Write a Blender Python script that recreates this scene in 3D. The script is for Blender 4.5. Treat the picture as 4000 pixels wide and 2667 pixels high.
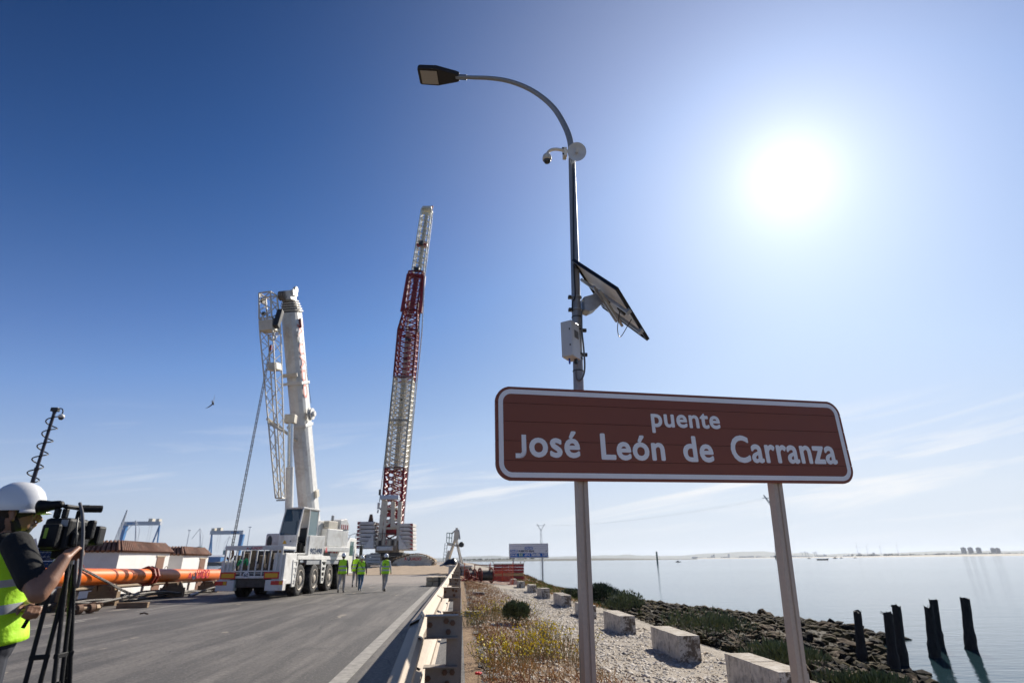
import bpy, bmesh, math, random
import numpy as np
from mathutils import Vector, Matrix, Euler, noise as mnoise
from math import sin, cos, tan, radians as R, pi, atan, sqrt

for o in list(bpy.data.objects):
    bpy.data.objects.remove(o)
random.seed(7)
sc = bpy.context.scene
COL = sc.collection

# ------------------------------------------------------------------ camera
YAW, FPX, HOR, CAMZ = R(5.16), 2200.0, 2187.0, 1.4
PITCH = atan((HOR - 1333.5) / FPX)
cd = bpy.data.cameras.new('camera')
cd.sensor_width = 36.0
cd.lens = FPX / 4000.0 * 36.0
cd.clip_start, cd.clip_end = 0.05, 60000
cd.dof.use_dof = True
cd.dof.focus_distance = 6.2
cd.dof.aperture_fstop = 1.8
cam = bpy.data.objects.new('camera', cd)
COL.objects.link(cam)
cam.location = (0, 0, CAMZ)
ROLL = -0.010
cam.rotation_euler = (Matrix.Rotation(-YAW, 3, 'Z') @ Matrix.Rotation(pi / 2 + PITCH, 3, 'X') @ Matrix.Rotation(ROLL, 3, 'Z')).to_euler()
sc.camera = cam

# ------------------------------------------------------------------ sky + sun
SUN_EL, SUN_AZ = R(33.2), R(36.0)          # azimuth clockwise from +Y
sunv = Vector((sin(SUN_AZ) * cos(SUN_EL), cos(SUN_AZ) * cos(SUN_EL), sin(SUN_EL)))
world = bpy.data.worlds.new('World'); sc.world = world; world.use_nodes = True
wn, wl = world.node_tree.nodes, world.node_tree.links
bg = wn['Background']
sky = wn.new('ShaderNodeTexSky'); sky.sky_type = 'NISHITA'; sky.sun_disc = False
sky.sun_elevation = SUN_EL; sky.sun_rotation = SUN_AZ
sky.altitude = 0; sky.air_density = 0.7; sky.dust_density = 0.1; sky.ozone_density = 3.0
def wmath(op, a, b=None, c=None):
    n = wn.new('ShaderNodeMath'); n.operation = op
    for i, v in enumerate((a, b, c)):
        if v is None: continue
        if isinstance(v, (int, float)): n.inputs[i].default_value = v
        else: wl.new(v, n.inputs[i])
    return n.outputs[0]
wtc = wn.new('ShaderNodeTexCoord')
sep = wn.new('ShaderNodeSeparateXYZ'); wl.new(wtc.outputs['Generated'], sep.inputs[0])
az = wmath('ARCTAN2', sep.outputs[0], sep.outputs[1])
el = wmath('ARCSINE', sep.outputs[2])
# thin cirrus: long streaks low over the horizon
cv = wn.new('ShaderNodeCombineXYZ')
tilt = wmath('SUBTRACT', el, wmath('MULTIPLY', az, 0.14))
wl.new(wmath('MULTIPLY', az, 2.2), cv.inputs[0]); cv.inputs[2].default_value = 12.2; wl.new(wmath('MULTIPLY', tilt, 26.0), cv.inputs[1])
cn = wn.new('ShaderNodeTexNoise'); cn.inputs['Scale'].default_value = 1.0; cn.inputs['Detail'].default_value = 7
cn.inputs['Roughness'].default_value = 0.62; cn.inputs['Distortion'].default_value = 0.5
wl.new(cv.outputs[0], cn.inputs['Vector'])
cmask = wmath('MULTIPLY', wmath('SMOOTH_MIN', wmath('MAXIMUM', wmath('MULTIPLY', wmath('SUBTRACT', cn.outputs[0], 0.50), 5.5), 0.0), 1.0, 0.2),
              wmath('MAXIMUM', wmath('SUBTRACT', 1.0, wmath('MULTIPLY', wmath('ABSOLUTE', wmath('SUBTRACT', el, 0.12)), 9.0)), 0.0))
# solar aureole
dotn = wn.new('ShaderNodeVectorMath'); dotn.operation = 'DOT_PRODUCT'
nrm = wn.new('ShaderNodeVectorMath'); nrm.operation = 'NORMALIZE'
wl.new(wtc.outputs['Generated'], nrm.inputs[0]); wl.new(nrm.outputs[0], dotn.inputs[0]); dotn.inputs[1].default_value = sunv
dpos = wmath('MAXIMUM', dotn.outputs['Value'], 0.0)
glow = wmath('ADD', wmath('MULTIPLY', wmath('POWER', dpos, 420.0), 2.4), wmath('MULTIPLY', wmath('POWER', dpos, 70.0), 1.2))
broad = wmath('MULTIPLY', wmath('POWER', dpos, 10.0), 2.8)
def wmix(mode, fac, a, b):
    n = wn.new('ShaderNodeMixRGB'); n.blend_type = mode
    if isinstance(fac, (int, float)): n.inputs[0].default_value = fac
    else: wl.new(fac, n.inputs[0])
    for k, v in ((1, a), (2, b)):
        if isinstance(v, tuple): n.inputs[k].default_value = (*v, 1)
        else: wl.new(v, n.inputs[k])
    return n.outputs[0]
bw = wn.new('ShaderNodeRGBToBW'); wl.new(sky.outputs[0], bw.inputs[0])                           # the sky's brightness, graded to a polarised blue
ramp = wn.new('ShaderNodeValToRGB'); wl.new(wmath('MULTIPLY', bw.outputs[0], 0.107), ramp.inputs[0])
er = ramp.color_ramp.elements; stops = [(0.105, (.006, .034, .13)), (0.15, (.022, .092, .30)), (0.21, (.062, .18, .50)), (0.26, (.105, .27, .65)), (0.45, (.31, .50, .83)), (0.85, (.58, .70, .86))]
er[0].position, er[0].color = stops[0][0], (*stops[0][1], 1); er[1].position, er[1].color = stops[-1][0], (*stops[-1][1], 1)
for p_, c_ in stops[1:-1]: er.new(p_).color = (*c_, 1)
deep = wmix('MULTIPLY', 1.0, ramp.outputs[0], (7.07, 7.07, 7.07))
lit = wmix('ADD', 1.0, wmix('ADD', 1.0, deep, wmix('MULTIPLY', 1.0, broad, (1.02, 0.945, 0.80))), wmix('MULTIPLY', 1.0, glow, (1.06, 0.96, 0.87)))
hz = wmath('MINIMUM', wmath('POWER', 2.718, wmath('MULTIPLY', wmath('MAXIMUM', el, 0.0), -7.5)), 1.0)
pale = wmix('MULTIPLY', 1.0, (5.5, 5.9, 6.4), wmath('ADD', 0.68, wmath('MULTIPLY', wmath('POWER', dpos, 2.0), 0.42)))
col = wmix('MIX', hz, lit, pale)
col = wmix('MIX', wmath('MULTIPLY', cmask, wmath('ADD', 0.15, wmath('MULTIPLY', wmath('POWER', dpos, 2.0), 1.0))), col, (7.0, 6.95, 6.95))
wl.new(col, bg.inputs['Color'])
bg.inputs['Strength'].default_value = 0.10

sl = bpy.data.lights.new('sun', 'SUN'); sl.energy = 5.0; sl.angle = R(0.53); sl.color = (1.0, 0.93, 0.82)
so = bpy.data.objects.new('sun', sl); COL.objects.link(so)
so.rotation_euler = (-sunv).to_track_quat('-Z', 'Y').to_euler()
so.location = sunv * 200

vs = sc.view_settings
vs.view_transform = 'Standard'; vs.look = 'None'; vs.gamma = 1.0; vs.exposure = 0.5; vs.use_curve_mapping = False
sc.cycles.max_bounces = 6; sc.cycles.diffuse_bounces = 3; sc.cycles.glossy_bounces = 3; sc.cycles.transmission_bounces = 4
sc.cycles.transparent_max_bounces = 12; sc.cycles.volume_bounces = 0
sc.cycles.caustics_reflective = False; sc.cycles.caustics_refractive = False
sc.cycles.use_denoising = True

# ------------------------------------------------------------------ pixel -> place helpers (photo pixels, 4000 wide)
def _ray(px, py):
    u, v = px - 2000.0, 1333.5 - py
    u, v = u * cos(ROLL) - v * sin(ROLL), u * sin(ROLL) + v * cos(ROLL)
    return u, FPX * cos(PITCH) - v * sin(PITCH), FPX * sin(PITCH) + v * cos(PITCH)
def cam2w(X, Y, z=0.0):
    return Vector((X * cos(YAW) + Y * sin(YAW), -X * sin(YAW) + Y * cos(YAW), z))
def W(px, py, yc):
    u, f, w = _ray(px, py); s = yc / f
    return cam2w(u * s, yc, CAMZ + w * s)
def G(px, py, z=0.0):
    u, f, w = _ray(px, py); s = (z - CAMZ) / w
    return cam2w(u * s, f * s, z)

# ------------------------------------------------------------------ materials
MATS = {}
def M(name, col, rough=0.6, metal=0.0, var=0.15, scale=4.0, bump=0.0, bscale=40.0, dirt=None, dirt_amt=0.5, dscale=1.5, spec=0.5, coat=0.0, emit=None, stretch=None):
    if name in MATS: return MATS[name]
    m = bpy.data.materials.new(name); m.use_nodes = True
    n, l = m.node_tree.nodes, m.node_tree.links
    b = n['Principled BSDF']
    b.inputs['Roughness'].default_value = rough; b.inputs['Metallic'].default_value = metal
    b.inputs['Specular IOR Level'].default_value = spec
    if coat: b.inputs['Coat Weight'].default_value = coat; b.inputs['Coat Roughness'].default_value = 0.15
    tc = n.new('ShaderNodeTexCoord'); src = tc.outputs['Object']
    if stretch:
        mp = n.new('ShaderNodeMapping'); mp.inputs['Scale'].default_value = stretch; l.new(src, mp.inputs[0]); src = mp.outputs[0]
    nz = n.new('ShaderNodeTexNoise'); nz.inputs['Scale'].default_value = scale; nz.inputs['Detail'].default_value = 5; nz.inputs['Roughness'].default_value = 0.6
    l.new(src, nz.inputs['Vector'])
    mr = n.new('ShaderNodeMapRange'); mr.inputs['From Min'].default_value = 0.3; mr.inputs['From Max'].default_value = 0.7
    mr.inputs['To Min'].default_value = 1 - var; mr.inputs['To Max'].default_value = 1 + var
    l.new(nz.outputs[0], mr.inputs[0])
    mx = n.new('ShaderNodeMixRGB'); mx.blend_type = 'MULTIPLY'; mx.inputs[0].default_value = 1; mx.inputs[1].default_value = (*col, 1)
    l.new(mr.outputs[0], mx.inputs[2]); out = mx.outputs[0]
    if dirt:
        n2 = n.new('ShaderNodeTexNoise'); n2.inputs['Scale'].default_value = dscale; n2.inputs['Detail'].default_value = 8; n2.inputs['Roughness'].default_value = 0.7
        l.new(src, n2.inputs['Vector'])
        r2 = n.new('ShaderNodeMapRange'); r2.inputs['From Min'].default_value = 0.5; r2.inputs['From Max'].default_value = 0.72; r2.inputs['To Max'].default_value = dirt_amt
        l.new(n2.outputs[0], r2.inputs[0])
        m2 = n.new('ShaderNodeMixRGB'); m2.inputs[2].default_value = (*dirt, 1)
        l.new(r2.outputs[0], m2.inputs[0]); l.new(out, m2.inputs[1]); out = m2.outputs[0]
    l.new(out, b.inputs['Base Color'])
    rr = n.new('ShaderNodeMapRange'); rr.inputs['To Min'].default_value = max(rough - 0.1, 0.02); rr.inputs['To Max'].default_value = min(rough + 0.12, 1)
    l.new(nz.outputs[0], rr.inputs[0]); l.new(rr.outputs[0], b.inputs['Roughness'])
    if bump:
        n3 = n.new('ShaderNodeTexNoise'); n3.inputs['Scale'].default_value = bscale; n3.inputs['Detail'].default_value = 6
        l.new(src, n3.inputs['Vector'])
        bp = n.new('ShaderNodeBump'); bp.inputs['Strength'].default_value = bump; bp.inputs['Distance'].default_value = 0.02
        l.new(n3.outputs[0], bp.inputs['Height']); l.new(bp.outputs[0], b.inputs['Normal'])
    if emit:
        b.inputs['Emission Color'].default_value = (*emit[:3], 1); b.inputs['Emission Strength'].default_value = emit[3]
    MATS[name] = m
    return m
def glass(name, col=(0.25, 0.4, 0.4), rough=0.03, alpha=0.4):
    if name in MATS: return MATS[name]
    m = bpy.data.materials.new(name); m.use_nodes = True
    b = m.node_tree.nodes['Principled BSDF']
    b.inputs['Base Color'].default_value = (*col, 1); b.inputs['Roughness'].default_value = rough; b.inputs['Alpha'].default_value = alpha
    b.inputs['Specular IOR Level'].default_value = 0.8
    MATS[name] = m
    return m

# ------------------------------------------------------------------ mesh builder
class MB:
    def __init__(s): s.v, s.f, s.m, s.cur = [], [], [], 0
    def add(s, vs, fs):
        b = len(s.v); s.v += [tuple(v) for v in vs]
        for f in fs: s.f.append([b + i for i in f]); s.m.append(s.cur)
        return s
    def box(s, c, d, rot=None):
        c = Vector(c); hx, hy, hz = d[0] / 2, d[1] / 2, d[2] / 2
        vs = [Vector((x, y, z)) for x in (-hx, hx) for y in (-hy, hy) for z in (-hz, hz)]
        if rot is not None: vs = [rot @ v for v in vs]
        return s.add([c + v for v in vs], [(0, 1, 3, 2), (4, 6, 7, 5), (0, 4, 5, 1), (2, 3, 7, 6), (0, 2, 6, 4), (1, 5, 7, 3)])
    def b2(s, a, b):
        return s.box([(a[i] + b[i]) / 2 for i in range(3)], [abs(b[i] - a[i]) for i in range(3)])
    def bar(s, p, q, w, h=None, up=(0, 0, 1)):
        p, q = Vector(p), Vector(q); h = h or w; d = (q - p)
        L = d.length
        if L < 1e-6: return s
        d.normalize(); u = Vector(up)
        if abs(d.dot(u)) > 0.98: u = Vector((0, 1, 0)) if abs(d.y) < 0.9 else Vector((1, 0, 0))
        x = d.cross(u).normalized(); z = x.cross(d)
        vs = [e + x * a * w / 2 + z * b * h / 2 for e in (p, q) for a, b in ((-1, -1), (1, -1), (1, 1), (-1, 1))]
        return s.add(vs, [(3, 2, 1, 0), (4, 5, 6, 7), (0, 1, 5, 4), (1, 2, 6, 5), (2, 3, 7, 6), (3, 0, 4, 7)])
    def cyl(s, p, q, r0, r1=None, n=12, cap=True):
        p, q = Vector(p), Vector(q); r1 = r0 if r1 is None else r1
        d = (q - p).normalized(); u = Vector((0, 0, 1)) if abs(d.z) < 0.95 else Vector((1, 0, 0))
        x = d.cross(u).normalized(); y = d.cross(x)
        vs = []
        for e, r in ((p, r0), (q, r1)):
            vs += [e + (x * cos(2 * pi * i / n) + y * sin(2 * pi * i / n)) * r for i in range(n)]
        fs = [(i, n + i, n + (i + 1) % n, (i + 1) % n) for i in range(n)]
        if cap: fs += [tuple(range(n)), tuple(range(2 * n - 1, n - 1, -1))]
        return s.add(vs, fs)
    def tube(s, path, r, n=6, closed=False):
        path = [Vector(p) for p in path]; N = len(path); rs = r if isinstance(r, (list, tuple)) else [r] * N
        vs = []; px = None
        for i, p in enumerate(path):
            a = path[(i - 1) % N] if (i or closed) else path[0]; b = path[(i + 1) % N] if (i < N - 1 or closed) else path[-1]
            d = (b - a).normalized()
            if px is None:
                u = Vector((0, 0, 1)) if abs(d.z) < 0.9 else Vector((1, 0, 0)); x = d.cross(u).normalized()
            else: x = (px - d * px.dot(d)).normalized()
            px = x; y = d.cross(x)
            vs += [p + (x * cos(2 * pi * k / n) + y * sin(2 * pi * k / n)) * rs[i] for k in range(n)]
        fs = []
        for i in range(N if closed else N - 1):
            j = (i + 1) % N
            fs += [(i * n + k, j * n + k, j * n + (k + 1) % n, i * n + (k + 1) % n) for k in range(n)]
        if not closed: fs += [tuple(range(n)), tuple(range(N * n - 1, (N - 1) * n - 1, -1))]
        return s.add(vs, fs)
    def prism(s, poly, a, b, axis='x'):
        def mk(p, t):
            return {'x': (t, p[0], p[1]), 'y': (p[0], t, p[1]), 'z': (p[0], p[1], t)}[axis]
        n = len(poly)
        vs = [mk(p, a) for p in poly] + [mk(p, b) for p in poly]
        return s.add(vs, [tuple(range(n - 1, -1, -1)), tuple(range(n, 2 * n))] + [(i, (i + 1) % n, n + (i + 1) % n, n + i) for i in range(n)])
    def lathe(s, prof, c=(0, 0, 0), n=16, rot=None):
        c = Vector(c); vs = []
        for r, z in prof:
            for k in range(n):
                v = Vector((r * cos(2 * pi * k / n), r * sin(2 * pi * k / n), z)); vs.append(c + (rot @ v if rot else v))
        fs = []
        for i in range(len(prof) - 1):
            fs += [(i * n + k, i * n + (k + 1) % n, (i + 1) * n + (k + 1) % n, (i + 1) * n + k) for k in range(n)]
        fs += [tuple(range(n - 1, -1, -1)), tuple(range((len(prof) - 1) * n, len(prof) * n))]
        return s.add(vs, fs)
    def ell(s, c, r, nu=12, nv=8, rot=None):
        return s.lathe([(max(sin(pi * i / nv), 0.004), -cos(pi * i / nv)) for i in range(nv + 1)], c, nu,
                       (rot if rot is not None else Matrix.Identity(3)) @ Matrix.Diagonal((r[0], r[1], r[2])))
    def quad(s, a, b, c, d): return s.add([a, b, c, d], [(0, 1, 2, 3)])
    def mat(s, i): s.cur = i; return s
    def mesh(s, name, mats, smooth=False):
        me = bpy.data.meshes.new(name); me.from_pydata(s.v, [], s.f)
        for mm in (mats if isinstance(mats, (list, tuple)) else [mats]): me.materials.append(mm)
        if any(s.m): me.polygons.foreach_set('material_index', s.m)
        bm = bmesh.new(); bm.from_mesh(me); bmesh.ops.recalc_face_normals(bm, faces=bm.faces); bm.to_mesh(me); bm.free()
        if smooth: me.shade_smooth()
        me.update(); return me
    def build(s, name, mats, parent=None, smooth=False, bevel=0.0, auto=None):
        me = s.mesh(name, mats, smooth or auto is not None)
        if auto is not None: me.set_sharp_from_angle(angle=R(auto))
        o = bpy.data.objects.new(name, me); COL.objects.link(o)
        if parent is not None: o.parent = parent
        if bevel:
            md = o.modifiers.new('bevel', 'BEVEL'); md.width = bevel; md.segments = 2; md.limit_method = 'ANGLE'; md.angle_limit = R(40)
        return o
def tag(o, label=None, cat=None, group=None, kind=None):
    if label: o['label'] = label
    if cat: o['category'] = cat
    if group: o['group'] = group
    if kind: o['kind'] = kind
    return o
def thing(name, label, cat, loc=(0, 0, 0), rz=0.0, group=None):
    o = bpy.data.objects.new(name, None); COL.objects.link(o); o.empty_display_size = 0.2
    o.location = loc; o.rotation_euler = (0, 0, rz)
    return tag(o, label, cat, group)
def copy_tree(o, parent=None):
    c = o.copy(); COL.objects.link(c); c.parent = parent
    for ch in list(o.children): copy_tree(ch, c)
    return c
def inst(src, name, parent, loc=None, rot=None, scale=None):
    o = bpy.data.objects.new(name, src.data); COL.objects.link(o); o.parent = parent
    if loc is not None: o.location = loc
    if rot is not None: o.rotation_euler = rot
    if scale is not None: o.scale = scale
    for md in src.modifiers:
        if md.type == 'BEVEL':
            m2 = o.modifiers.new('bevel', 'BEVEL'); m2.width = md.width; m2.segments = md.segments; m2.limit_method = 'ANGLE'; m2.angle_limit = md.angle_limit
    return o
def text(name, body, size, mat, parent, mtx, offset=0.0, extrude=0.001, align='CENTER', sx=1.0, spacing=1.0, wordsp=1.0, fit=None, bold=0.0, tall=1.0):
    cu = bpy.data.curves.new('lettering', 'FONT'); cu.body = body; cu.size = size; cu.extrude = extrude; cu.offset = offset
    cu.align_x = align; cu.align_y = 'BOTTOM_BASELINE'; cu.space_character = spacing; cu.space_word = wordsp; cu.resolution_u = 4
    t = bpy.data.objects.new('tmp', cu); COL.objects.link(t)
    bpy.context.view_layer.update()
    me = bpy.data.meshes.new_from_object(t.evaluated_get(bpy.context.evaluated_depsgraph_get()))
    bpy.data.objects.remove(t); bpy.data.curves.remove(cu)
    me.name = name; me.materials.clear(); me.materials.append(mat)
    k = sx; ky = 1.0
    if fit:
        xs = [v.co.x for v in me.vertices]; k = (fit - 2 * bold) / (max(xs) - min(xs)); ky = k * tall
        cx_ = (max(xs) + min(xs)) / 2
        me.transform(Matrix.Diagonal((k, ky, 1, 1)) @ Matrix.Translation((-cx_, 0, 0)))
    else: me.transform(Matrix.Diagonal((sx, 1, 1, 1)))
    if bold:
        bm = bmesh.new()
        for i in range(9):
            t = me.copy(); r = 0 if i == 8 else bold
            t.transform(Matrix.Translation((r * cos(i * pi / 4), r * sin(i * pi / 4), 0.00012 * i))); bm.from_mesh(t); bpy.data.meshes.remove(t)
        bm.to_mesh(me); bm.free()
    me.transform(mtx)
    o = bpy.data.objects.new(name, me); COL.objects.link(o); o.parent = parent
    return o
def frame(origin, xdir, up=(0, 0, 1)):
    """matrix whose local x runs along xdir, local y up, local z out of the surface"""
    x = Vector(xdir).normalized(); y = Vector(up); y = (y - x * y.dot(x)).normalized(); z = x.cross(y)
    m = Matrix((x, y, z)).transposed().to_4x4(); m.translation = Vector(origin); return m
def smooth(a, b, t):
    t = min(max((t - a) / (b - a), 0.0), 1.0); return t * t * (3 - 2 * t)
def lerp(a, b, t): return a + (b - a) * t
def nz(x, y, s=1.0, z=0.0): return mnoise.noise(Vector((x * s, y * s, z)))

# shared paints
WHITE = M('white_paint', (0.74, 0.73, 0.69), 0.45, var=0.08, dirt=(0.36, 0.30, 0.23), dirt_amt=0.6, dscale=1.4)
CREAM = M('cream_paint', (0.70, 0.64, 0.52), 0.5, var=0.08, dirt=(0.35, 0.27, 0.2), dirt_amt=0.5, dscale=0.8)
CRED = M('crimson_paint', (0.34, 0.02, 0.03), 0.45, var=0.15, dirt=(0.2, 0.05, 0.04), dirt_amt=0.4)
BLACK = M('black_plastic', (0.02, 0.02, 0.022), 0.4, var=0.2)
RUBBER = M('tyre_rubber', (0.035, 0.034, 0.033), 0.85, var=0.25, dirt=(0.25, 0.21, 0.17), dirt_amt=0.55, dscale=3)
STEEL = M('galvanised_steel', (0.42, 0.44, 0.46), 0.45, 0.6, var=0.15, scale=18)
DSTEEL = M('dark_steel', (0.08, 0.075, 0.07), 0.55, 0.6, var=0.3, scale=8)
RUST = M('rusty_steel', (0.16, 0.09, 0.055), 0.8, 0.2, var=0.35, scale=9, bump=0.3)
CONC = M('white_concrete', (0.58, 0.54, 0.48), 0.9, var=0.22, scale=9, bump=0.9, bscale=26, dirt=(0.09, 0.075, 0.06), dirt_amt=1.0, dscale=5.5)
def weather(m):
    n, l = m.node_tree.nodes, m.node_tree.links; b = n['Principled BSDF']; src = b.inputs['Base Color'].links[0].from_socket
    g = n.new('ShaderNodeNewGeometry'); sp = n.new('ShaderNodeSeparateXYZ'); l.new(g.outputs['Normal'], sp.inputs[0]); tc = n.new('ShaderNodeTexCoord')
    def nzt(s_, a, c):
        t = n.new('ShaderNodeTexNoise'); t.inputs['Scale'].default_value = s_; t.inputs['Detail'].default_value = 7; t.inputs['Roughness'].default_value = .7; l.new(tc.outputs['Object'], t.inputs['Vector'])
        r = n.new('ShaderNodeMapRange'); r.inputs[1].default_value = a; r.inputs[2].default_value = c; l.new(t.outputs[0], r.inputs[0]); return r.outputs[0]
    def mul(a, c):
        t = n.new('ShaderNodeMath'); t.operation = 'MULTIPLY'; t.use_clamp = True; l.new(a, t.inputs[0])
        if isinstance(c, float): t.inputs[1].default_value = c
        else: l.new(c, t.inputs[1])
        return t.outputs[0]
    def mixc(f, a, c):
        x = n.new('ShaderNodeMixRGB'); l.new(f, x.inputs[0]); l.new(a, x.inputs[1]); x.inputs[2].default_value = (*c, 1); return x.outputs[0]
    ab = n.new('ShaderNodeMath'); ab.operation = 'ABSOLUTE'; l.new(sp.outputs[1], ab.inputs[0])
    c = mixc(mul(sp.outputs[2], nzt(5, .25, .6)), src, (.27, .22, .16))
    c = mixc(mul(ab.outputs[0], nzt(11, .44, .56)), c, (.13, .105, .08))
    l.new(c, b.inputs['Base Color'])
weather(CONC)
WOOD = M('weathered_wood', (0.25, 0.17, 0.10), 0.85, var=0.3, scale=3, bump=0.4, stretch=(1, 6, 6))
PALEWOOD = M('pale_timber', (0.46, 0.38, 0.28), 0.85, var=0.2, scale=3, bump=0.3)
REDLET = M('red_lettering', (0.55, 0.03, 0.04), 0.5, var=0.08)
BLUELET = M('navy_lettering', (0.02, 0.04, 0.09), 0.5, var=0.08)
WHITELET = M('white_lettering', (0.80, 0.80, 0.80), 0.5, var=0.03)
CLEARG = glass('tinted_glass', (0.10, 0.20, 0.20), 0.03, 0.55)

# ================================================================== SETTING
WZ = -2.0
HAZE = 0.000038
SH = [(-40, 9), (-10, 10), (10, 11.3), (17.8, 13.0), (21, 14.0), (26.6, 19.2), (34, 19.8), (45, 15.8), (60, 12.5), (90, 11), (200, 10)]
def shore_x(y):
    for (a, xa), (b, xb) in zip(SH, SH[1:]):
        if y <= b: return lerp(xa, xb, min(max((y - a) / (b - a), 0), 1))
    return SH[-1][1]
def gz(x, y):
    rise = 0.75 * smooth(48, 88, y)
    if x <= 0.35:
        z = 0.0
        if x < -15.2: z = -0.9 * smooth(-15.2, -18, x) if False else -0.9 * smooth(0, 3, -15.2 - x)
        if x < -38: z -= 4.0 * smooth(0, 8, -38 - x)
    else:
        s = shore_x(y)
        if x < 5.2: z = -0.36 * smooth(0.35, 4.2, x)
        else: z = -0.36 + (WZ + 0.36) * ((x - 5.2) / (s - 5.2))
        if x > s: z = WZ - 0.18 * (x - s)
        z = max(z, -5)
        z += (0.05 * nz(x, y, 0.9) + 0.02 * nz(x, y, 3.1)) * smooth(0.4, 1.2, x)
        if y > 52 and x > 5: z += 0.5 * smooth(52, 60, y) * math.exp(-((x - 6.5) / 2.0) ** 2)
    return z + rise * (1 - smooth(3, 9, x))
xs = [-60, -50, -46, -43, -40, -38, -30, -22, -18, -17, -16, -15.2, -12, -8, -4, -1, 0.35] + [0.35 + 0.2 * i for i in range(1, 40)] + [8.4 + 0.6 * i for i in range(35)]
ys = [-40, -20, -8] + [0.5 * i for i in range(0, 110)] + [55 + 2.5 * i for i in range(1, 40)] + [200, 260, 340]
gm = MB()
gm.v = [(x, y, gz(x, y)) for y in ys for x in xs]
nxs = len(xs)
gm.f = [(j * nxs + i, j * nxs + i + 1, (j + 1) * nxs + i + 1, (j + 1) * nxs + i) for j in range(len(ys) - 1) for i in range(nxs - 1)]
gm.m = [0] * len(gm.f)

def ground_mat():
    m = bpy.data.materials.new('verge_soil_and_grit'); m.use_nodes = True
    n, l = m.node_tree.nodes, m.node_tree.links; b = n['Principled BSDF']; b.inputs['Roughness'].default_value = 0.95
    tc = n.new('ShaderNodeTexCoord')
    def noise(s, d=6, r=0.6):
        t = n.new('ShaderNodeTexNoise'); t.inputs['Scale'].default_value = s; t.inputs['Detail'].default_value = d; t.inputs['Roughness'].default_value = r
        l.new(tc.outputs['Object'], t.inputs['Vector']); return t.outputs[0]
    def ramp(src, pts):
        r = n.new('ShaderNodeValToRGB'); l.new(src, r.inputs[0]); e = r.color_ramp.elements
        e[0].position, e[0].color = pts[0][0], (*pts[0][1], 1); e[1].position, e[1].color = pts[-1][0], (*pts[-1][1], 1)
        for p, c in pts[1:-1]:
            k = e.new(p); k.color = (*c, 1)
        return r.outputs[0]
    def mix(f, a, c):
        x = n.new('ShaderNodeMixRGB')
        if isinstance(f, float): x.inputs[0].default_value = f
        else: l.new(f, x.inputs[0])
        l.new(a, x.inputs[1]); l.new(c, x.inputs[2]); return x.outputs[0]
    gravel = ramp(noise(26, 3), [(0.3, (0.16, 0.13, 0.10)), (0.5, (0.34, 0.29, 0.23)), (0.7, (0.5, 0.45, 0.38))])
    soil = ramp(noise(3.5), [(0.3, (0.13, 0.08, 0.04)), (0.55, (0.25, 0.155, 0.08)), (0.75, (0.33, 0.23, 0.13))])
    dark = ramp(noise(2.2), [(0.35, (0.03, 0.025, 0.015)), (0.6, (0.07, 0.055, 0.03)), (0.75, (0.12, 0.10, 0.04))])
    sp = n.new('ShaderNodeSeparateXYZ'); l.new(tc.outputs['Object'], sp.inputs[0])
    def mr(src, a, bb):
        r = n.new('ShaderNodeMapRange'); r.interpolation_type = 'SMOOTHSTEP'; r.inputs[1].default_value = a; r.inputs[2].default_value = bb; l.new(src, r.inputs[0]); return r.outputs[0]
    def add(a, k, c):
        t = n.new('ShaderNodeMath'); t.operation = 'MULTIPLY_ADD'; l.new(a, t.inputs[0]); t.inputs[1].default_value = k; l.new(c, t.inputs[2]); return t.outputs[0]
    xw = add(noise(0.8), 1.6, sp.outputs[0])
    c = mix(mr(xw, 1.9, 3.1), soil, gravel)
    c = mix(mr(xw, 6.2, 7.4), c, dark)
    l.new(c, b.inputs['Base Color'])
    bp = n.new('ShaderNodeBump'); bp.inputs['Strength'].default_value = 0.8; bp.inputs['Distance'].default_value = 0.04
    l.new(noise(30, 6), bp.inputs['Height']); l.new(bp.outputs[0], b.inputs['Normal'])
    return m
ground = tag(gm.build('ground', ground_mat(), smooth=True), kind='structure')

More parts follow.
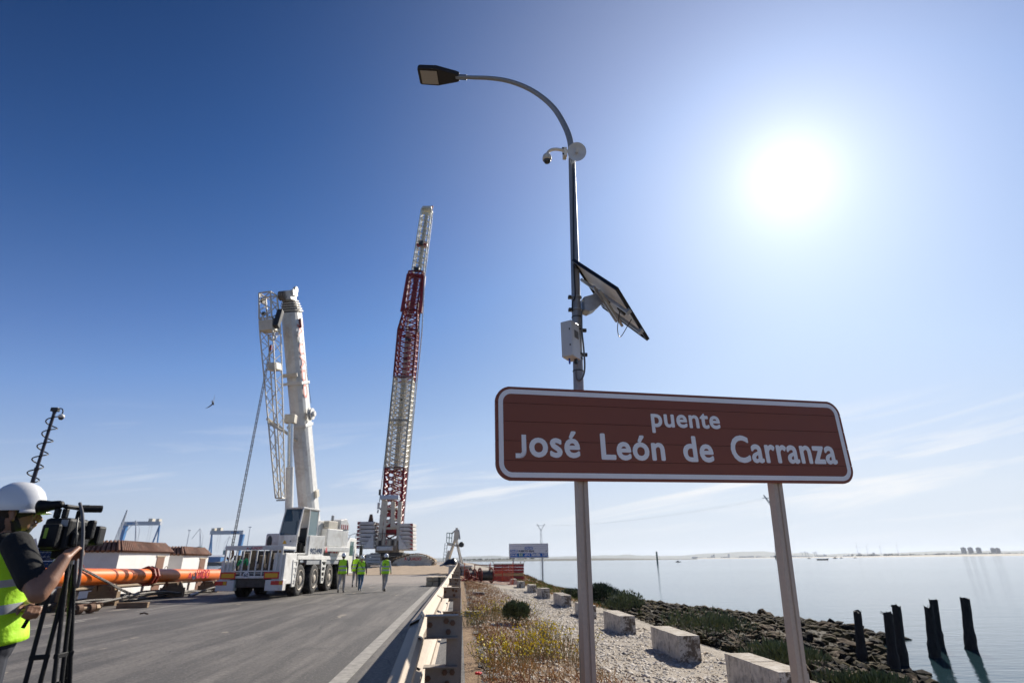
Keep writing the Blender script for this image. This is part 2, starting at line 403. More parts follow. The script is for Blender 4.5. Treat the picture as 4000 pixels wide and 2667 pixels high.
def asphalt():
    m = bpy.data.materials.new('worn_asphalt'); m.use_nodes = True
    n, l = m.node_tree.nodes, m.node_tree.links; b = n['Principled BSDF']
    tc = n.new('ShaderNodeTexCoord')
    def noise(s, d=6, r=0.6, sc=None, rot=0.0):
        t = n.new('ShaderNodeTexNoise'); t.inputs['Scale'].default_value = s; t.inputs['Detail'].default_value = d; t.inputs['Roughness'].default_value = r
        src = tc.outputs['Object']
        if sc:
            mp = n.new('ShaderNodeMapping'); mp.inputs['Scale'].default_value = sc; mp.inputs['Rotation'].default_value = (0, 0, rot); l.new(src, mp.inputs[0]); src = mp.outputs[0]
        l.new(src, t.inputs['Vector']); return t.outputs[0]
    def mr(src, a, bb, c=0.0, d=1.0):
        r = n.new('ShaderNodeMapRange'); r.inputs[1].default_value = a; r.inputs[2].default_value = bb; r.inputs[3].default_value = c; r.inputs[4].default_value = d; l.new(src, r.inputs[0]); return r.outputs[0]
    def mix(f, a, c):
        x = n.new('ShaderNodeMixRGB'); l.new(f, x.inputs[0])
        for k, s in ((1, a), (2, c)):
            if isinstance(s, tuple): x.inputs[k].default_value = (*s, 1)
            else: l.new(s, x.inputs[k])
        return x.outputs[0]
    speck = mr(noise(120, 2, 0.7), 0.3, 0.7)
    c = mix(speck, (0.040, 0.036, 0.032), (0.120, 0.108, 0.096))
    c = mix(mr(noise(1.2, 5, 0.65, (1.2, 0.10, 1), R(9)), 0.46, 0.62, 0, 0.75), c, (0.215, 0.192, 0.168))      # dusty wheel tracks
    c = mix(mr(noise(1.6, 5, 0.65, (1.4, 0.07, 1), R(-14)), 0.50, 0.66, 0, 0.65), c, (0.19, 0.17, 0.148))
    c = mix(mr(noise(0.5, 6, 0.7), 0.53, 0.66, 0, 0.6), c, (0.05, 0.045, 0.04))                              # darker oil and patching
    vo = n.new('ShaderNodeTexVoronoi'); vo.feature = 'DISTANCE_TO_EDGE'; vo.inputs['Scale'].default_value = 0.33
    wv = n.new('ShaderNodeMixRGB'); wv.blend_type = 'ADD'; wv.inputs[0].default_value = 0.6; l.new(tc.outputs['Object'], wv.inputs[1]); nn = n.new('ShaderNodeTexNoise'); nn.inputs['Scale'].default_value = 1.3; nn.inputs['Detail'].default_value = 6; l.new(tc.outputs['Object'], nn.inputs['Vector']); l.new(nn.outputs['Color'], wv.inputs[2]); l.new(wv.outputs[0], vo.inputs['Vector'])
    c = mix(mr(vo.outputs['Distance'], 0.006, 0.0, 0, 0.75), c, (0.03, 0.028, 0.026))                        # cracks
    c = mix(mr(noise(16, 4, 0.75), 0.42, 0.62, 0, 0.55), c, (0.045, 0.041, 0.037))
    c = mix(mr(noise(30, 2, 0.6), 0.60, 0.66, 0, 0.55), c, (0.25, 0.225, 0.20))                                # pale chippings
    sp = n.new('ShaderNodeSeparateXYZ'); l.new(tc.outputs['Object'], sp.inputs[0])
    far = n.new('ShaderNodeMath'); far.operation = 'MULTIPLY_ADD'; l.new(noise(0.35, 5), far.inputs[0]); far.inputs[1].default_value = 16.0; l.new(sp.outputs[1], far.inputs[2])
    c = mix(mr(far.outputs[0], 44, 54, 0, 0.9), c, mix(mr(noise(6, 6), 0.35, 0.7), (0.24, 0.20, 0.165), (0.38, 0.33, 0.28)))   # dirt spread over the far end
    c = mix(mr(noise(2.4, 3, 0.5, (0.55, 0.2, 1)), 0.685, 0.70, 0, 0.6), c, (0.33, 0.28, 0.22))              # dropped mud
    l.new(c, b.inputs['Base Color'])
    l.new(mr(speck, 0, 1, 0.62, 0.85), b.inputs['Roughness'])
    bp = n.new('ShaderNodeBump'); bp.inputs['Strength'].default_value = 0.5; bp.inputs['Distance'].default_value = 0.01
    l.new(noise(120, 3, 0.7), bp.inputs['Height']); l.new(bp.outputs[0], b.inputs['Normal'])
    return m
rd = MB()
ry = [-30, 0, 10, 20, 30, 40, 45] + [48 + 4 * i for i in range(12)] + [120, 200]
rx = [-14.0, -10, -6, -2, 0.1]
rd.v = [(x, y, gz(-1, y) + 0.006) for y in ry for x in rx]
rd.f = [(j * 5 + i, j * 5 + i + 1, (j + 1) * 5 + i + 1, (j + 1) * 5 + i) for j in range(len(ry) - 1) for i in range(4)]; rd.m = [0] * len(rd.f)
tag(rd.build('road', asphalt()), kind='structure')
LINE = M('worn_road_paint', (0.30, 0.28, 0.25), 0.8, var=0.25, scale=8, dirt=(0.13, 0.125, 0.12), dirt_amt=0.9, dscale=5)
road_o = bpy.data.objects['road']
el_ = MB(); el_.quad((-1.58, -8, 0.011), (-1.36, -8, 0.011), (-1.36, 36, 0.011), (-1.58, 36, 0.011)); el_.build('edge_line', LINE, road_o)
for x, y0, y1 in ((-10.1, 10.5, 13), (-10.1, 16, 18.5), (-10.1, 20.5, 24.5), (-9.85, 15, 17.5), (-5.6, 39, 42), (-10.1, 27, 31)):
    q = MB(); q.quad((x - .05, y0, 0.011), (x + .05, y0, 0.011), (x + .05, y1, 0.011), (x - .05, y1, 0.011)); q.build('lane_mark', LINE, road_o)

def water_mat():
    m = bpy.data.materials.new('sea_water'); m.use_nodes = True
    n, l = m.node_tree.nodes, m.node_tree.links; b = n['Principled BSDF']
    b.inputs['Base Color'].default_value = (0.010, 0.036, 0.046, 1); b.inputs['Roughness'].default_value = 0.08; b.inputs['IOR'].default_value = 1.33
    tc = n.new('ShaderNodeTexCoord')
    def noise(s, sc_, d=4):
        mp = n.new('ShaderNodeMapping'); mp.inputs['Scale'].default_value = sc_; mp.inputs['Rotation'].default_value = (0, 0, R(12)); l.new(tc.outputs['Object'], mp.inputs[0])
        t = n.new('ShaderNodeTexNoise'); t.inputs['Scale'].default_value = s; t.inputs['Detail'].default_value = d; l.new(mp.outputs[0], t.inputs['Vector']); return t.outputs[0]
    a = n.new('ShaderNodeMath'); a.operation = 'MULTIPLY_ADD'; l.new(noise(0.5, (0.6, 1.6, 1)), a.inputs[0]); a.inputs[1].default_value = 1.6
    l.new(noise(2.4, (0.7, 1.5, 1), 3), a.inputs[2])
    # calmer and rougher stretches
    st = n.new('ShaderNodeMapRange'); st.inputs[1].default_value = 0.35; st.inputs[2].default_value = 0.65; st.inputs[3].default_value = 0.22; st.inputs[4].default_value = 0.6
    l.new(noise(0.012, (0.25, 1.0, 1), 6), st.inputs[0])
    bp = n.new('ShaderNodeBump'); bp.inputs['Distance'].default_value = 0.05; l.new(st.outputs[0], bp.inputs['Strength'])
    l.new(a.outputs[0], bp.inputs['Height']); l.new(bp.outputs[0], b.inputs['Normal'])
    return m
wm = MB(); wm.quad((-16000, -300, WZ), (16000, -300, WZ), (16000, 22000, WZ), (-16000, 22000, WZ))
tag(wm.build('water', water_mat()), kind='structure')

# ---- far land: ridge strips with real depth
def ridge(name, az0, az1, dist, depth, hfun, mat, n=120, base=-3):
    b = MB(); rows = []
    for i in range(n + 1):
        a = lerp(az0, az1, i / n); h = hfun(a)
        for r, k in ((dist, 0.0), (dist + depth * .1, .25), (dist + depth * .35, .75), (dist + depth * .6, 1.0), (dist + depth, .2)):
            b.v.append((sin(a) * r, cos(a) * r, base + (h - base) * k))
    for i in range(n):
        for k in range(4): b.f.append((i * 5 + k, i * 5 + k + 1, (i + 1) * 5 + k + 1, (i + 1) * 5 + k))
    b.m = [0] * len(b.f)
    return tag(b.build(name, mat, smooth=True), kind='structure')
HILL = M('far_hills', (0.10, 0.11, 0.08), 0.95, var=0.35, scale=0.004, dirt=(0.3, 0.27, 0.22), dirt_amt=0.5, dscale=0.002)
MARSH = M('salt_marsh', (0.055, 0.055, 0.035), 0.95, var=0.3, scale=0.01)
SAND = M('far_beach', (0.42, 0.37, 0.28), 0.95, var=0.15, scale=0.01)
def hh(a):
    d = math.degrees(a)
    return 55 + 55 * abs(mnoise.noise(Vector((d * 0.11, 2.2, 0)))) + 22 * mnoise.noise(Vector((d * 0.6, 5.0, 0))) + 60 * math.exp(-((d - 26) / 3.5) ** 2) + 40 * math.exp(-((d - 3) / 2.5) ** 2)
ridge('far_hills', R(-48), R(62), 11500, 2500, hh, HILL, 260)
def mh(a):
    d = math.degrees(a)
    return max(0.6, 5.5 * smooth(0, 4, d) * (1 - smooth(13, 21, d)) + 1.2 * mnoise.noise(Vector((d * 3, 1, 0))))
ridge('marsh_spit', R(-3), R(22), 2300, 300, mh, MARSH, 100, -2.4)
def rh(a):
    d = math.degrees(a)
    return 4 + 9 * smooth(30, 48, d) + 2.0 * mnoise.noise(Vector((d * 2, 8, 0)))
ridge('far_shore', R(22), R(60), 5200, 700, rh, SAND, 120, -2.4)

# ================================================================== BROWN BRIDGE SIGN
BROWN = M('brown_sign_sheeting', (0.25, 0.074, 0.040), 0.55, var=0.06, scale=2)
SIGNW = M('white_sign_sheeting', (0.92, 0.92, 0.93), 0.6, var=0.03)
POSTM = M('tan_sign_post', (0.50, 0.42, 0.35), 0.6, var=0.06, scale=30, bump=0.03, bscale=200)
sBL, sTL = W(1932, 1874, 5.15), W(1940, 1507, 5.15)
sBR, sTR = W(3350, 1890, 6.05), W(3264, 1568, 6.05)
sc0 = (sBL + sTL + sBR + sTR) / 4
sx_ = ((sBR - sBL) + (sTR - sTL)).normalized()
SW_ = ((sBR - sBL).length + (sTR - sTL).length) / 2
SH_ = ((sTL - sBL).length + (sTR - sBR).length) / 2
sup = ((sTL - sBL) + (sTR - sBR)).normalized()
sgn = thing('bridge_sign', 'large brown rounded sign reading puente José León de Carranza on two posts', 'sign', (0, 0, 0))
SF = frame(sc0, sx_, sup)               # local x along, y up, z towards the viewer
sgn.matrix_world = Matrix.Translation(sc0)
SF0 = frame((0, 0, 0), sx_, sup)
def inset_w(y, hw, hh, r):
    dy = abs(y) - (hh - r)
    return hw if dy <= 0 else hw - r + sqrt(max(r * r - dy * dy, 0))
def band(y0, y1, hw, hh, r, n=10):
    yy = [lerp(y0, y1, i / n) for i in range(n + 1)]
    return [(inset_w(y, hw, hh, r), y) for y in yy] + [(-inset_w(y, hw, hh, r), y) for y in reversed(yy)]
hw, hh, rr = SW_ / 2, SH_ / 2, 0.155
edges = [-hh, -hh + SH_ * 0.205, -hh + SH_ * 0.41, -hh + SH_ * 0.615, -hh + SH_ * 0.815, hh]
for i in range(5):
    b = MB(); g = 0.0022
    b.prism(band(edges[i] + g, edges[i + 1] - g, hw, hh, rr, 14), -0.035, 0.0, 'z')
    o = b.build('slat', BROWN, sgn); o.data.transform(SF0)
bk = MB(); bk.prism(band(-hh + .01, hh - .01, hw - .01, hh, rr), -0.033, -0.006, 'z'); o = bk.build('seam_backing', M('seam_brown', (.06, .022, .014), .8), sgn); o.data.transform(SF0)
def ring(hw, hh, r, n=10):
    pts = []
    for cx, cy, a0 in ((hw - r, hh - r, 0), (-hw + r, hh - r, 90), (-hw + r, -hh + r, 180), (hw - r, -hh + r, 270)):
        pts += [(cx + r * cos(R(a0 + 90 * i / n)), cy + r * sin(R(a0 + 90 * i / n))) for i in range(n + 1)]
    return pts
b = MB(); o1, o2 = ring(hw - 0.028, hh - 0.028, rr - 0.028), ring(hw - 0.073, hh - 0.073, rr - 0.073)
n_ = len(o1); b.v = [(x, y, 0.0025) for x, y in o1] + [(x, y, 0.0025) for x, y in o2]
b.f = [(i, (i + 1) % n_, n_ + (i + 1) % n_, n_ + i) for i in range(n_)]; b.m = [0] * n_
o = b.build('border_line', SIGNW, sgn); o.data.transform(SF0)
def word(t, x0, x1, y, bold, tall):
    xc = (x0 + x1) / 2
    return text('lettering', t, 0.25, SIGNW, sgn, SF0 @ Matrix.Translation((xc, y, 0.003)), extrude=0.0, fit=(x1 - x0), bold=bold, tall=tall, spacing=1.06)
L0, L1 = -hw, hw
def fx(px): return None
# words set out along the board as on the sheet
def onboard(px, py):
    r0 = Vector(cam2w(*(_ray(px, py)[:2]), 0)) ; u, f, w = _ray(px, py)
    d = cam2w(u, f, w); nrm_ = SF.col[2].to_3d(); o_ = Vector((0, 0, CAMZ))
    t = (sc0 - o_).dot(nrm_) / d.dot(nrm_)
    loc = SF.inverted() @ (o_ + d * t); return loc.x, loc.y
for t, pl, pr, py, bold, tall in (('puente', 2546, 2815, 1671, 0.007, 1.0), ('osé', 2068, 2268, 1786, 0.0095, 1.04), ('León', 2350, 2601, 1797, 0.0095, 1.04),
                            ('de', 2673, 2792, 1804, 0.0095, 1.04), ('Carranza', 2863, 3273, 1809, 0.0095, 1.16)):
    a, c = onboard(pl, py), onboard(pr, py)
    yb = onboard((pl + pr) / 2, py)[1]
    word(t, a[0], c[0], yb + bold, bold, tall)
ja, jb = onboard(2014, 1788), onboard(2057, 1788); jt = onboard(2040, 1697)[1]
jw = (jb[0] - ja[0]); th_j = jw * .42; jp = MB(); path = [(jb[0] - th_j / 2, jt)] + [(jb[0] - th_j / 2 - jw * .36 * (1 - cos(R(a))), ja[1] + jw * .42 + .0 - jw * .42 * sin(R(a)) + th_j * .5 * (1)) for a in range(0, 91, 10)] + [(ja[0], ja[1] + th_j * .5)]
for (xa, ya), (xb, yb) in zip(path, path[1:]):
    dv = Vector((xb - xa, yb - ya)).normalized() * th_j / 2; jp.quad((xa - dv.y, ya + dv.x, .0035), (xa + dv.y, ya - dv.x, .0035), (xb + dv.y, yb - dv.x, .0035), (xb - dv.y, yb + dv.x, .0035))
o = jp.build('lettering', SIGNW, sgn); o.data.transform(SF0)
for px_ in (2291, 3066):
    a = onboard(px_, 1880)
    top = SF @ Vector((a[0], hh - 0.005 if px_ < 2500 else hh - 0.03, -0.085)); bot = SF @ Vector((a[0] + (0.02 if px_ < 2500 else 0.01), -hh, -0.085))
    yc_ = bot.x * sin(YAW) + bot.y * cos(YAW)
    tgt = W(2309, 2667, yc_) if px_ < 2500 else W(3136, 2667, yc_)
    d = (tgt - bot).normalized(); foot = bot + d * 3.0
    p = MB()
    o_ = frame((0, 0, 0), sx_, sup)
    ax = SF.col[0].to_3d(); az_ = SF.col[2].to_3d()
    def prof(e):  # C-section: web on the left, lips on the right
        return [e + ax * u + az_ * v for u, v in ((-.05, .05), (-.012, .05), (-.006, .036), (.006, .036), (.012, .05), (.05, .05), (.05, -.05), (-.05, -.05))]
        top = bot - d * ((top - bot).length)
    vs = prof(top - sc0) + prof(foot - sc0)
    p.add(vs, [tuple(range(8)), tuple(range(15, 7, -1))] + [(i, (i + 1) % 8, 8 + (i + 1) % 8, 8 + i) for i in range(8)])
    p.build('post', POSTM, sgn)
    for yy in (-0.62, 0.0, 0.62):
        c = MB(); e = SF0 @ Vector((a[0], yy * hh, -0.05)); c.box(e, (0.12, 0.03, 0.05), SF0.to_3x3()); c.build('clamp', STEEL, sgn)

# ================================================================== LAMP POST AND WHAT HANGS ON IT
GALV = M('weathered_galvanised_pole', (0.30, 0.31, 0.32), 0.5, 0.35, var=0.12, scale=30, bump=0.05, bscale=200)
LY = 5.75
pb, pt = W(2287, 2400, LY), W(2233, 600, LY)
pdir = (pt - pb).normalized(); pbase = pb - pdir * ((pb.z + 0.2) / pdir.z)
lamp = thing('street_lamp', 'tall grey street lamp with curved arm and flat dark head behind the brown sign', 'street lamp', pbase)
def taper(b, p, q, r0, r1, n=8): b.cyl(p, q, r0, r1, n)
z0 = Vector((0, 0, 0))
b = MB(); b.cyl(z0, pt - pbase, 0.072, 0.042, 12); b.build('pole', GALV, lamp, auto=40)
arm_px = [(2233, 600), (2226, 545), (2205, 490), (2165, 425), (2110, 375), (2050, 340), (1980, 316), (1910, 306), (1850, 304), (1780, 301)]
av = [W(x, y, LY - 0.0 + 0.02 * i) - pbase for i, (x, y) in enumerate(arm_px)]
def spline(pts, n=6):
    pts = [Vector(p) for p in pts]; out = []
    for i in range(len(pts) - 1):
        p0, p1, p2, p3 = pts[max(i - 1, 0)], pts[i], pts[i + 1], pts[min(i + 2, len(pts) - 1)]
        for k in range(n):
            t = k / n; out.append(0.5 * ((2 * p1) + (p2 - p0) * t + (2 * p0 - 5 * p1 + 4 * p2 - p3) * t * t + (3 * p1 - p0 - 3 * p2 + p3) * t ** 3))
    return out + [pts[-1]]
sp_ = spline(av, 5)
b = MB(); b.tube(sp_, [lerp(0.042, 0.024, i / (len(sp_) - 1)) for i in range(len(sp_))], 12); b.build('curved_arm', GALV, lamp, smooth=True)
# lamp head: flat tapered casting seen from below
hA, hB = W(1795, 302, LY + 0.2) - pbase, W(1636, 294, LY + 0.2) - pbase
hx = (hB - hA); HL = hx.length; hx.normalize()
hyv = Vector((sin(R(12)), cos(R(12)), 0)); hyv = (hyv - hx * hyv.dot(hx)).normalized(); hzv = hx.cross(hyv)
if hzv.z < 0: hzv = -hzv
hm = Matrix((hx, hyv, hzv)).transposed().to_4x4(); hm.translation = hA
head = MB()
outl = [(0, .05), (0.04, .07), (0.16 * HL / .4, .125), (HL * .55, .15), (HL - .02, .145), (HL, .12), (HL, -.12), (HL - .02, -.145), (HL * .55, -.15), (0.16 * HL / .4, -.125), (0.04, -.07), (0, -.05)]
head.prism(outl, -0.03, 0.045, 'z'); ho = head.build('lamp_head', M('dark_lamp_casting', (0.022, 0.018, 0.016), 0.6, var=0.2), lamp, bevel=0.012); ho.data.transform(hm)
lens = MB(); lens.b2((HL * .53, -.115, -.036), (HL * .93, .115, -.031)); lo = lens.build('lens_panel', M('frosted_lens', (0.45, 0.42, 0.38), 0.35, var=0.1, scale=60), ho); lo.data.transform(hm)
nk = MB(); nk.cyl(hm @ Vector((-0.10, 0, 0)), hm @ Vector((0.03, 0, 0)), 0.036, n=14); nk.build('neck_socket', DSTEEL, lamp, smooth=False)
# strap bands and cables on the pole
def onpole(py): # point on pole axis at photo row
    t = (py - 600) / 1800.0; return pt + (pb - pt) * t * 1.0
def polept(px, py): return W(px, py, LY) - pbase
for py in (1240, 1278, 1450, 1402):
    u = W(2262, py, LY); k = (u - pbase).length
    bnd = MB(); a_ = pdir * ((u - pbase).dot(pdir)); rr_ = lerp(0.072, 0.042, a_.length / (pt - pbase).length) + 0.004
    bnd.cyl(a_ - pdir * .006, a_ + pdir * .006, rr_, n=14); bnd.build('strap', DSTEEL, lamp)
cab = MB(); cp = [W(x, y, LY - 0.06) - pbase for x, y in ((2239, 640), (2240, 800), (2241, 950), (2242, 1050), (2247, 1140), (2244, 1165), (2236, 1180), (2236, 1215))]
cab.tube(spline(cp, 4), 0.009, 6); cab.build('cable', BLACK, lamp, smooth=True)
cab = MB(); cp = [W(x, y, LY - 0.075) - pbase for x, y in ((2272, 1215), (2273, 1290), (2279, 1350), (2284, 1420), (2281, 1460), (2268, 1484), (2254, 1480), (2250, 1460), (2250, 1446))]
cab.tube(spline(cp, 5), 0.010, 6); cab.build('cable', M('grey_conduit', (0.12, 0.13, 0.14), 0.5), lamp, smooth=True)

# --- dome camera
CW = M('warm_white_plastic', (0.68, 0.63, 0.54), 0.4, var=0.05)
c0 = W(2137, 600, LY - 0.05); cm = thing('dome_camera', 'white dome security camera on a curved bracket on the lamp post', 'camera', c0)
br = [W(x, y, LY - 0.02) - c0 for x, y in ((2222, 592), (2200, 588), (2178, 584), (2158, 585), (2144, 592), (2138, 604))]
b = MB(); b.tube(spline(br, 4), [0.021] * 20 + [0.018]if False else 0.02, 10); b.build('bracket_arm', CW, cm, smooth=True)
b = MB(); e0 = W(2206, 600, LY) - c0; b.box(e0, (0.045, 0.09, 0.13)); b.build('mounting_plate', CW, cm, bevel=0.004)
for dz in (0.045, -0.045):
    b = MB(); b.cyl(e0 + Vector((-.03, -.046, dz)), e0 + Vector((-.03, -.05, dz)), .012, n=10); b.build('bolt_hole', BLACK, cm)
dc = W(2137, 618, LY - 0.05) - c0
b = MB(); b.lathe([(0.01, .062), (.035, .055), (.05, .035), (.057, .008), (.058, -.012), (.05, -.02)], dc, 20); b.build('housing', CW, cm, smooth=True)
b = MB(); b.lathe([(.053, -.012), (.056, -.018), (.056, -.03), (.05, -.036)], dc, 20); b.build('trim_ring', CREAM, cm, smooth=True)
b = MB(); b.lathe([(.046, -.02), (.045, -.045), (.037, -.065), (.02, -.078), (.004, -.081)], dc, 20)
b.build('dome_glass', M('smoked_dome', (0.012, 0.012, 0.014), 0.08, var=0.05, spec=0.8), cm, smooth=True)
# --- wireless dish
d0 = W(2252, 597, LY - 0.12); dd = thing('dish_antenna', 'round white wireless dish antenna fixed to the lamp post', 'antenna', d0)
q = (Vector((0, 0, CAMZ)) - d0 + Vector((0.8, 0.3, 2.6))).to_track_quat('Z', 'Y').to_matrix()
b = MB(); b.lathe([(.004, 0), (.05, .006), (.085, .02), (.112, .04), (.116, .041), (.113, .036), (.085, .012), (.05, -.004), (.004, -.010)], (0, 0, 0), 28, q)
b.build('reflector', M('pale_dish', (0.66, 0.70, 0.74), 0.45, var=0.04), dd, smooth=True)
b = MB(); b.cyl(z0, q @ Vector((0, 0, .075)), .018, .022, 12); b.build('feed_horn', WHITE, dd)
b = MB(); b.box(q @ Vector((0, 0, -.04)), (.05, .05, .08), q); b.build('dish_mount', BLACK, dd, bevel=.004)
wq = MB(); wq.tube(spline([W(x, y, LY - .05) - d0 for x, y in ((2228, 625), (2232, 640), (2242, 634), (2248, 632), (2252, 630))], 4), .003, 5); wq.build('loop_wire', WHITE, dd)
# --- solar panel on its bracket
P1, P2, P3, P4 = W(2246, 1014, 5.55), W(2430, 1140, 5.05), W(2518, 1310, 5.70), W(2354, 1194, 6.3)
s0 = (P1 + P2 + P3 + P4) / 4; spn = thing('solar_panel', 'tilted solar panel seen from below on a steel bracket beside the lamp post', 'solar panel', s0)
ux = ((P2 - P1) + (P3 - P4)).normalized(); uy = ((P4 - P1) + (P3 - P2)).normalized(); uy = (uy - ux * uy.dot(ux)).normalized(); un = ux.cross(uy)
if un.z < 0: un = -un
uw = ((P2 - P1).length + (P3 - P4).length) / 2; uh = ((P4 - P1).length + (P3 - P2).length) / 2
PM = Matrix((ux, uy, un)).transposed().to_4x4()
def pbox(name, a, c, mat, bev=0.0, par=None):
    m_ = MB(); m_.b2(a, c); o_ = m_.build(name, mat, par or spn, bevel=bev); o_.data.transform(PM); return o_
BACK = M('panel_back_sheet', (0.90, 0.85, 0.77), 0.5, var=0.04, scale=3, spec=0.6)
pbox('back_sheet', (-uw / 2 + .01, -uh / 2 + .01, -.004), (uw / 2 - .01, uh / 2 - .01, .002), BACK)
pbox('cell_face', (-uw / 2 + .02, -uh / 2 + .02, .003), (uw / 2 - .02, uh / 2 - .02, .008), M('solar_cells', (0.012, 0.016, 0.045), 0.12, var=0.2, scale=12))
for a, c in (((-uw / 2, -uh / 2, -.028), (uw / 2, -uh / 2 + .014, .01)), ((-uw / 2, uh / 2 - .014, -.028), (uw / 2, uh / 2, .01)),
             ((-uw / 2, -uh / 2 + .014, -.028), (-uw / 2 + .014, uh / 2 - .014, .01)), ((uw / 2 - .014, -uh / 2 + .014, -.028), (uw / 2, uh / 2 - .014, .01))):
    pbox('frame_bar', a, c, M('black_anodised', (0.02, 0.02, 0.023), 0.35, 0.3))
for t in (-.12, .27):
    pbox('cross_rail', (-uw / 2 - .03, uh * t - .016, -.062), (uw / 2 + .03, uh * t + .016, -.03), STEEL, .003)
    pbox('rail_end', (uw / 2 + .0, uh * t - .022, -.066), (uw / 2 + .035, uh * t + .022, -.012), STEEL)
pbox('strut', (-.05, -uh * .3, -.09), (-.02, uh * .42, -.063), STEEL)
pbox('strut', (.07, -uh * .3, -.09), (.10, uh * .42, -.063), STEEL)
pbox('junction_box', (-.16, uh * .02, -.04), (-.06, uh * .12, -.005), BLACK)
pbox('junction_box', (.16, uh * .04, -.04), (.26, uh * .12, -.005), BLACK)
w_ = MB(); w_.tube(spline([PM @ Vector(p) for p in ((.2, uh * .08, -.045), (.18, uh * .3, -.16), (.24, uh * .38, -.2), (.34, uh * .2, -.08), (.36, uh * .14, -.02))], 6), .005, 5); w_.build('lead_wire', BLACK, spn, smooth=True)
br = MB(); ba = [W(x, y, LY - .07) - s0 for x, y in ((2282, 1159), (2315, 1150), (2322, 1142), (2348, 1160), (2356, 1172), (2354, 1182), (2330, 1205), (2306, 1216), (2284, 1208))]
bb_ = [v + Vector((-.02, .13, 0)) for v in ba]; n9 = len(ba)
br.add(ba + bb_, [tuple(range(n9)), tuple(range(2 * n9 - 1, n9 - 1, -1))] + [(i, (i + 1) % n9, n9 + (i + 1) % n9, n9 + i) for i in range(n9)])
br.build('pivot_bracket', STEEL, spn)
for py in (1163, 1212):
    a_ = pdir * ((W(2262, py, LY) - pbase).dot(pdir)) + pbase - s0
    m_ = MB(); m_.cyl(a_ - pdir * .007, a_ + pdir * .007, .066, n=14); m_.build('pole_clamp', STEEL, spn)
    m_ = MB(); m_.box(a_ + Vector((-.075, -.01, 0)), (.03, .05, .03)); m_.build('clamp_bolt', DSTEEL, spn)
# --- equipment cabinet
k0 = W(2226, 1400, LY - .17); kb = thing('equipment_cabinet', 'pale grey metal equipment box with louvred side strapped to the lamp post', 'cabinet', k0, 0)
KM = M('pale_grey_enamel', (0.60, 0.60, 0.60), 0.4, var=0.04)
rk = Euler((0, 0, R(-38))).to_matrix()
hk = (W(2226, 1262, LY - .17) - k0).z
hb = hk
def kbox(name, a, c, mat, bev=0.0):
    m_ = MB(); m_.b2(a, c); o_ = m_.build(name, mat, kb, bevel=bev); o_.data.transform(rk.to_4x4()); return o_
kbox('box_body', (-.055, -.055, 0), (.075, .11, hb), KM, .006)
kbox('box_door', (-.054, -.075, .004), (.074, -.057, hb - .004), KM, .004)
for i in range(8): kbox('louvre', (.0755, -.015, hb * .55 + i * .011), (.081, .075, hb * .55 + i * .011 + .005), M('louvre_dark', (0.18, 0.18, 0.18), 0.6))
for zz in (hb * .28, hb * .72): kbox('door_lock', (.045, -.08, zz), (.056, -.0755, zz + .02), BLACK)
kbox('cable_gland', (.03, .04, -.05), (.06, .07, -.001), BLACK); kbox('blue_antenna', (-.01, -.01, -.06), (.004, .004, -.001), M('blue_plastic', (0.02, 0.06, 0.4), 0.4))
for py in (1290, 1385):
    a_ = pdir * ((W(2262, py, LY) - pbase).dot(pdir)) + pbase - k0
    m_ = MB(); m_.cyl(a_ - pdir * .005, a_ + pdir * .005, .069, n=14); m_.box(a_ + Vector((.08, 0, 0)), (.05, .03, .035)); m_.build('strap_buckle', DSTEEL, kb)

# ================================================================== GUARDRAILS
RAIL = M('sandy_galvanised_rail', (0.37, 0.295, 0.215), 0.55, 0.15, var=0.12, scale=5, dirt=(0.30, 0.24, 0.18), dirt_amt=0.5, dscale=2.5, bump=0.08)
POSTG = M('dusty_rail_post', (0.36, 0.31, 0.26), 0.7, 0.15, var=0.15, scale=9, dirt=(0.22, 0.15, 0.1), dirt_amt=0.45, dscale=6, bump=0.15, bscale=90)
WP = [(0.0, .155), (-.03, .155), (-.012, .135), (-.085, .105), (-.085, .062), (-.006, .02), (-.006, -.02), (-.085, -.062), (-.085, -.105), (-.012, -.135), (-.03, -.155), (0, -.155)]
WP = [(-.018, .156), (-.004, .136), (-.080, .104), (-.085, .064), (-.008, .022), (-.008, -.022), (-.085, -.064), (-.080, -.104), (-.004, -.136), (-.018, -.156)]
def wbeam(b, x, z, ya, yb, za=0.0, zb=0.0, s=1.0, t=0.005, flip=1):
    out = [(x + u * s * flip, z + v * s) for u, v in WP]; inn = [(a + t * flip, c) for a, c in out]
    for (p, q), (r, w) in (((out[i], out[i + 1]), (inn[i], inn[i + 1])) for i in range(len(out) - 1)):
        for u, v in ((p, q), (r, w)):
            b.quad((u[0], ya, u[1] + za), (v[0], ya, v[1] + za), (v[0], yb, v[1] + zb), (u[0], yb, u[1] + zb))
    for i in (0, -1):
        b.quad((out[i][0], ya, out[i][1] + za), (inn[i][0], ya, inn[i][1] + za), (inn[i][0], yb, inn[i][1] + zb), (out[i][0], yb, out[i][1] + zb))
    for i in range(len(out) - 1):
        for yy, zz in ((ya, za), (yb, zb)):
            b.quad((out[i][0], yy, out[i][1] + zz), (out[i + 1][0], yy, out[i + 1][1] + zz), (inn[i + 1][0], yy, inn[i + 1][1] + zz), (inn[i][0], yy, inn[i][1] + zz))
gr = thing('guardrail', 'double height sandy steel guardrail along the near side of the road', 'guardrail', (0, 0, 0))
XB = -0.215
pst = MB()   # post: C-section open to the rear
for a, c in (((-.07, -.005, -.3), (.025, .005, 1.075)), ((-.07, .0055, -.3), (-.063, .06, 1.075)), ((.018, .0055, -.3), (.025, .06, 1.075))): pst.b2(a, c)
spc = MB()
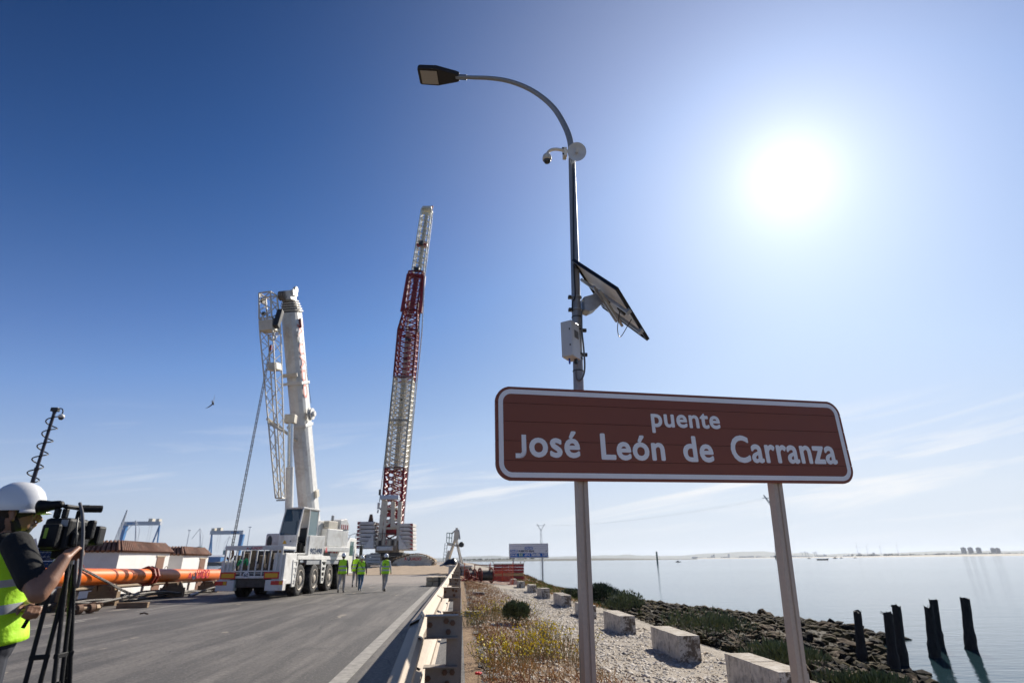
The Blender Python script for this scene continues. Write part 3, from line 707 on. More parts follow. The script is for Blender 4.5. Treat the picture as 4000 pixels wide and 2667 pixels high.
for a, c in (((-.195, -.006, .0), (-.002, .004, .115)), ((-.205, -.05, .1155), (-.0, .05, .122)), ((-.205, -.05, -.007), (-.0, .05, -.0005))): spc.b2(a, c)
blt = MB(); blt.cyl((0, 0, 0), (0, -.014, 0), .017, n=6)
proto = {}
y = 3.95; k = 0
posts_y = []
while y < 62: posts_y.append(y); y += 4.0
for k, y in enumerate(posts_y):
    zz = gz(-.5, y)
    if k == 0:
        proto['post'] = pst.build('post', POSTG, gr); proto['post'].location = (0, y, zz)
        proto['spacer'] = spc.build('spacer', POSTG, gr); proto['spacer'].location = (0, y - .008, zz + .963)
        proto['bolt'] = blt.build('bolt', RUST, gr); proto['bolt'].location = (-.035, y - .015, zz + 1.04)
    else:
        inst(proto['post'], 'post', gr, (0, y, zz)); inst(proto['spacer'], 'spacer', gr, (0, y - .008, zz + .963))
        if k < 5: inst(proto['bolt'], 'bolt', gr, (-.035, y - .015, zz + 1.04))
    inst(proto['spacer'], 'spacer', gr, (0, y - .008, zz + .683))
    if k < 5:
        for dx, dz in ((-.075, 1.05), (-.06, .99), (-.175, 1.03), (-.03, .77), (-.075, .77), (-.06, .71), (-.175, .74)): inst(proto['bolt'], 'bolt', gr, (dx, y - .013, zz + dz))
yy = [-4.0] + [p for p in posts_y]
for ya, yb in zip(yy, yy[1:]):
    for zc in (.945, .625):
        b = MB(); off = .004 * (int(ya / 4) % 2)
        wbeam(b, XB + off + (.003 if zc < .7 else 0), zc, ya - (.12 if ya > 0 else 0), yb + (.12 if ya > 0 else .02), gz(-.5, ya) - (.80 if ya < 0 and zc > .7 else .44 if ya < 0 else 0), gz(-.5, yb)); b.build('beam', RAIL, gr, auto=50)
# far side
gl = thing('guardrail', 'single beam guardrail behind the orange pipe on the far side of the road', 'guardrail', (-14.3, 0, 0))
b0 = MB(); b0.b2((-.05, -.004, -.9), (.05, .004, .72)); b0.b2((-.05, .0045, -.9), (-.043, .05, .72)); b0.b2((.043, .0045, -.9), (.05, .05, .72)); b0.b2((.052, -.04, .52), (.13, .04, .66))
pr0 = None
for k in range(27):
    y = 8 + 2.35 * k
    if pr0 is None: pr0 = b0.build('post', POSTG, gl); pr0.location = (0, y, gz(-14, y))
    else: inst(pr0, 'post', gl, (0, y, gz(-14, y)))
for k in range(14):
    ya = 8 + 4.7 * k; b = MB(); wbeam(b, .14 + .003 * (k % 2), .62, ya - .1, ya + 4.8, gz(-14, ya), gz(-14, ya + 4.7), flip=-1); b.build('beam', RAIL, gl, auto=50)

# ================================================================== VERGE, SHORE
def icos(sub=1):
    bm = bmesh.new(); bmesh.ops.create_icosphere(bm, subdivisions=sub, radius=1.0)
    v = np.array([x.co[:] for x in bm.verts]); f = np.array([[q.index for q in t.verts] for t in bm.faces]); bm.free(); return v, f
def scatter_mesh(name, base_v, base_f, pos, scl, rot, mats, midx=None, smooth=False):
    """one mesh made of many small copies: pos (N,3) scl (N,3) rot (N,) about z plus random tip"""
    N = len(pos); nv, nf = len(base_v), len(base_f); k = base_f.shape[1]
    V = base_v[None] * scl[:, None, :]
    c, s = np.cos(rot), np.sin(rot)
    x = V[..., 0] * c[:, None] - V[..., 1] * s[:, None]; y = V[..., 0] * s[:, None] + V[..., 1] * c[:, None]
    V = np.stack([x, y, V[..., 2]], -1) + pos[:, None, :]
    F = (base_f[None] + (np.arange(N) * nv)[:, None, None]).reshape(-1, k)
    me = bpy.data.meshes.new(name); me.vertices.add(N * nv); me.vertices.foreach_set('co', V.reshape(-1).astype(np.float32))
    me.loops.add(len(F) * k); me.loops.foreach_set('vertex_index', F.reshape(-1).astype(np.int32))
    me.polygons.add(len(F)); me.polygons.foreach_set('loop_start', np.arange(0, len(F) * k, k, dtype=np.int32))
    for m_ in mats: me.materials.append(m_)
    if midx is not None: me.polygons.foreach_set('material_index', np.repeat(midx, nf).astype(np.int32))
    me.update(calc_edges=True); me.validate()
    if smooth: me.shade_smooth()
    o = bpy.data.objects.new(name, me); COL.objects.link(o); return o
def GT(px, py):
    u, f, w = _ray(px, py); d = cam2w(u, f, w); t = 2.0 / d.length; st = .02 / d.length * 10
    for _ in range(4000):
        p = Vector((0, 0, CAMZ)) + d * t
        if p.z <= gz(p.x, p.y): return Vector((p.x, p.y, gz(p.x, p.y)))
        t += st
    return p
rng = np.random.default_rng(5)
# gravel on the path and between the weeds
bv = np.array([(1, 0, 0), (0, 1, 0), (-1, 0.1, 0), (0.1, -1, 0), (.1, .1, .75), (0, 0, -.6), (.6, .6, .35), (-.6, -.5, .4)], float)
bf = np.array([(0, 6, 4), (6, 1, 4), (1, 2, 4), (2, 7, 4), (7, 3, 4), (3, 0, 4), (1, 6, 0), (3, 7, 2)])
N = 26000
gx = np.concatenate([rng.uniform(1.9, 5.0, N), rng.uniform(.3, 2.2, 11000)]); gy = np.concatenate([4.5 + 34 * rng.random(N) ** 1.7, 4.5 + 30 * rng.random(11000) ** 1.6])
pos = np.array([(x, y, gz(x, y)) for x, y in zip(gx, gy)])
base = rng.gamma(3, .0075, len(pos)).clip(.006, .07) * (0.8 + 0.012 * pos[:, 1])
scl = base[:, None] * rng.uniform(.6, 1.3, (len(pos), 3)); scl[:, 2] *= .8
PEB = [M('pebble_white', (0.50, 0.45, 0.39), 0.85, var=0.2, scale=3), M('pebble_tan', (0.37, 0.30, 0.22), 0.85, var=0.25, scale=3), M('pebble_grey', (0.26, 0.24, 0.22), 0.9, var=0.3, scale=3)]
o = scatter_mesh('gravel', bv, bf, pos, scl, rng.uniform(0, 6.28, len(pos)), PEB, rng.choice(3, len(pos), p=[.55, .3, .15]))
tag(o, 'loose pale gravel and broken shell over the verge', 'gravel', kind='stuff')

# broken asphalt lip behind the rail
lip = MB(); yl = 4.0; n_l = 0
while yl < 45:
    w_ = random.uniform(.1, .35); h_ = random.uniform(.04, .1); d_ = random.uniform(.05, .2)
    yl += w_ * .8 + (0.0 if random.random() < .7 else .5)
    x0 = .3 + random.uniform(0, .08)
    lip.prism([(x0, yl), (x0 + d_, yl + random.uniform(0, .1)), (x0 + d_ * random.uniform(.6, 1.1), yl + w_), (x0, yl + w_ * .9)], gz(.5, yl) - .1, gz(.5, yl) + h_ * .35, 'z')
tag(lip.build('asphalt_rubble', M('old_asphalt', (0.10, 0.09, 0.08), 0.95, var=0.3, bump=0.8, bscale=25), bevel=0.0), 'crumbled asphalt edge lying behind the near guardrail', 'rubble', kind='stuff')

# white painted concrete blocks
blk_px = [2835, 2540, 2358, 2242, 2157, 2093, 2050, 2012, 1985]
blabels = ['whitewashed concrete block nearest the camera, partly behind the right sign post', 'whitewashed concrete block second nearest, standing clear between the sign posts',
           'whitewashed concrete block third nearest, just right of the left sign post', 'whitewashed concrete block half hidden behind the left sign post',
           'whitewashed concrete block just left of the left sign post', 'whitewashed concrete block beyond, sixth along the gravel path',
           'whitewashed concrete block seventh along the gravel path', 'whitewashed concrete block eighth along, below the blue and white sign', 'farthest whitewashed concrete block beside the orange netting']
for i, px in enumerate(blk_px):
    yc = 4.05 * 2361 / (px - 1787.0); yfar = yc * 1.0 - 0.0
    L = random.uniform(1.55, 1.75)
    ymid = yfar - L / 2 + .35
    xx = 4.25 + random.uniform(-.04, .04)
    zz = gz(xx, ymid)
    t = thing('concrete_block', blabels[i], 'concrete block', (xx, ymid, zz - .05), R(random.uniform(-2.5, 2.5)), 'whitewashed blocks along the gravel path')
    for s in (-1, 1):
        b = MB(); h_ = .46 + random.uniform(-.02, .02)
        b.box((0, s * L / 4, h_ / 2), (.40, L / 2 - .006, h_)); bo = b.build('half_block', CONC, t, bevel=0.007)
# shore rocks
ROCKM = [M('weedy_rock', (0.048, 0.034, 0.015), 0.95, var=0.45, scale=3, bump=0.9, bscale=9, dirt=(0.13, 0.105, 0.02), dirt_amt=0.8, dscale=2.5),
         M('dark_wet_rock', (0.018, 0.014, 0.010), 0.9, var=0.4, scale=4, bump=0.9, bscale=10), M('brown_rock', (0.10, 0.063, 0.033), 0.85, var=0.35, scale=3, bump=0.8, bscale=9)]
for m_ in ROCKM:
    m_.node_tree.nodes['Principled BSDF'].inputs['Specular IOR Level'].default_value = 0.12
iv, if_ = icos(2)
def rock_v(seed, amp=.62):
    return np.array([v * (1 + amp * mnoise.noise(Vector(v) * 1.3 + Vector((seed * 7.1, 0, 0))) + .34 * mnoise.noise(Vector(v) * 2.7 + Vector((0, seed * 3.3, 0)))) for v in iv])
rocks_root = MB(); rocks_root.box((9, 25, -6), (.5, .5, .5))
rk_variants = []
for s_ in range(6):
    me = bpy.data.meshes.new('rock'); me.from_pydata([tuple(v) for v in rock_v(s_)], [], [tuple(f) for f in if_]); me.materials.append(ROCKM[[0, 1, 0, 2, 1, 0][s_]]); me.shade_smooth() if False else None
    rk_variants.append(me)
def rock_spot():
    while True:
        y = 6 + 46 * random.random() ** 1.3; s = shore_x(y); x = random.uniform(5.9, s + .8)
        if y > 36 and x < 8: continue
        if x < 6.6 and random.random() < .6: continue
        return x, y, s
cand = []
for _ in range(2600):
    x, y, s = rock_spot(); r = random.uniform(.10, .24) * (1.25 if random.random() < .12 else 1)
    if x > s - 1.6 and random.random() < .35: r *= 1.45
    cand.append((r / sqrt(x * x + y * y), x, y, r))
cand.sort(reverse=True)
def on_cam(x, y, z):
    X = x * cos(YAW) - y * sin(YAW); Y = x * sin(YAW) + y * cos(YAW)
    return Y > 2 and -.9 < X / Y < .93 and (z - CAMZ) / Y > -.2
vis = [c for c in cand if on_cam(c[1], c[2], gz(c[1], c[2]))]
for k, (_, x, y, r) in enumerate(vis[:300]):
    o = bpy.data.objects.new('rock', random.choice(rk_variants)); COL.objects.link(o); o.parent = ground
    o.location = (x, y, gz(x, y) + r * .12); o.scale = (r * random.uniform(.8, 1.3), r * random.uniform(.8, 1.4), r * random.uniform(.5, .85)); o.rotation_euler = (random.uniform(-.4, .4), random.uniform(-.4, .4), random.uniform(0, 6.3))
rest = vis[300:]
pos = np.array([(c[1], c[2], gz(c[1], c[2]) + c[3] * .1) for c in rest]); scl = np.array([[c[3] * random.uniform(.8, 1.3), c[3] * random.uniform(.8, 1.3), c[3] * random.uniform(.5, .85)] for c in rest])
iv1, if1 = icos(1); iv1 = np.array([v * (1 + .35 * mnoise.noise(Vector(v) * 1.7)) for v in iv1])
o = scatter_mesh('rock', iv1, if1, pos, scl, rng.uniform(0, 6.28, len(pos)), ROCKM, rng.choice(3, len(pos), p=[.55, .3, .15])); o.parent = ground; o['kind'] = 'stuff'
# small stones among the rocks
N = 9000; sy = 6 + 44 * rng.random(N) ** 1.2; sxx = np.array([rng.uniform(6.0, shore_x(y) + .5) for y in sy])
pos = np.array([(x, y, gz(x, y) + .01) for x, y in zip(sxx, sy)]); scl = rng.uniform(.03, .085, (N, 1)) * rng.uniform(.7, 1.3, (N, 3))
o = scatter_mesh('shore_stones', bv, bf, pos, scl, rng.uniform(0, 6.28, N), ROCKM, rng.choice(3, N, p=[.45, .3, .25])); o.parent = ground; o['kind'] = 'stuff'

# old timber piles
PILE = M('rotten_pile', (0.030, 0.024, 0.019), 0.85, var=0.5, scale=5, bump=1.0, bscale=12, stretch=(3, 3, .7))
piles = [((3362, 2600), 2392, 36, 'single old timber pile standing on the rocks, leftmost of the piles'), ((3483, 2632), 2395, 38, 'front left timber pile of the pair at the edge of the rocks'),
         ((3516, 2596), 2368, 36, 'back right timber pile of the pair at the edge of the rocks'), ((3640, 2566), 2370, 38, 'thicker front timber pile of the pair standing in the water'),
         ((3658, 2526), 2344, 34, 'rear timber pile of the pair standing in the water'), ((3782, 2534), 2340, 38, 'rightmost timber pile standing alone in the water')]
for (bx, by), ty, wpx, lab in piles:
    p = G(bx, by, WZ); yc = p.x * sin(YAW) + p.y * cos(YAW)
    top = W(bx - (by - ty) * .065, ty, yc); h = top.z - WZ + .8; r = wpx * yc / 2480 / 2
    t = thing('timber_pile', lab, 'pile', (p.x, p.y, WZ - .8), 0, 'old timber piles off the shore')
    b = MB(); n_ = 14; lean = Vector((top.x - p.x, top.y - p.y, 0)) / h
    lv = 16
    for i in range(lv + 1):
        z = h * i / lv; rr_ = r * (1.0 - .18 * i / lv) * (1.15 if z < 1.3 else 1)
        for k in range(n_):
            a = 2 * pi * k / n_; q = rr_ * (1 + .16 * mnoise.noise(Vector((cos(a) * 1.4 + bx, sin(a) * 1.4, z * 1.6))) + (.14 * random.random() if z < 1.25 else .04 * random.random()))
            zt = z + (random.uniform(-.12, .1) if i == lv else 0)
            b.v.append((lean.x * z + q * cos(a), lean.y * z + q * sin(a), zt))
    b.f = [(i * n_ + k, i * n_ + (k + 1) % n_, (i + 1) * n_ + (k + 1) % n_, (i + 1) * n_ + k) for i in range(lv) for k in range(n_)] + [tuple(range(lv * n_, (lv + 1) * n_))]; b.m = [0] * len(b.f)
    b.build('shaft', PILE, t)
    c = MB()
    for k in range(9):
        a = random.uniform(0, 6.28); s_ = Vector((lean.x * h + cos(a) * r * .6, lean.y * h + sin(a) * r * .6, h - .05)); c.bar(s_, s_ + Vector((random.uniform(-.1, .1), random.uniform(-.1, .1), random.uniform(.05, .12))), .012)
    c.build('splinter_tuft', PILE, t)

# ---- plants
LEAF = {'sage': M('sage_leaf', (0.16, 0.17, 0.10), 0.8, var=0.3, scale=5), 'dark': M('dark_shrub_leaf', (0.035, 0.055, 0.025), 0.7, var=0.5, scale=3), 'mid': M('grey_green_leaf', (0.11, 0.14, 0.06), 0.7, var=0.35, scale=5),
        'olive': M('olive_leaf', (0.15, 0.16, 0.05), 0.75, var=0.35, scale=5), 'dry': M('dry_straw', (0.46, 0.27, 0.10), 0.85, var=0.35, scale=6), 'rusty': M('rusty_dry_weed', (0.32, 0.13, 0.05), 0.85, var=0.35, scale=6),
        'yellow': M('yellow_petal', (0.85, 0.68, 0.02), 0.6, var=0.15, scale=9), 'stem': M('weed_stem', (0.20, 0.19, 0.08), 0.8, var=0.3), 'succ': M('ice_plant', (0.20, 0.24, 0.04), 0.6, var=0.35, scale=3), 'poppy': M('poppy_red', (0.7, 0.03, 0.02), 0.5)}
def rv(a=1.0):
    v = Vector((random.gauss(0, 1), random.gauss(0, 1), random.gauss(0, 1))); return v.normalized() * a
def leafq(b, p, d, L, w):
    d = d.normalized(); s = d.cross(rv()).normalized() * w / 2
    b.quad(p - s * .5, p + d * L * .5 - s, p + d * L, p + d * L * .5 + s)
def shrub(loc, rx, ry_, h, n, mats, label, name='shrub', leaf=.12, cat='shrub', group=None, up=.6, lobes=7):
    t = thing(name, label, cat, loc, 0, group)
    b = MB(); cs = [(random.uniform(-.65, .65) * rx, random.uniform(-.65, .65) * ry_, random.uniform(.25, .62) * h, random.uniform(.45, .7)) for _ in range(lobes)]
    cs.append((0, 0, h * .55, .75))
    for i in range(n):
        c = random.choice(cs); d = rv(); d.z = abs(d.z) if random.random() < .8 else d.z
        k = random.random() ** .35 * c[3]
        p = Vector((c[0] + d.x * rx * k * .8, c[1] + d.y * ry_ * k * .8, max(.0, c[2] + d.z * h * k * .62)))
        b.cur = random.choice(range(len(mats))) if random.random() < .5 else 0
        leafq(b, p, d + Vector((0, 0, up)), leaf * random.uniform(.6, 1.4), leaf * .35)
    b.build('crown', mats, t)
    s = MB()
    for i in range(10):
        c = random.choice(cs); s.tube([(0, 0, -.1), (c[0] * .5, c[1] * .5, c[2] * .5), (c[0], c[1], c[2])], [.03 * h, .02 * h, .01 * h], 5)
    s.build('trunk', M('shrub_bark', (0.07, 0.05, 0.035), 0.9), t); return t
D, MI, OL = LEAF['dark'], LEAF['mid'], LEAF['olive']
shrub((6.7, 28.4, gz(6.7, 28.4) - .1), 1.15, 1.3, .95, 7000, [D, D, MI], 'large dark green bush behind the left sign post above the water', leaf=.11, lobes=9)
shrub((6.7, 25.2, gz(6.7, 25.2) - .1), .75, .9, .75, 3500, [D, D, MI], 'dark green bush sloping down to the rocks right of the tall bush', leaf=.10)
shrub((5.7, 31, gz(5.7, 31) - .1), .8, 1.2, .5, 3000, [D, OL], 'lower dark bush spreading left of the tall bush', leaf=.12)
sp_list = [(5.7, 21.5, .8, .8, 'sparse grey green shrub beside the third whitewashed block'), (6.2, 15.3, 1.1, .8, 'wide grey green shrub on the rocks behind the second whitewashed block'), (5.5, 10.6, .7, .45, 'low green shrub between the two nearest whitewashed blocks'),
           (6.4, 9.6, .7, .35, 'low shrub behind the nearest whitewashed block')]
for x, y, r_, h_, lab in sp_list: shrub((x, y, gz(x, y)), r_, r_ * 1.2, h_, 1500, [MI, LEAF['sage'], D, OL], lab, leaf=.10, up=1.8)
p = GT(2015, 2440); shrub((p.x, p.y, p.z), .42, .42, .5, 3600, [MI, D], 'small rounded dark green bush on the gravel verge', leaf=.07)
# tufts of weeds: stems with leaves and flowers
def weed(loc, r, h, nst, mats, label, name, cat, flower=None, nf=0, leaf=.035, group=None):
    t = thing(name, label, cat, loc, 0, group); b = MB(); fl = MB()
    for i in range(nst):
        a = random.uniform(0, 6.28); q = random.random() ** .6 * r; s = Vector((cos(a) * q * .75, sin(a) * q * .75, -.02)); e = Vector((cos(a) * q + random.uniform(-.06, .06), sin(a) * q + random.uniform(-.06, .06), h * random.uniform(.25, 1.1)))
        m_ = (s + e) / 2 + Vector((random.uniform(-.05, .05), random.uniform(-.05, .05), .03)); b.cur = 0
        pts = [s, m_, e]; w_ = .004
        for u, v in zip(pts, pts[1:]):
            d = (v - u).cross(Vector((random.uniform(-1, 1), 1, 0))).normalized() * w_; b.quad(u - d, u + d, v + d * .7, v - d * .7)
        for k in range(4):
            f = random.random(); p_ = s.lerp(e, f); b.cur = random.randrange(len(mats)); leafq(b, p_, rv() + Vector((0, 0, .4)), leaf * random.uniform(.7, 1.6), leaf * .3)
        if flower and random.random() < nf:
            for k in range(random.randint(2, 5)):
                p_ = e + rv(.05) + Vector((0, 0, .01)); f_ = random.uniform(.011, .019)
                u = rv(f_); v = u.cross(rv()).normalized() * f_; fl.quad(p_ - u, p_ - v, p_ + u, p_ + v); fl.quad(p_ - u + Vector((0, 0, f_)), p_ + v * .4, p_ + u - Vector((0, 0, f_ * .5)), p_ - v * .7)
    b.build('stems', mats, t)['kind'] = 'stuff'
    if fl.v: fl.build('flowers', flower, t)['kind'] = 'stuff'
    return t
S, DR, RU, Y = LEAF['stem'], LEAF['dry'], LEAF['rusty'], LEAF['yellow']
for px, py, r_, h_, lab in ((2060, 2560, .75, .34, 'big sprawling yellow flowering weed in the foreground verge'), (2180, 2580, .7, .40, 'yellow flowering weed touching the left sign post'), (1980, 2600, .6, .3, 'yellow flowering weed low at the bottom of the verge'),
                            (2110, 2490, .5, .30, 'thin yellow flowering weed behind the foreground clump'), (1925, 2420, 1.1, .42, 'green and yellow flowering clump left of the rounded bush'), (2000, 2410, .9, .4, 'green and yellow flowering clump behind the rounded bush'), (1850, 2445, .5, .35, 'yellow flowering clump beside the guardrail posts')):
    p = GT(px, py); green = py < 2460
    weed((p.x, p.y, gz(p.x, p.y)), r_, h_, 120 if r_ > .6 else 75, [S, LEAF['olive'] if green else DR, LEAF['mid'] if green else RU], lab, 'flowering_weed', 'flower', Y, .6 if not green else .35, group='yellow flowering weeds')
random.seed(21)
# dry grass and rusty weeds: nobody could count them
b = MB()
for i in range(17000):
    y = 4.6 + 38 * random.random() ** 1.6; x = .35 + 2.1 * random.random() ** 1.25
    if nz(x, y, .9, 3) < -.12 and random.random() < .8: continue
    if x > 2.2 and random.random() < .6: continue
    h_ = random.uniform(.03, .16) * (.5 + random.random() ** 2); z = gz(x, y); s = Vector((x, y, z)); e = s + Vector((random.gauss(0, .075), random.gauss(0, .075), h_)); w_ = random.uniform(.003, .007)
    d = Vector((random.uniform(-1, 1), random.uniform(-.4, .4), 0)).normalized() * w_
    b.cur = 1 if nz(x, y, .6, 9) > .05 else 0
    if random.random() < .12: b.cur = 2
    b.quad(s - d, s + d, e + d * .3, e - d * .3)
    if random.random() < .4: leafq(b, s.lerp(e, random.random()), rv() + Vector((0, 0, .3)), .045, .016)
tag(b.build('dry_grass', [DR, RU, S]), 'dry straw coloured and rusty weeds over the verge', 'grass', kind='stuff')
b = MB()
for i in range(7000):
    y = random.uniform(44, 68); x = random.uniform(4.6, 10.5); z = gz(x, y); s = Vector((x, y, z)); h_ = random.uniform(.08, .3)
    b.cur = 0 if nz(x, y, .4) > .0 else 1
    leafq(b, s, Vector((random.gauss(0, .5), random.gauss(0, .5), 1)), h_, .06)
for i in range(4000):
    y = random.uniform(24, 46); x = random.uniform(4.9, 7.6); z = gz(x, y); b.cur = 0 if nz(x, y, .5) > -.1 else 1
    leafq(b, Vector((x, y, z)), Vector((random.gauss(0, .5), random.gauss(0, .5), 1)), random.uniform(.06, .2), .04)
tag(b.build('ice_plant_mat', [LEAF['succ'], DR]), 'yellow green ground cover on the mound by the blue sign', 'ground cover', kind='stuff')
t = thing('poppy', 'single red poppy beside the guardrail posts', 'flower', (.18, 6.1, gz(.5, 6.1)))
b = MB(); b.bar((0, 0, -.05), (.02, 0, .40), .005); b.build('stem', S, t); b = MB()
for k in range(5): b.ell((.02 + .018 * cos(k * 1.25), .018 * sin(k * 1.25), .41), (.02, .02, .012), 6, 4)
b.build('petals', LEAF['poppy'], t)
for px, py, yaw_, lab in ((1870, 2330, .1, 'low broken kerb stone near the drums on the verge'), (1850, 2417, -.15, 'grey kerb stone lying beside the flowering clump')):
    p = G(px, py, -.08); o = MB().box((0, 0, .02), (.5, .22, .2)).build('kerb_stone', CONC, bevel=.02); o.location = (p.x, p.y, gz(p.x, p.y)); o.rotation_euler = (0, .05, yaw_); tag(o, lab, 'kerb stone')
p = G(1893, 2428, -.08); o = MB().box((0, 0, .03), (.36, .06, .03)).build('timber_offcut', PALEWOOD); o.location = (p.x, p.y, gz(p.x, p.y) + .05); o.rotation_euler = (0, .04, -.12); tag(o, 'short pale timber offcut lying on the gravel verge', 'wood')

# ================================================================== TRUCK CRANE
SHADEW = WHITE
YEL = M('yellow_reflector', (0.75, 0.42, 0.02), 0.4, var=0.1); REDR = M('red_reflector', (0.62, 0.03, 0.02), 0.35, var=0.1)
GREYP = M('grey_paint', (0.30, 0.31, 0.32), 0.5, var=0.12); RIMM = M('cream_rim', (0.50, 0.44, 0.36), 0.6, var=0.15, dirt=(0.2, 0.15, 0.1), dirt_amt=0.6, dscale=5)
def logo(parent, mtx, width, height, name='company_lettering', red=None):
    """A + hook + UADO: the hauler's lettering, the second letter drawn as a crane hook"""
    red = red or REDLET
    t = text(name, 'A', 1, red, parent, mtx @ Matrix.Diagonal((1, height / .73 / (width * .18 / .70), 1, 1)) @ Matrix.Translation((-width * .43, 0, 0)), fit=width * .155, bold=width * .008)
    t2 = text(name, 'UADO', 1, red, parent, mtx @ Matrix.Translation((width * .17, 0, 0)), fit=width * .64, bold=width * .008)
    zs = [v.co.copy() for v in t2.data.vertices]
    hk = MB(); pts = []
    for i in range(15):
        a = R(75 - 285 * i / 14 + 0); pts.append((-width * .245 + cos(a) * width * .062, height * .42 + sin(a) * height * .42))
    for (x0, y0), (x1, y1), i in zip(pts, pts[1:], range(14)):
        d = Vector((x1 - x0, y1 - y0)).normalized(); w_ = width * (.014 + .016 * sin(pi * i / 13)); nx, ny = -d.y * w_, d.x * w_
        hk.quad((x0 + nx, y0 + ny, .0014), (x0 - nx, y0 - ny, .0014), (x1 - nx, y1 - ny, .0014), (x1 + nx, y1 + ny, .0014))
    o = hk.build(name, BLUELET, parent); o.data.transform(mtx)
def spin(parent, name, prof, mats, c, axis, n=24):
    pass
# --- wheel prototype (axis x, outer face +x)
def make_wheel(parent, loc, flip, tyr, rim, hub):
    w = MB(); r, hw_ = .66, .22
    prof = [(.36, -hw_), (.52, -hw_ * 1.02), (.61, -hw_ * .95), (.655, -hw_ * .78), (r, -hw_ * .4), (r, hw_ * .4), (.655, hw_ * .78), (.61, hw_ * .95), (.52, hw_ * 1.02), (.36, hw_)]
    return None
tyre_b = MB(); RX = Matrix.Rotation(pi / 2, 3, 'Y')
tyre_b.lathe([(.42, -.2), (.50, -.225), (.60, -.215), (.650, -.18), (.668, -.10), (.668, .10), (.650, .18), (.60, .215), (.50, .225), (.42, .2)], (0, 0, 0), 40, RX)
for k in range(30):
    a = 2 * pi * k / 30; rot = Matrix.Rotation(a, 3, 'X')
    for s in (-1, 1): tyre_b.box(rot @ Vector((s * .10, 0, .668)), (.13, .06, .035), rot @ Matrix.Rotation(R(22 * s), 3, 'Z'))
rim_b = MB(); rim_b.lathe([(.43, .19), (.425, .232), (.40, .235), (.37, .20), (.33, .15), (.26, .13), (.20, .15), (.18, .22), (.13, .25), (.004, .255)], (0, 0, 0), 28, RX)
nut_b = MB()
for k in range(10):
    a = 2 * pi * k / 10; nut_b.cyl((.13, .225 * cos(a), .225 * sin(a)), (.165, .225 * cos(a), .225 * sin(a)), .02, n=6)
TRUCK = Vector((-8.65, 26.2, 0.0)); TRZ = R(-4.5)
def tw(p): return Matrix.Rotation(-TRZ, 3, 'Z') @ (p - TRUCK)
tr = thing('mobile_crane', 'white four axle mobile crane truck with raised telescopic boom, parked on the road', 'crane', TRUCK, TRZ)
wy = [2.15, 4.15, 6.6, 8.7]; wp = None
for y in wy:
    for s in (1, -1):
        if wp is None:
            wp = tyre_b.build('tyre', RUBBER, None, auto=35); rp = rim_b.build('rim', RIMM, None, auto=40); np_ = nut_b.build('wheel_nuts', RUST, None); np_['kind'] = 'stuff'
            for q in (wp, rp, np_): q.rotation_euler = (0, 0, 0)
            w_e = wp; w_e.name = 'wheel'; w_e.parent = tr; w_e.location = (1.12, y, .66); rp.parent = w_e; np_.parent = w_e
        else:
            w2 = inst(wp, 'wheel', tr, (1.12 * s, y, .66), (0, 0, 0 if s > 0 else pi)); inst(rp, 'rim', w2); q = inst(np_, 'wheel_nuts', w2); q['kind'] = 'stuff'
def tp(name, mat, boxes, bev=.012, par=None):
    b = MB()
    for a, c in boxes: b.b2(a, c)
    return b.build(name, mat, par or tr, bevel=bev)
tp('chassis', DSTEEL, [((-.45, .5, .62), (.45, 12.2, 1.18))])
for y in wy: tp('axle', DSTEEL, [((-1.0, y - .12, .52), (1.0, y + .12, .76))], .03)
tp('deck', WHITE, [((-1.33, 1.55, 1.52), (1.33, 9.9, 1.70))])
tp('side_skirt', GREYP, [((1.20, 2.95, 1.30), (1.29, 5.3, 1.515)), ((1.20, 6.1, 1.30), (1.29, 9.3, 1.515))])
tp('side_skirt', GREYP, [((-1.29, 1.7, 1.30), (-1.20, 9.3, 1.515))])
# rear load rack
rk_ = tp('rear_rack_frame', WHITE, [((-1.22, .0, 1.90), (1.22, .06, 2.08)), ((-1.22, 0, .80), (1.22, .06, .90)), ((-1.22, .0, .905), (-1.14, .06, 1.895)), ((1.14, 0, .905), (1.22, .06, 1.895)),
                                    ((-1.22, .07, 1.93), (-1.16, 1.5, 2.05)), ((1.16, .07, 1.93), (1.22, 1.5, 2.05)), ((-1.13, .005, 1.05), (1.13, .055, 1.10))])
for i in range(8):
    x = -1.0 + i * 2.0 / 7; b = MB(); b.b2((x - .025, .008, 1.105), (x + .025, .05, 1.895)); b.b2((x - .025, .008, .905), (x + .025, .05, 1.045)); b.build('rack_bar', WHITE, tr)
tp('rack_floor', GREYP, [((-1.15, .07, .95), (1.15, 1.5, 1.02))])
tp('rack_back', M('dark_interior', (0.05, 0.05, 0.05), 0.8), [((-1.15, 1.46, 1.03), (1.15, 1.5, 1.9))])
b = MB()
for k in range(6): b.cyl((-.9 + k * .36, .5 + .1 * (k % 2), 1.06), (-.9 + k * .36, .52, 1.7 + .1 * (k % 3)), .13, n=10)
b.build('stowed_gear', M('old_timber_dark', (.10, .08, .06), .9, var=.4), tr)
b = MB(); b.tube(spline([(-.7, .25, 1.3), (-.6, .2, 1.5), (-.5, .22, 1.35), (-.35, .2, 1.55), (-.3, .25, 1.3)], 5), .05, 6); b.build('green_sling', M('green_sling', (0.02, 0.3, 0.12), 0.7), tr, smooth=True)
logo(tr, frame((0, -.002, 1.935), (1, 0, 0)), .66, .10)
tp('side_cabinet', WHITE, [((.84, .10, .55), (1.33, 1.45, 1.78))], .02)
tp('side_cabinet', WHITE, [((-1.33, .10, .62), (-.86, 1.45, 1.5))], .02)
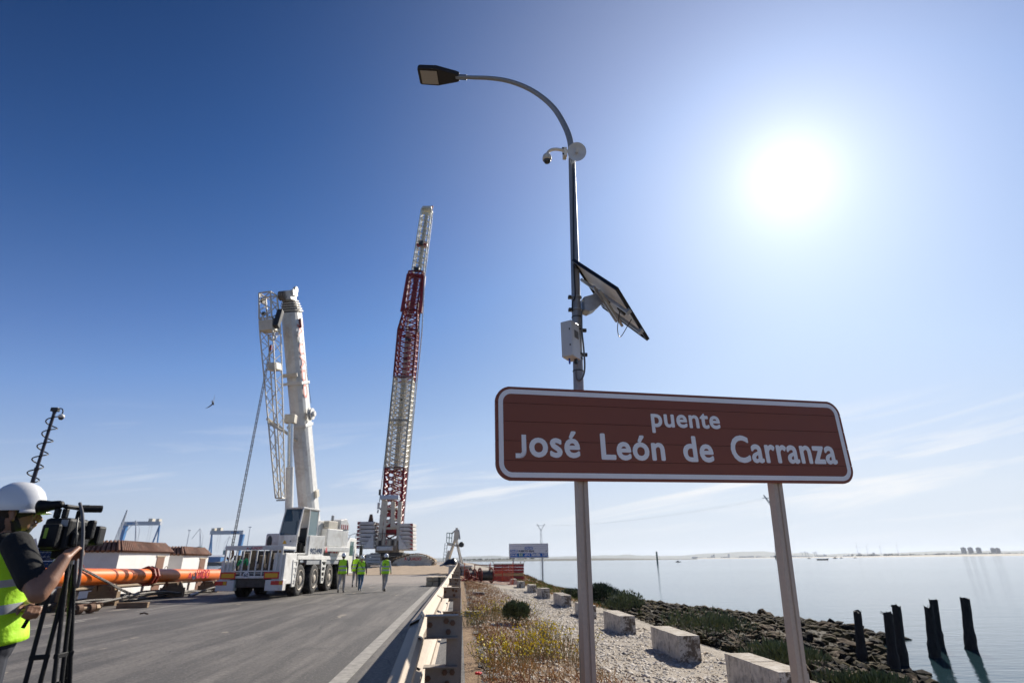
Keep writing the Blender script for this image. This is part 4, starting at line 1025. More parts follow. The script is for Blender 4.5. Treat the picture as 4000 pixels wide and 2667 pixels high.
for x0, x1 in ((-1.24, -.62), (.56, 1.18)):
    b = MB(); b.b2((x0, -.03, .78), (x1, -.01, 1.04)); pl = b.build('warning_plate', REDR, tr); b = MB(); b.b2((x0 + .05, -.034, .83), (x1 - .05, -.031, .99)); b.build('yellow_field', YEL, pl)
b = MB(); b.cyl((-.18, -.012, .93), (-.18, -.028, .93), .13, n=24); b.build('speed_disc', WHITELET, tr)
text('speed_number', '60', .17, BLUELET, tr, frame((-.18, -.03, .865), (1, 0, 0)), fit=.19, bold=.006)
for x0, x1, lx in ((-1.36, -.62, -1.15), (.66, 1.40, 1.15)):
    b = MB(); b.b2((x0, -.06, .32), (x1, .30, .74)); bm_ = b.build('bumper', WHITE, tr, bevel=.02)
    b = MB(); b.b2((lx - .24, -.085, .55), (lx + .24, -.061, .70)); b.build('tail_light', REDR, bm_)
    b = MB(); b.b2((lx + .10, -.089, .56), (lx + .23, -.0855, .69)); b.build('indicator', YEL, bm_)
tp('tow_beam', DSTEEL, [((-.6, .1, .45), (.6, .5, .8))])
# outrigger braces with square windows
def brace(y0, y1, top_w, x=1.30):
    yc_ = (y0 + y1) / 2
    b = MB(); n = 5
    for s in (-1, 1): b.prism([(yc_ + s * top_w / 2, 1.5), (yc_ + s * (top_w / 2 - .09), 1.5), (yc_ + s * .09, .42), (yc_ + s * .17, .42)] if s < 0 else [(yc_ + .09, .42), (yc_ + .17, .42), (yc_ + top_w / 2, 1.5), (yc_ + top_w / 2 - .09, 1.5)], x, x + .06, 'x')
    for k in range(n):
        z = .42 + k * .25; w_ = lerp(.17, top_w / 2, k / 4.3) - .02; b.b2((x + .004, yc_ - w_, z), (x + .056, yc_ + w_, z + .09))
    return b.build('outrigger_brace', WHITE, tr)
brace(1.05, 1.55, .62); brace(5.1, 5.7, .9)
tp('outrigger_beam', WHITE, [((-1.36, 1.05, 1.08), (1.28, 1.36, 1.36))], .01); tp('outrigger_beam', WHITE, [((-1.36, 5.25, 1.08), (1.28, 5.52, 1.36))], .01)
for y in (2.15, 4.15, 6.6, 8.7): tp('mudguard', BLACK, [((.9, y - .75, 1.36), (1.19, y + .75, 1.40)), ((-1.19, y - .75, 1.36), (-.9, y + .75, 1.40))], 0)
# carrier cab and the lettered engine box
b = MB(); b.prism([(9.95, .75), (12.3, .75), (12.3, 1.6), (12.05, 2.75), (10.5, 2.75), (9.95, 2.4)], -1.25, 1.25, 'x'); cc = b.build('carrier_cab', WHITE, tr, bevel=.03)
b = MB(); b.prism([(10.55, 1.75), (11.55, 1.75), (11.45, 2.55), (10.6, 2.55)], 1.252, 1.262, 'x'); b.build('side_window', CLEARG, cc)
b = MB(); b.b2((-1.1, 9.93, 1.9), (1.1, 9.945, 2.35)); b.build('rear_window', CLEARG, cc)
b = MB(); b.tube([(1.25, 12.0, 2.5), (1.5, 12.1, 2.6), (1.56, 12.1, 2.2)], .025, 6); b.b2((1.47, 12.06, 1.75), (1.66, 12.16, 2.35)); b.build('mirror', BLACK, cc)
eb = tp('engine_box', WHITE, [((.72, 6.5, 1.71), (1.31, 9.7, 2.32))], .02)
logo(eb, frame((1.314, 6.75, 1.86), (0, 1, 0)), 2.3, .34)
b = MB(); b.b2((1.2, 6.47, 1.80), (1.3, 6.495, 1.95)); b.build('small_marking', GREYP, eb)
tp('white_locker', WHITE, [((.4, 8.2, 2.33), (1.2, 9.7, 2.75))], .02)
# --- superstructure
TT = Vector((0.05, 5.5, 1.70))
f_ = Matrix.Rotation(-TRZ, 3, 'Z') @ Vector((-.34, -.94, 0)).normalized(); l_ = Matrix.Rotation(-TRZ, 3, 'Z') @ Vector((.94, -.34, 0)).normalized()
up_ = Vector((0, 0, 1)); SM = Matrix((l_, -f_, up_)).transposed().to_4x4()      # local x = picture right, y = away, z up
SM.translation = TT
def spt(name, mat, boxes, bev=.015, par=None):
    b = MB()
    for a, c in boxes: b.b2(a, c)
    o = b.build(name, mat, par or tr, bevel=bev); o.data.transform(SM); return o
b = MB(); b.cyl((0, 0, 0), (0, 0, .22), 1.0, n=28); o = b.build('slewing_ring', DSTEEL, tr); o.data.transform(SM)
spt('turntable_bed', WHITE, [((-1.1, -1.0, .22), (1.1, 3.0, .45))])
spt('boom_cheek', WHITE, [((-.68, .3, .46), (-.56, 2.9, 1.75)), ((.52, .3, .46), (.64, 2.9, 1.75))])
cw = spt('counterweight', WHITE, [((-1.0, 2.25, .35), (1.0, 2.9, 1.35))], .05)
spt('engine_cover', WHITE, [((.66, .7, .46), (1.05, 2.2, 1.35))], .03); spt('vent_box', CREAM, [((.68, .8, 1.36), (1.0, 1.7, 1.75))], .02)
for k in range(5): spt('vent_bar', GREYP, [((.70 + k * .06, .785, 1.42), (.73 + k * .06, .798, 1.70))], 0)
spt('exhaust', GREYP, [((.85, 1.2, 1.76), (.97, 1.32, 2.05))], .02)
hc = MB(); hc.prism([(1.9, 1.36), (2.88, 1.36), (2.88, 1.6), (2.55, 1.95), (1.9, 1.85)], .30, 1.03, 'x'); o = hc.build('winch_housing', WHITE, tr, bevel=.03); o.data.transform(SM)
for k in range(4): spt('hazard_stripe', CRED, [((1.033, 2.0 + k * .2, 1.38), (1.038, 2.09 + k * .2, 1.62))], 0, None)
spt('machine_box', WHITE, [((-1.75, -.55, .32), (-.85, .75, 1.10))], .06)
b = MB(); b.ell((0, 0, 0), (.16, .02, .30), 12, 8); o = b.build('box_opening', BLACK, tr); o.data.transform(SM @ Matrix.Translation((-1.5, -.555, .7)))
b = MB(); b.cyl((-.86, -.6, .92), (-.55, -.6, .92), .2, n=18); o = b.build('winch_drum', CREAM, tr); o.data.transform(SM)
b = MB(); b.cyl((-.9, -.5, .55), (.1, -.95, .75), .10, .16, n=12); o = b.build('hydraulic_pipe', STEEL, tr, smooth=False); o.data.transform(SM)
# operator cab
cx0, cx1, cy0, cy1, cz0, cz1 = .06, 1.10, -1.95, -.35, .12, 2.2
fr = MB(); th_ = .07
prof_l = [(cy0 + .02, cz0), (cy0 - .06, cz0 + .75), (cy0 + .28, cz1), (cy1, cz1), (cy1, cz0)]
cabp = []
b = MB(); b.prism([(cy0 + .02, cz0), (cy1, cz0), (cy1, cz0 + .82), (cy0 - .06, cz0 + .82)], cx0, cx0 + .04, 'x'); b.prism([(cy0 + .02, cz0), (cy0 + .04, cz0 + .82), (cy0 - .06, cz0 + .82)], cx0 + .041, cx1 - .041, 'x')
b.b2((cx0 + .041, cy0 - .03, cz0 + .05), (cx1, cy0 + .03, cz0 + .80)); b.b2((cx0, cy0 + .04, cz0 - .06), (cx1, cy1, cz0 - .002))
b.b2((cx0 + .041, cy1 - .05, cz0), (cx1, cy1, cz1 - .06)); b.b2((cx1 - .04, cy0 + .85, cz0), (cx1, cy1 - .051, cz0 + .82))
b.prism([(cy0 + .22, cz1 - .02), (cy1 + .04, cz1 - .06), (cy1 + .04, cz1 + .03), (cy0 + .20, cz1 + .05)], cx0 - .02, cx1 + .02, 'x')
for x in (cx0, cx1 - .06):
    b.add([(x, cy0 - .06, cz0 + .8), (x + .06, cy0 - .06, cz0 + .8), (x + .06, cy0 + .02, cz0 + .8), (x, cy0 + .02, cz0 + .8), (x, cy0 + .22, cz1), (x + .06, cy0 + .22, cz1), (x + .06, cy0 + .30, cz1), (x, cy0 + .30, cz1)],
          [(0, 1, 2, 3), (4, 5, 6, 7), (0, 1, 5, 4), (1, 2, 6, 5), (2, 3, 7, 6), (3, 0, 4, 7)])
b.b2((cx1 - .05, cy0 + .78, cz0), (cx1, cy0 + .85, cz1 - .03))
oc = b.build('operator_cab', WHITE, tr, bevel=.012); oc.data.transform(SM)
b = MB(); b.quad((cx0 + .06, cy0 - .035, cz0 + .82), (cx1 - .06, cy0 - .035, cz0 + .82), (cx1 - .06, cy0 + .235, cz1 - .03), (cx0 + .06, cy0 + .235, cz1 - .03)); o = b.build('windscreen', glass('dark_windscreen', (.012, .035, .035), .03, .95), oc); o.data.transform(SM)
b = MB(); b.quad((cx1 - .01, cy0 + .86, cz0 + .83), (cx1 - .01, cy1 - .06, cz0 + .83), (cx1 - .01, cy1 - .06, cz1 - .08), (cx1 - .01, cy0 + .86, cz1 - .08)); o = b.build('side_window', glass('pale_glass', (.35, .5, .52), .05, .55), oc); o.data.transform(SM)
spt('cab_seat', BLACK, [((cx0 + .35, cy0 + .75, cz0 + .05), (cx0 + .8, cy0 + 1.2, cz0 + .5)), ((cx0 + .35, cy0 + 1.1, cz0 + .51), (cx0 + .8, cy0 + 1.25, cz0 + 1.2)), ((cx0 + .1, cy0 + .2, cz0 + .05), (cx0 + .5, cy0 + .5, cz0 + .7))], .05, oc)
b = MB(); b.add([(cx0 + .26, cy0 - .036, cz0 + .42), (cx0 + .50, cy0 - .036, cz0 + .42), (cx0 + .38, cy0 - .036, cz0 + .63)], [(0, 1, 2)]); o = b.build('warning_triangle', YEL, oc); o.data.transform(SM)
spt('maker_plate', BLUELET, [((cx0 + .66, cy0 - .035, cz0 + .5), (cx0 + .74, cy0 - .031, cz0 + .62)), ((cx0 + .76, cy0 - .035, cz0 + .56), (cx0 + .96, cy0 - .031, cz0 + .60))], 0, oc)
lg = spt('lower_panel', WHITE, [((cx1 + .01, -1.0, -.06), (cx1 + .05, .35, .95))], .01)
t_ = text('fleet_number', '902490', .3, BLUELET, oc, SM @ frame((cx1 + .056, -.35, .10), (0, 1, 0)), fit=1.05, bold=.012)
# --- telescopic boom (world points taken relative to the truck)
Bm, Tp = tw(W(1204, 2010, 32.8)), tw(W(1131, 1185, 28.8))
a_ = (Tp - Bm).normalized(); lb_ = Matrix.Rotation(-TRZ, 3, 'Z') @ Vector((.985, -.12, 0)).normalized(); s_ = (lb_ - a_ * lb_.dot(a_)).normalized(); n_v = a_.cross(s_)
if n_v.dot(f_) < 0: n_v = -n_v          # towards the front/underside
BL = (Tp - Bm).length
def bsec(w, h):    # U-shaped boom section, rounded underside
    return [(-w / 2, -h / 2), (w / 2, -h / 2), (w / 2, h * .12), (w * .42, h * .32), (w * .22, h * .47), (0, h / 2), (-w * .22, h * .47), (-w * .42, h * .32), (-w / 2, h * .12)]
def bpart(name, t0, t1, w, h, mat, par=None, bev=0.0, w1=None, h1=None):
    b = MB(); p0 = [Bm + a_ * t0 + s_ * u + n_v * v for u, v in bsec(w, h)]; p1 = [Bm + a_ * t1 + s_ * u + n_v * v for u, v in bsec(w1 or w, h1 or h)]
    n = len(p0); b.add(p0 + p1, [tuple(range(n)), tuple(range(2 * n - 1, n - 1, -1))] + [(i, (i + 1) % n, n + (i + 1) % n, n + i) for i in range(n)])
    return b.build(name, mat, par or tr, bevel=bev)
boom = bpart('boom_base_section', -.6, BL - .55, .92, 1.0, WHITE, bev=.02)
for k in range(5):
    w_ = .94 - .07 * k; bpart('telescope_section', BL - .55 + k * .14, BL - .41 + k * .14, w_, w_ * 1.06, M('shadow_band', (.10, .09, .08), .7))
    bpart('section_collar', BL - .47 + k * .14, BL - .41 + k * .14, w_ + .10, w_ * 1.06 + .10, CREAM)
def bp(t, u, v): return Bm + a_ * t + s_ * u + n_v * v
def bbox(name, c, d, mat, bev=.01, par=None):
    b = MB(); b.box((0, 0, 0), d); o = b.build(name, mat, par or tr, bevel=bev); m_ = Matrix((s_, n_v, a_)).transposed().to_4x4(); m_.translation = bp(*c); o.data.transform(m_); return o
hd = bbox('boom_head', (BL + .42, 0, .1), (.62, .8, .5), WHITE)
for u in (-.3, -.2, -.1, .0):
    b = MB(); b.cyl(bp(BL + .40, u - .03, .45), bp(BL + .40, u + .03, .45), .27, n=20); b.build('sheave', M('sheave_tan', (.28, .23, .18), .6, var=.3), hd)
bbox('head_plate', (BL + .68, 0, .0), (.9, .5, .05), GREYP); bbox('head_bracket', (BL + .55, .38, .1), (.1, .6, .35), WHITE)
b = MB(); b.cyl(bp(BL + .75, .3, -.1), bp(BL + .75, .45, -.1), .18, n=18); b.build('sheave', CREAM, hd)
for t in (2.35, 4.7): bbox('strap_plate', (BL * .62 if t > 3 else BL * .42, 0, .0), (1.06, 1.12, .16), WHITE)
bbox('clamp_bracket', (BL * .66, -.1, .55), (.85, .16, .22), CREAM)
bbox('box_small', (1.1, .56, -.1), (.12, .4, .4), CREAM); bbox('red_marker', (BL - 1.15, .53, -.1), (.10, .25, .5), CRED)
text('boom_lettering', 'A UADO', 1, M('faded_red_lettering', (.62, .16, .13), .6), boom, frame(bp(BL - 3.3, .462, .26), -a_, -n_v), fit=4.2, tall=.70, bold=.02)
hkm = MB()
for i in range(14):
    a0, a1 = R(60 - 270 * i / 14), R(60 - 270 * (i + 1) / 14); w_ = .05 + .05 * sin(pi * i / 13)
    q = [Vector((1.15 + .33 * cos(a0) * (1 + sg * w_), .2 + .26 * sin(a0) * (1 + sg * w_))) for sg in (-2, 2)] + [Vector((1.15 + .33 * cos(a1) * (1 + sg * w_), .2 + .26 * sin(a1) * (1 + sg * w_))) for sg in (2, -2)]
    hkm.add([(p.x, p.y, .002) for p in q], [(0, 1, 2, 3)])
o = hkm.build('hook_mark', BLUELET, boom); o.data.transform(frame(bp(BL - .8, .464, .26), -a_, -n_v))
b = MB(); b.tube([bp(BL + .3, .52, .05), bp(BL - 3.0, .60, .05), bp(BL * .52, .72, .0)], .012, 5); b.build('reel_cable', BLACK, tr)
rl = MB(); c_ = bp(BL * .47, .62, .1)
for d0, d1, r_ in ((0, .05, .36), (.05, .14, .16), (.14, .19, .33), (.19, .32, .15)): rl.cyl(c_ + s_ * d0, c_ + s_ * d1, r_, n=22)
rl.build('cable_reel', WHITE, tr); b = MB(); b.bar(bp(BL * .47, .45, .1), c_, .1); b.build('reel_arm', WHITE, tr)
# lift cylinder
l0, l1 = tw(W(1128, 2035, 30.0)), tw(W(1136, 1645, 29.4)); lm = l0.lerp(l1, .53)
b = MB(); b.cyl(l0, lm, .20, n=18); b.build('lift_cylinder', WHITE, tr, auto=40); b = MB(); b.cyl(lm, l1, .145, n=18); b.build('lift_piston', M('chrome_rod', (.55, .55, .55), .2, .9, var=.05), tr, auto=40)
b = MB(); b.box(l1 + a_ * .12, (.55, .4, .45)); b.build('cylinder_bracket', CREAM, tr, bevel=.02)
b = MB(); b.bar(bp(BL * .36, .2, .5), bp(BL * .44, .5, .2), .05); b.build('hose_arm', WHITE, tr)
# folded lattice jib
def lattice(b, p0, p1, w0, w1, d0, d1, xv, yv, n, rc, rd, tri=False, faces=(0, 1, 2, 3)):
    p0, p1, xv, yv = Vector(p0), Vector(p1), Vector(xv).normalized(), Vector(yv).normalized()
    def st(t):
        c = p0.lerp(p1, t); w, d = lerp(w0, w1, t) / 2, lerp(d0, d1, t) / 2
        return [c - xv * w - yv * d, c + xv * w - yv * d, c + yv * d] if tri else [c - xv * w - yv * d, c + xv * w - yv * d, c + xv * w + yv * d, c - xv * w + yv * d]
    S = [st(i / n) for i in range(n + 1)]; m = len(S[0])
    for k in range(m):
        b.cyl(S[0][k], S[-1][k], rc, n=6, cap=False)
    for i in range(n):
        for k in range(m):
            if m == 4 and k not in faces: continue
            q = (k + 1) % m
            if i % 2: b.cyl(S[i][k], S[i + 1][q], rd, n=5, cap=False)
            else: b.cyl(S[i][q], S[i + 1][k], rd, n=5, cap=False)
    for i in (0, n):
        for k in range(m): b.cyl(S[i][k], S[i][(k + 1) % m], rc * .9, n=6, cap=False)
j0, j1 = tw(W(1095, 1945, 28.8)), tw(W(1047, 1150, 27.8))
jd = (j1 - j0).normalized()
j_hi = j0.lerp(j1, .80)
b = MB(); lattice(b, j0, j_hi, .34, .80, .3, .7, l_, f_, 15, .035, .020); jb = b.build('jib_lattice', CREAM, tr)
b = MB(); lattice(b, j0.lerp(j1, .86), j1, .78, .72, .7, .55, l_, f_, 3, .045, .03); b.build('jib_head', CREAM, tr)
b = MB(); m_ = j0.lerp(j1, .83); rot_ = jd.to_track_quat('Z', 'X').to_matrix(); b.box(m_, (.86, .75, .6), Matrix((l_, jd.cross(l_), jd)).transposed()); b.build('jib_box', CREAM, tr, bevel=.03)
b = MB(); b.box(j0.lerp(j1, .62) + l_ * .12, (.55, .5, .42), Matrix((l_, jd.cross(l_), jd)).transposed()); b.build('jib_winch', CREAM, tr, bevel=.05)
for t in (.97, .9):
    b = MB(); c_ = j0.lerp(j1, t) - l_ * .34; b.cyl(c_ - l_ * .04, c_ + l_ * .04, .16 if t > .95 else .12, n=16); b.build('jib_sheave', DSTEEL, tr)
b = MB(); b.bar(j0.lerp(j1, .37) - l_ * .5, bp(BL * .34, 0, .2), .11); b.build('jib_hinge_arm', CREAM, tr)
b = MB(); b.bar(j0.lerp(j1, .35) - l_ * .45, j0.lerp(j1, .30) + l_ * .55 + f_ * .3, .10); b.build('jib_hinge_arm', CREAM, tr)
b = MB(); b.bar(j0 - l_ * .22 - jd * .1, j0 + l_ * .3 - jd * .1, .06); b.build('jib_foot_bar', GREYP, tr)
# hook block on its falls
hb0, hb1 = W(1104, 1190, 27.8), W(1073, 1292, 27.6)
hk_t = thing('hook_block', 'black hook block hanging from the head of the telescopic boom', 'hook block', hb0)
hb1 = hb1 - hb0; dn = hb1.normalized(); rotb = Matrix((dn.cross(Vector((0, 1, 0))).normalized(), dn.cross(dn.cross(Vector((0, 1, 0)))).normalized(), dn)).transposed()
b = MB()
for o_ in (-.08, 0, .08): b.cyl(rotb @ Vector((o_, 0, -.6)), rotb @ Vector((o_, 0, .1)), .012, n=5)
b.build('fall_ropes', DSTEEL, hk_t)
b = MB(); b.box(hb1 * .55, (.30, .38, 1.05), rotb); b.build('block_body', M('black_block', (.025, .025, .028), .5, var=.2), hk_t, bevel=.06)
b = MB(); pth = [hb1 * 1.05 + rotb @ Vector(p) for p in ((0, 0, 0), (0, 0, .16), (.13, 0, .25), (.15, 0, .38), (.04, 0, .47), (-.10, 0, .42), (-.13, 0, .32))]
b.tube(spline(pth, 4), [.05] * 25, 8); b.build('hook', CREAM, hk_t, smooth=True)
r0, r1 = W(1060, 1345, 27.5), W(900, 2172, 26.15)
sl_t = thing('lifting_sling', 'steel lifting chain running taut from the hook down to the truck rear', 'chain', r1)
b = MB(); L_ = (r0 - r1).length; nlk = 90; dch = (r0 - r1).normalized(); sd = dch.cross(Vector((0, 1, 0))).normalized()
for off in (-.035, .035):
    for k in range(nlk):
        c0 = dch * (L_ * k / nlk) + sd * off * (1 if k < nlk * .95 else .5); c1 = dch * (L_ * (k + 1.25) / nlk) + sd * off; w_ = Vector((0, 1, 0)) if k % 2 else sd
        b.bar(c0 - w_ * .017, c1 - w_ * .017, .016); b.bar(c0 + w_ * .017, c1 + w_ * .017, .016)
lc = b.build('chain_links', DSTEEL, sl_t); lc['kind'] = 'stuff'
b = MB(); b.tube(spline([(0, 0, .35), (.08, 0, .2), (.1, -.02, 0), (-.02, -.03, -.14), (-.12, 0, -.05)], 4), .045, 8); b.build('sling_hook', RUST, sl_t, smooth=True)
b = MB(); b.box(dch * L_ * .98, (.12, .12, .3)); b.build('master_link', CRED, sl_t, bevel=.03)

# ================================================================== CRAWLER CRANE
CY = 86.0
cz = gz(-3, 84)
C0 = W(1512, 2200, CY); C0.z = cz
cr = thing('crawler_crane', 'tall red and white lattice boom crawler crane standing at the far end of the road', 'crane', C0)
def cp(px, py, yc=CY): return W(px, py, yc) - C0
kx = Vector((cos(YAW), -sin(YAW), 0)); ky = Vector((sin(YAW), cos(YAW), 0)); kz = Vector((0, 0, 1)); CM = Matrix((kx, ky, kz)).transposed()
def cbox(name, x0, x1, y0, y1, d0, d1, mat, par=None, bev=.05, yc=CY):
    a, c = cp(x0, y1, yc), cp(x1, y0, yc)          # lower left, upper right at distance yc
    ce = (a + c) / 2 + ky * (d0 + d1) / 2; w_ = (c - a).dot(kx); h_ = (c - a).z
    b = MB(); b.box(ce, (abs(w_), d1 - d0, abs(h_)), CM); return b.build(name, mat, par or cr, bevel=bev)
FW, FR = M('boom_cream', (.80, .76, .66), .5, var=.08), CRED
# boom: stations (centre px, row, width px, distance)
def boom_sec(name, a, c, mat, n, d_a=2.6, d_c=2.6, rc=.17, rd=.10):
    (xa, ya, wa, ca), (xb, yb, wb, cb) = a, c
    p0, p1 = cp(xa, ya, ca), cp(xb, yb, cb)
    m0 = ca / _ray(xa, ya)[1]; m1 = cb / _ray(xb, yb)[1]
    ax = (p1 - p0).normalized(); yv = (ky - ax * ky.dot(ax)).normalized(); xv = ax.cross(yv); xv = xv if xv.dot(kx) > 0 else -xv
    b = MB(); lattice(b, p0, p1, wa * m0, wb * m1, d_a, d_c, xv, yv, n, rc, rd)
    if mat in (FR, FW): lattice(b, p0, p1, wb * m1 * .0 + wa * m0, wb * m1, d_a, d_c, -xv, yv, n, rc, rd)
    return b.build(name, mat, cr)
boom_sec('boom_foot', (1528, 2120, 62, 87), (1536, 2000, 72, 87.3), FR, 4)
boom_sec('boom_section', (1536, 2000, 72, 87.3), (1547, 1834, 72, 87.8), FR, 6)
boom_sec('boom_section', (1547, 1834, 72, 87.8), (1564, 1650, 72, 88.3), FW, 9)
boom_sec('boom_section', (1564, 1650, 72, 88.3), (1580, 1483, 71, 88.8), FW, 9)
boom_sec('boom_section', (1580, 1483, 72, 88.8), (1596, 1300, 71, 89.3), FR, 9)
boom_sec('boom_taper', (1596, 1300, 71, 89.3), (1607, 1220, 50, 89.5), FR, 4, 2.6, 2.2)
boom_sec('boom_head_section', (1607, 1220, 50, 89.5), (1627, 1072, 52, 90), FR, 6, 2.2, 2.2, .16, .08)
boom_sec('fly_jib', (1634, 1068, 44, 90.3), (1650, 955, 42, 90.6), M('pale_lattice', (.72, .70, .60), .5, var=.08), 9, 1.8, 1.8, .12, .07)
boom_sec('fly_jib', (1650, 955, 42, 90.6), (1668, 825, 38, 91), M('pale_lattice', (.72, .70, .60), .5), 10, 1.8, 1.6, .12, .07)
# back mast seen through the boom
boom_sec('back_mast', (1545, 2060, 40, 92), (1617, 1180, 34, 94), FW, 40, 1.2, 1.2, .10, .06)
for a, c in (((1548, 1834, 87.2), (1596, 1300, 88.6)), ((1606, 1226, 89), (1628, 1080, 89.4)), ((1652, 950, 90), (1668, 830, 90.4)), ((1638, 1060, 89.8), (1651, 960, 90))):
    b = MB(); p0, p1 = cp(*a), cp(*c); b.bar(p0, p1, .9 if a[1] > 1100 else .7, .05, up=ky); b.build('catwalk', CREAM if a[1] != 1226 else FR, cr)
# thick red struts either side of the boom head
for a, c in (((1596, 1072), (1571, 1216)), ((1656, 1080), (1641, 1222))):
    b = MB(); b.cyl(cp(*a, 89.3), cp(*c, 88.9), .36, n=10); b.build('strut_tube', FR, cr, auto=40)
b = MB(); b.cyl(cp(1595, 1072, 89.3), cp(1657, 1078, 89.3), .34, n=10); b.build('head_beam', FR, cr, auto=40)
cbox('jib_yoke', 1630, 1672, 960, 969, -1.0, -.2, FR, yc=90.5, bev=.08); cbox('jib_winch', 1640, 1658, 957, 971, -1.6, -1.05, DSTEEL, yc=90.5); cbox('head_winch', 1620, 1642, 1055, 1068, -1.2, -.3, DSTEEL, yc=90)
cbox('jib_cap', 1652, 1688, 816, 826, -1, 1, CREAM, yc=91); b = MB(); b.cyl(cp(1688, 826, 91), cp(1690, 806, 91), .08, n=6); b.ell(cp(1689, 808, 91), (.22, .22, .22), 8, 6); b.build('aviation_light', M('red_lamp', (.5, .1, .05), .4), cr)
for k, (px, py) in enumerate(((1590, 1320), (1585, 1400), (1600, 1330), (1572, 1560), (1560, 1700))):
    b = MB(); b.box(cp(px, py, 88), (.55, .3, .5)); b.build('lamp_box', DSTEEL, cr)
# pendants and hoist ropes
WR = M('pendant_white', (.75, .75, .72), .5)
b = MB(); b.tube([cp(1689, 838, 90), cp(1659, 1080, 89), cp(1648, 1300, 88.5), cp(1618, 1600, 88), cp(1583, 1960, 87.5), cp(1574, 2070, 87)], .11, 6); b.build('pendant', WR, cr)
b = MB(); b.tube([cp(1572, 1216, 88.6), cp(1562, 1292, 88.4)], .1, 6); b.build('strut_rod', M('teal_rod', (.05, .25, .32), .4), cr); b = MB(); b.tube([cp(1642, 1222, 88.6), cp(1633, 1296, 88.4)], .1, 6); b.build('strut_rod', M('teal_rod', (.05, .25, .32), .4), cr)
b = MB(); b.tube([cp(1561, 1292, 88.4), cp(1527, 1560, 87), cp(1504, 1780, 86), cp(1482, 1960, 85)], .05, 5); b.build('hoist_rope', DSTEEL, cr)
b = MB(); b.box(cp(1479, 1975, 85), (.35, .3, .9)); b.cyl(cp(1477, 1990, 85), cp(1475, 2003, 85), .12, n=8); b.build('rope_weight', WHITE, cr, bevel=.05)
b = MB(); b.box(cp(1484, 1922, 85.2), (.3, .3, .8)); b.build('rope_weight', DSTEEL, cr)
for dx in (-6, 0, 6):
    b = MB(); b.tube([cp(1660 + dx, 840, 89.5), cp(1625 + dx, 1075, 88.6), cp(1590 + dx, 1310, 87.6), cp(1532 + dx, 1960, 86)], .03, 4); b.build('hoist_rope', DSTEEL, cr)
# gantry A-frame and machinery house
for a, c, w_ in (((1500, 1950), (1482, 2110), .55), ((1563, 1958), (1556, 2110), .55), ((1510, 1955), (1500, 2110), .35), ((1540, 1958), (1538, 2060), .3), ((1532, 1958), (1530, 2060), .3)):
    b = MB(); b.bar(cp(*a, 84.5), cp(*c, 84.5), w_, .5); b.build('gantry_leg', CREAM, cr)
cbox('gantry_head', 1496, 1568, 1938, 1956, -2.2, -1.2, M('pale_blue_paint', (.55, .62, .72), .5), bev=.1)
for y0, m_ in ((1985, CREAM), (2012, FR), (2030, CREAM), (2044, FR), (2060, CREAM)): cbox('gantry_crossbar', 1492, 1560, y0, y0 + 9, -1.5, -1.1, m_, bev=0)
b = MB()
b.bar(cp(1494, 2060, 84.4), cp(1526, 2036, 84.4), .3); b.bar(cp(1558, 2062, 84.4), cp(1526, 2036, 84.4), .3); b.build('gantry_brace', CREAM, cr)
cbox('winch_drum', 1490, 1556, 2046, 2088, -.9, 1.2, FR, bev=.3)
cbox('machinery_house', 1474, 1562, 2104, 2158, -1.6, 4.0, M('grimy_cream', (.38, .33, .27), .7, var=.35, scale=.8, dirt=(.10, .05, .04), dirt_amt=.9, dscale=.7), bev=.1)
for k in range(7): cbox('house_panel', 1478 + k * 12, 1487 + k * 12, 2110, 2130, -1.72, -1.605, [CREAM, DSTEEL, CREAM, CRED, CREAM, DSTEEL, CREAM][k], bev=.02)
cbox('rear_bumper', 1485, 1548, 2134, 2151, -2.6, -2.02, WHITE, bev=.1)
for k in range(9): cbox('railing_bar', 1492 + k * 7.2, 1494 + k * 7.2, 2086, 2104, -2.35, -2.3, DSTEEL, bev=0)
cbox('railing_rail', 1490, 1554, 2084, 2087, -2.37, -2.28, DSTEEL, bev=0)
for k in range(6): cbox('ladder_rung', 1512, 1530, 2104 + 5 * k, 2106 + 5 * k, -2.3, -2.2, CREAM, bev=0)
SLAB = M('ballast_white', (.66, .64, .60), .6, var=.12, dirt=(.30, .24, .18), dirt_amt=.6, dscale=.5)
for sx0, sx1, top, left in ((1413, 1476, 2040, True), (1572, 1624, 2047, False)):
    n = 7
    for k in range(n):
        y0 = top + k * 15.0; o = cbox('ballast_slab', sx0 - (k * .8 if left else -0), sx1, y0, y0 + 12.8, -2.4, .8, SLAB, bev=.04)
        w_ = 15; tx = sx0 - (k * .8 if left else 0) if left else sx1
        b = MB(); e = cp(tx, y0 + 1.5, CY); t1 = cp(tx, y0 + 13, CY); t2 = cp(tx + (w_ if left else -w_), y0 + 1.5 if k % 1 == 0 else y0 + 13, CY)
        b.add([p - ky * 2.415 for p in (e, t1, t2)], [(0, 1, 2)]); b.build('red_corner', FR, o)
for pts in (((1476, 2088), (1476, 2142), (1438, 2142)), ((1572, 2092), (1572, 2146), (1606, 2146))):
    b = MB(); q = [cp(x, y, CY) for x, y in pts]; b.add([p - ky * 2.9 for p in q] + [p - ky * 2.5 for p in q], [(0, 1, 2), (5, 4, 3), (0, 1, 4, 3), (1, 2, 5, 4), (2, 0, 3, 5)]); b.build('ballast_bracket', WHITE, cr)
b = MB(); b.cyl(cp(1448, 2042, CY), cp(1450, 2008, CY), .42, .2, n=8); b.build('lifting_horn', RUST, cr)
cbox('turntable', 1455, 1580, 2158, 2172, -1.5, 4, DSTEEL)
cbox('car_body', 1450, 1572, 2172, 2200, -.5, 4.5, M('dark_undercarriage', (.10, .09, .085), .7, var=.3))
for k in range(3): cbox('centre_ballast', 1440, 1496, 2163 + k * 12, 2174 + k * 12, -1.6, -.55, SLAB, bev=.05)
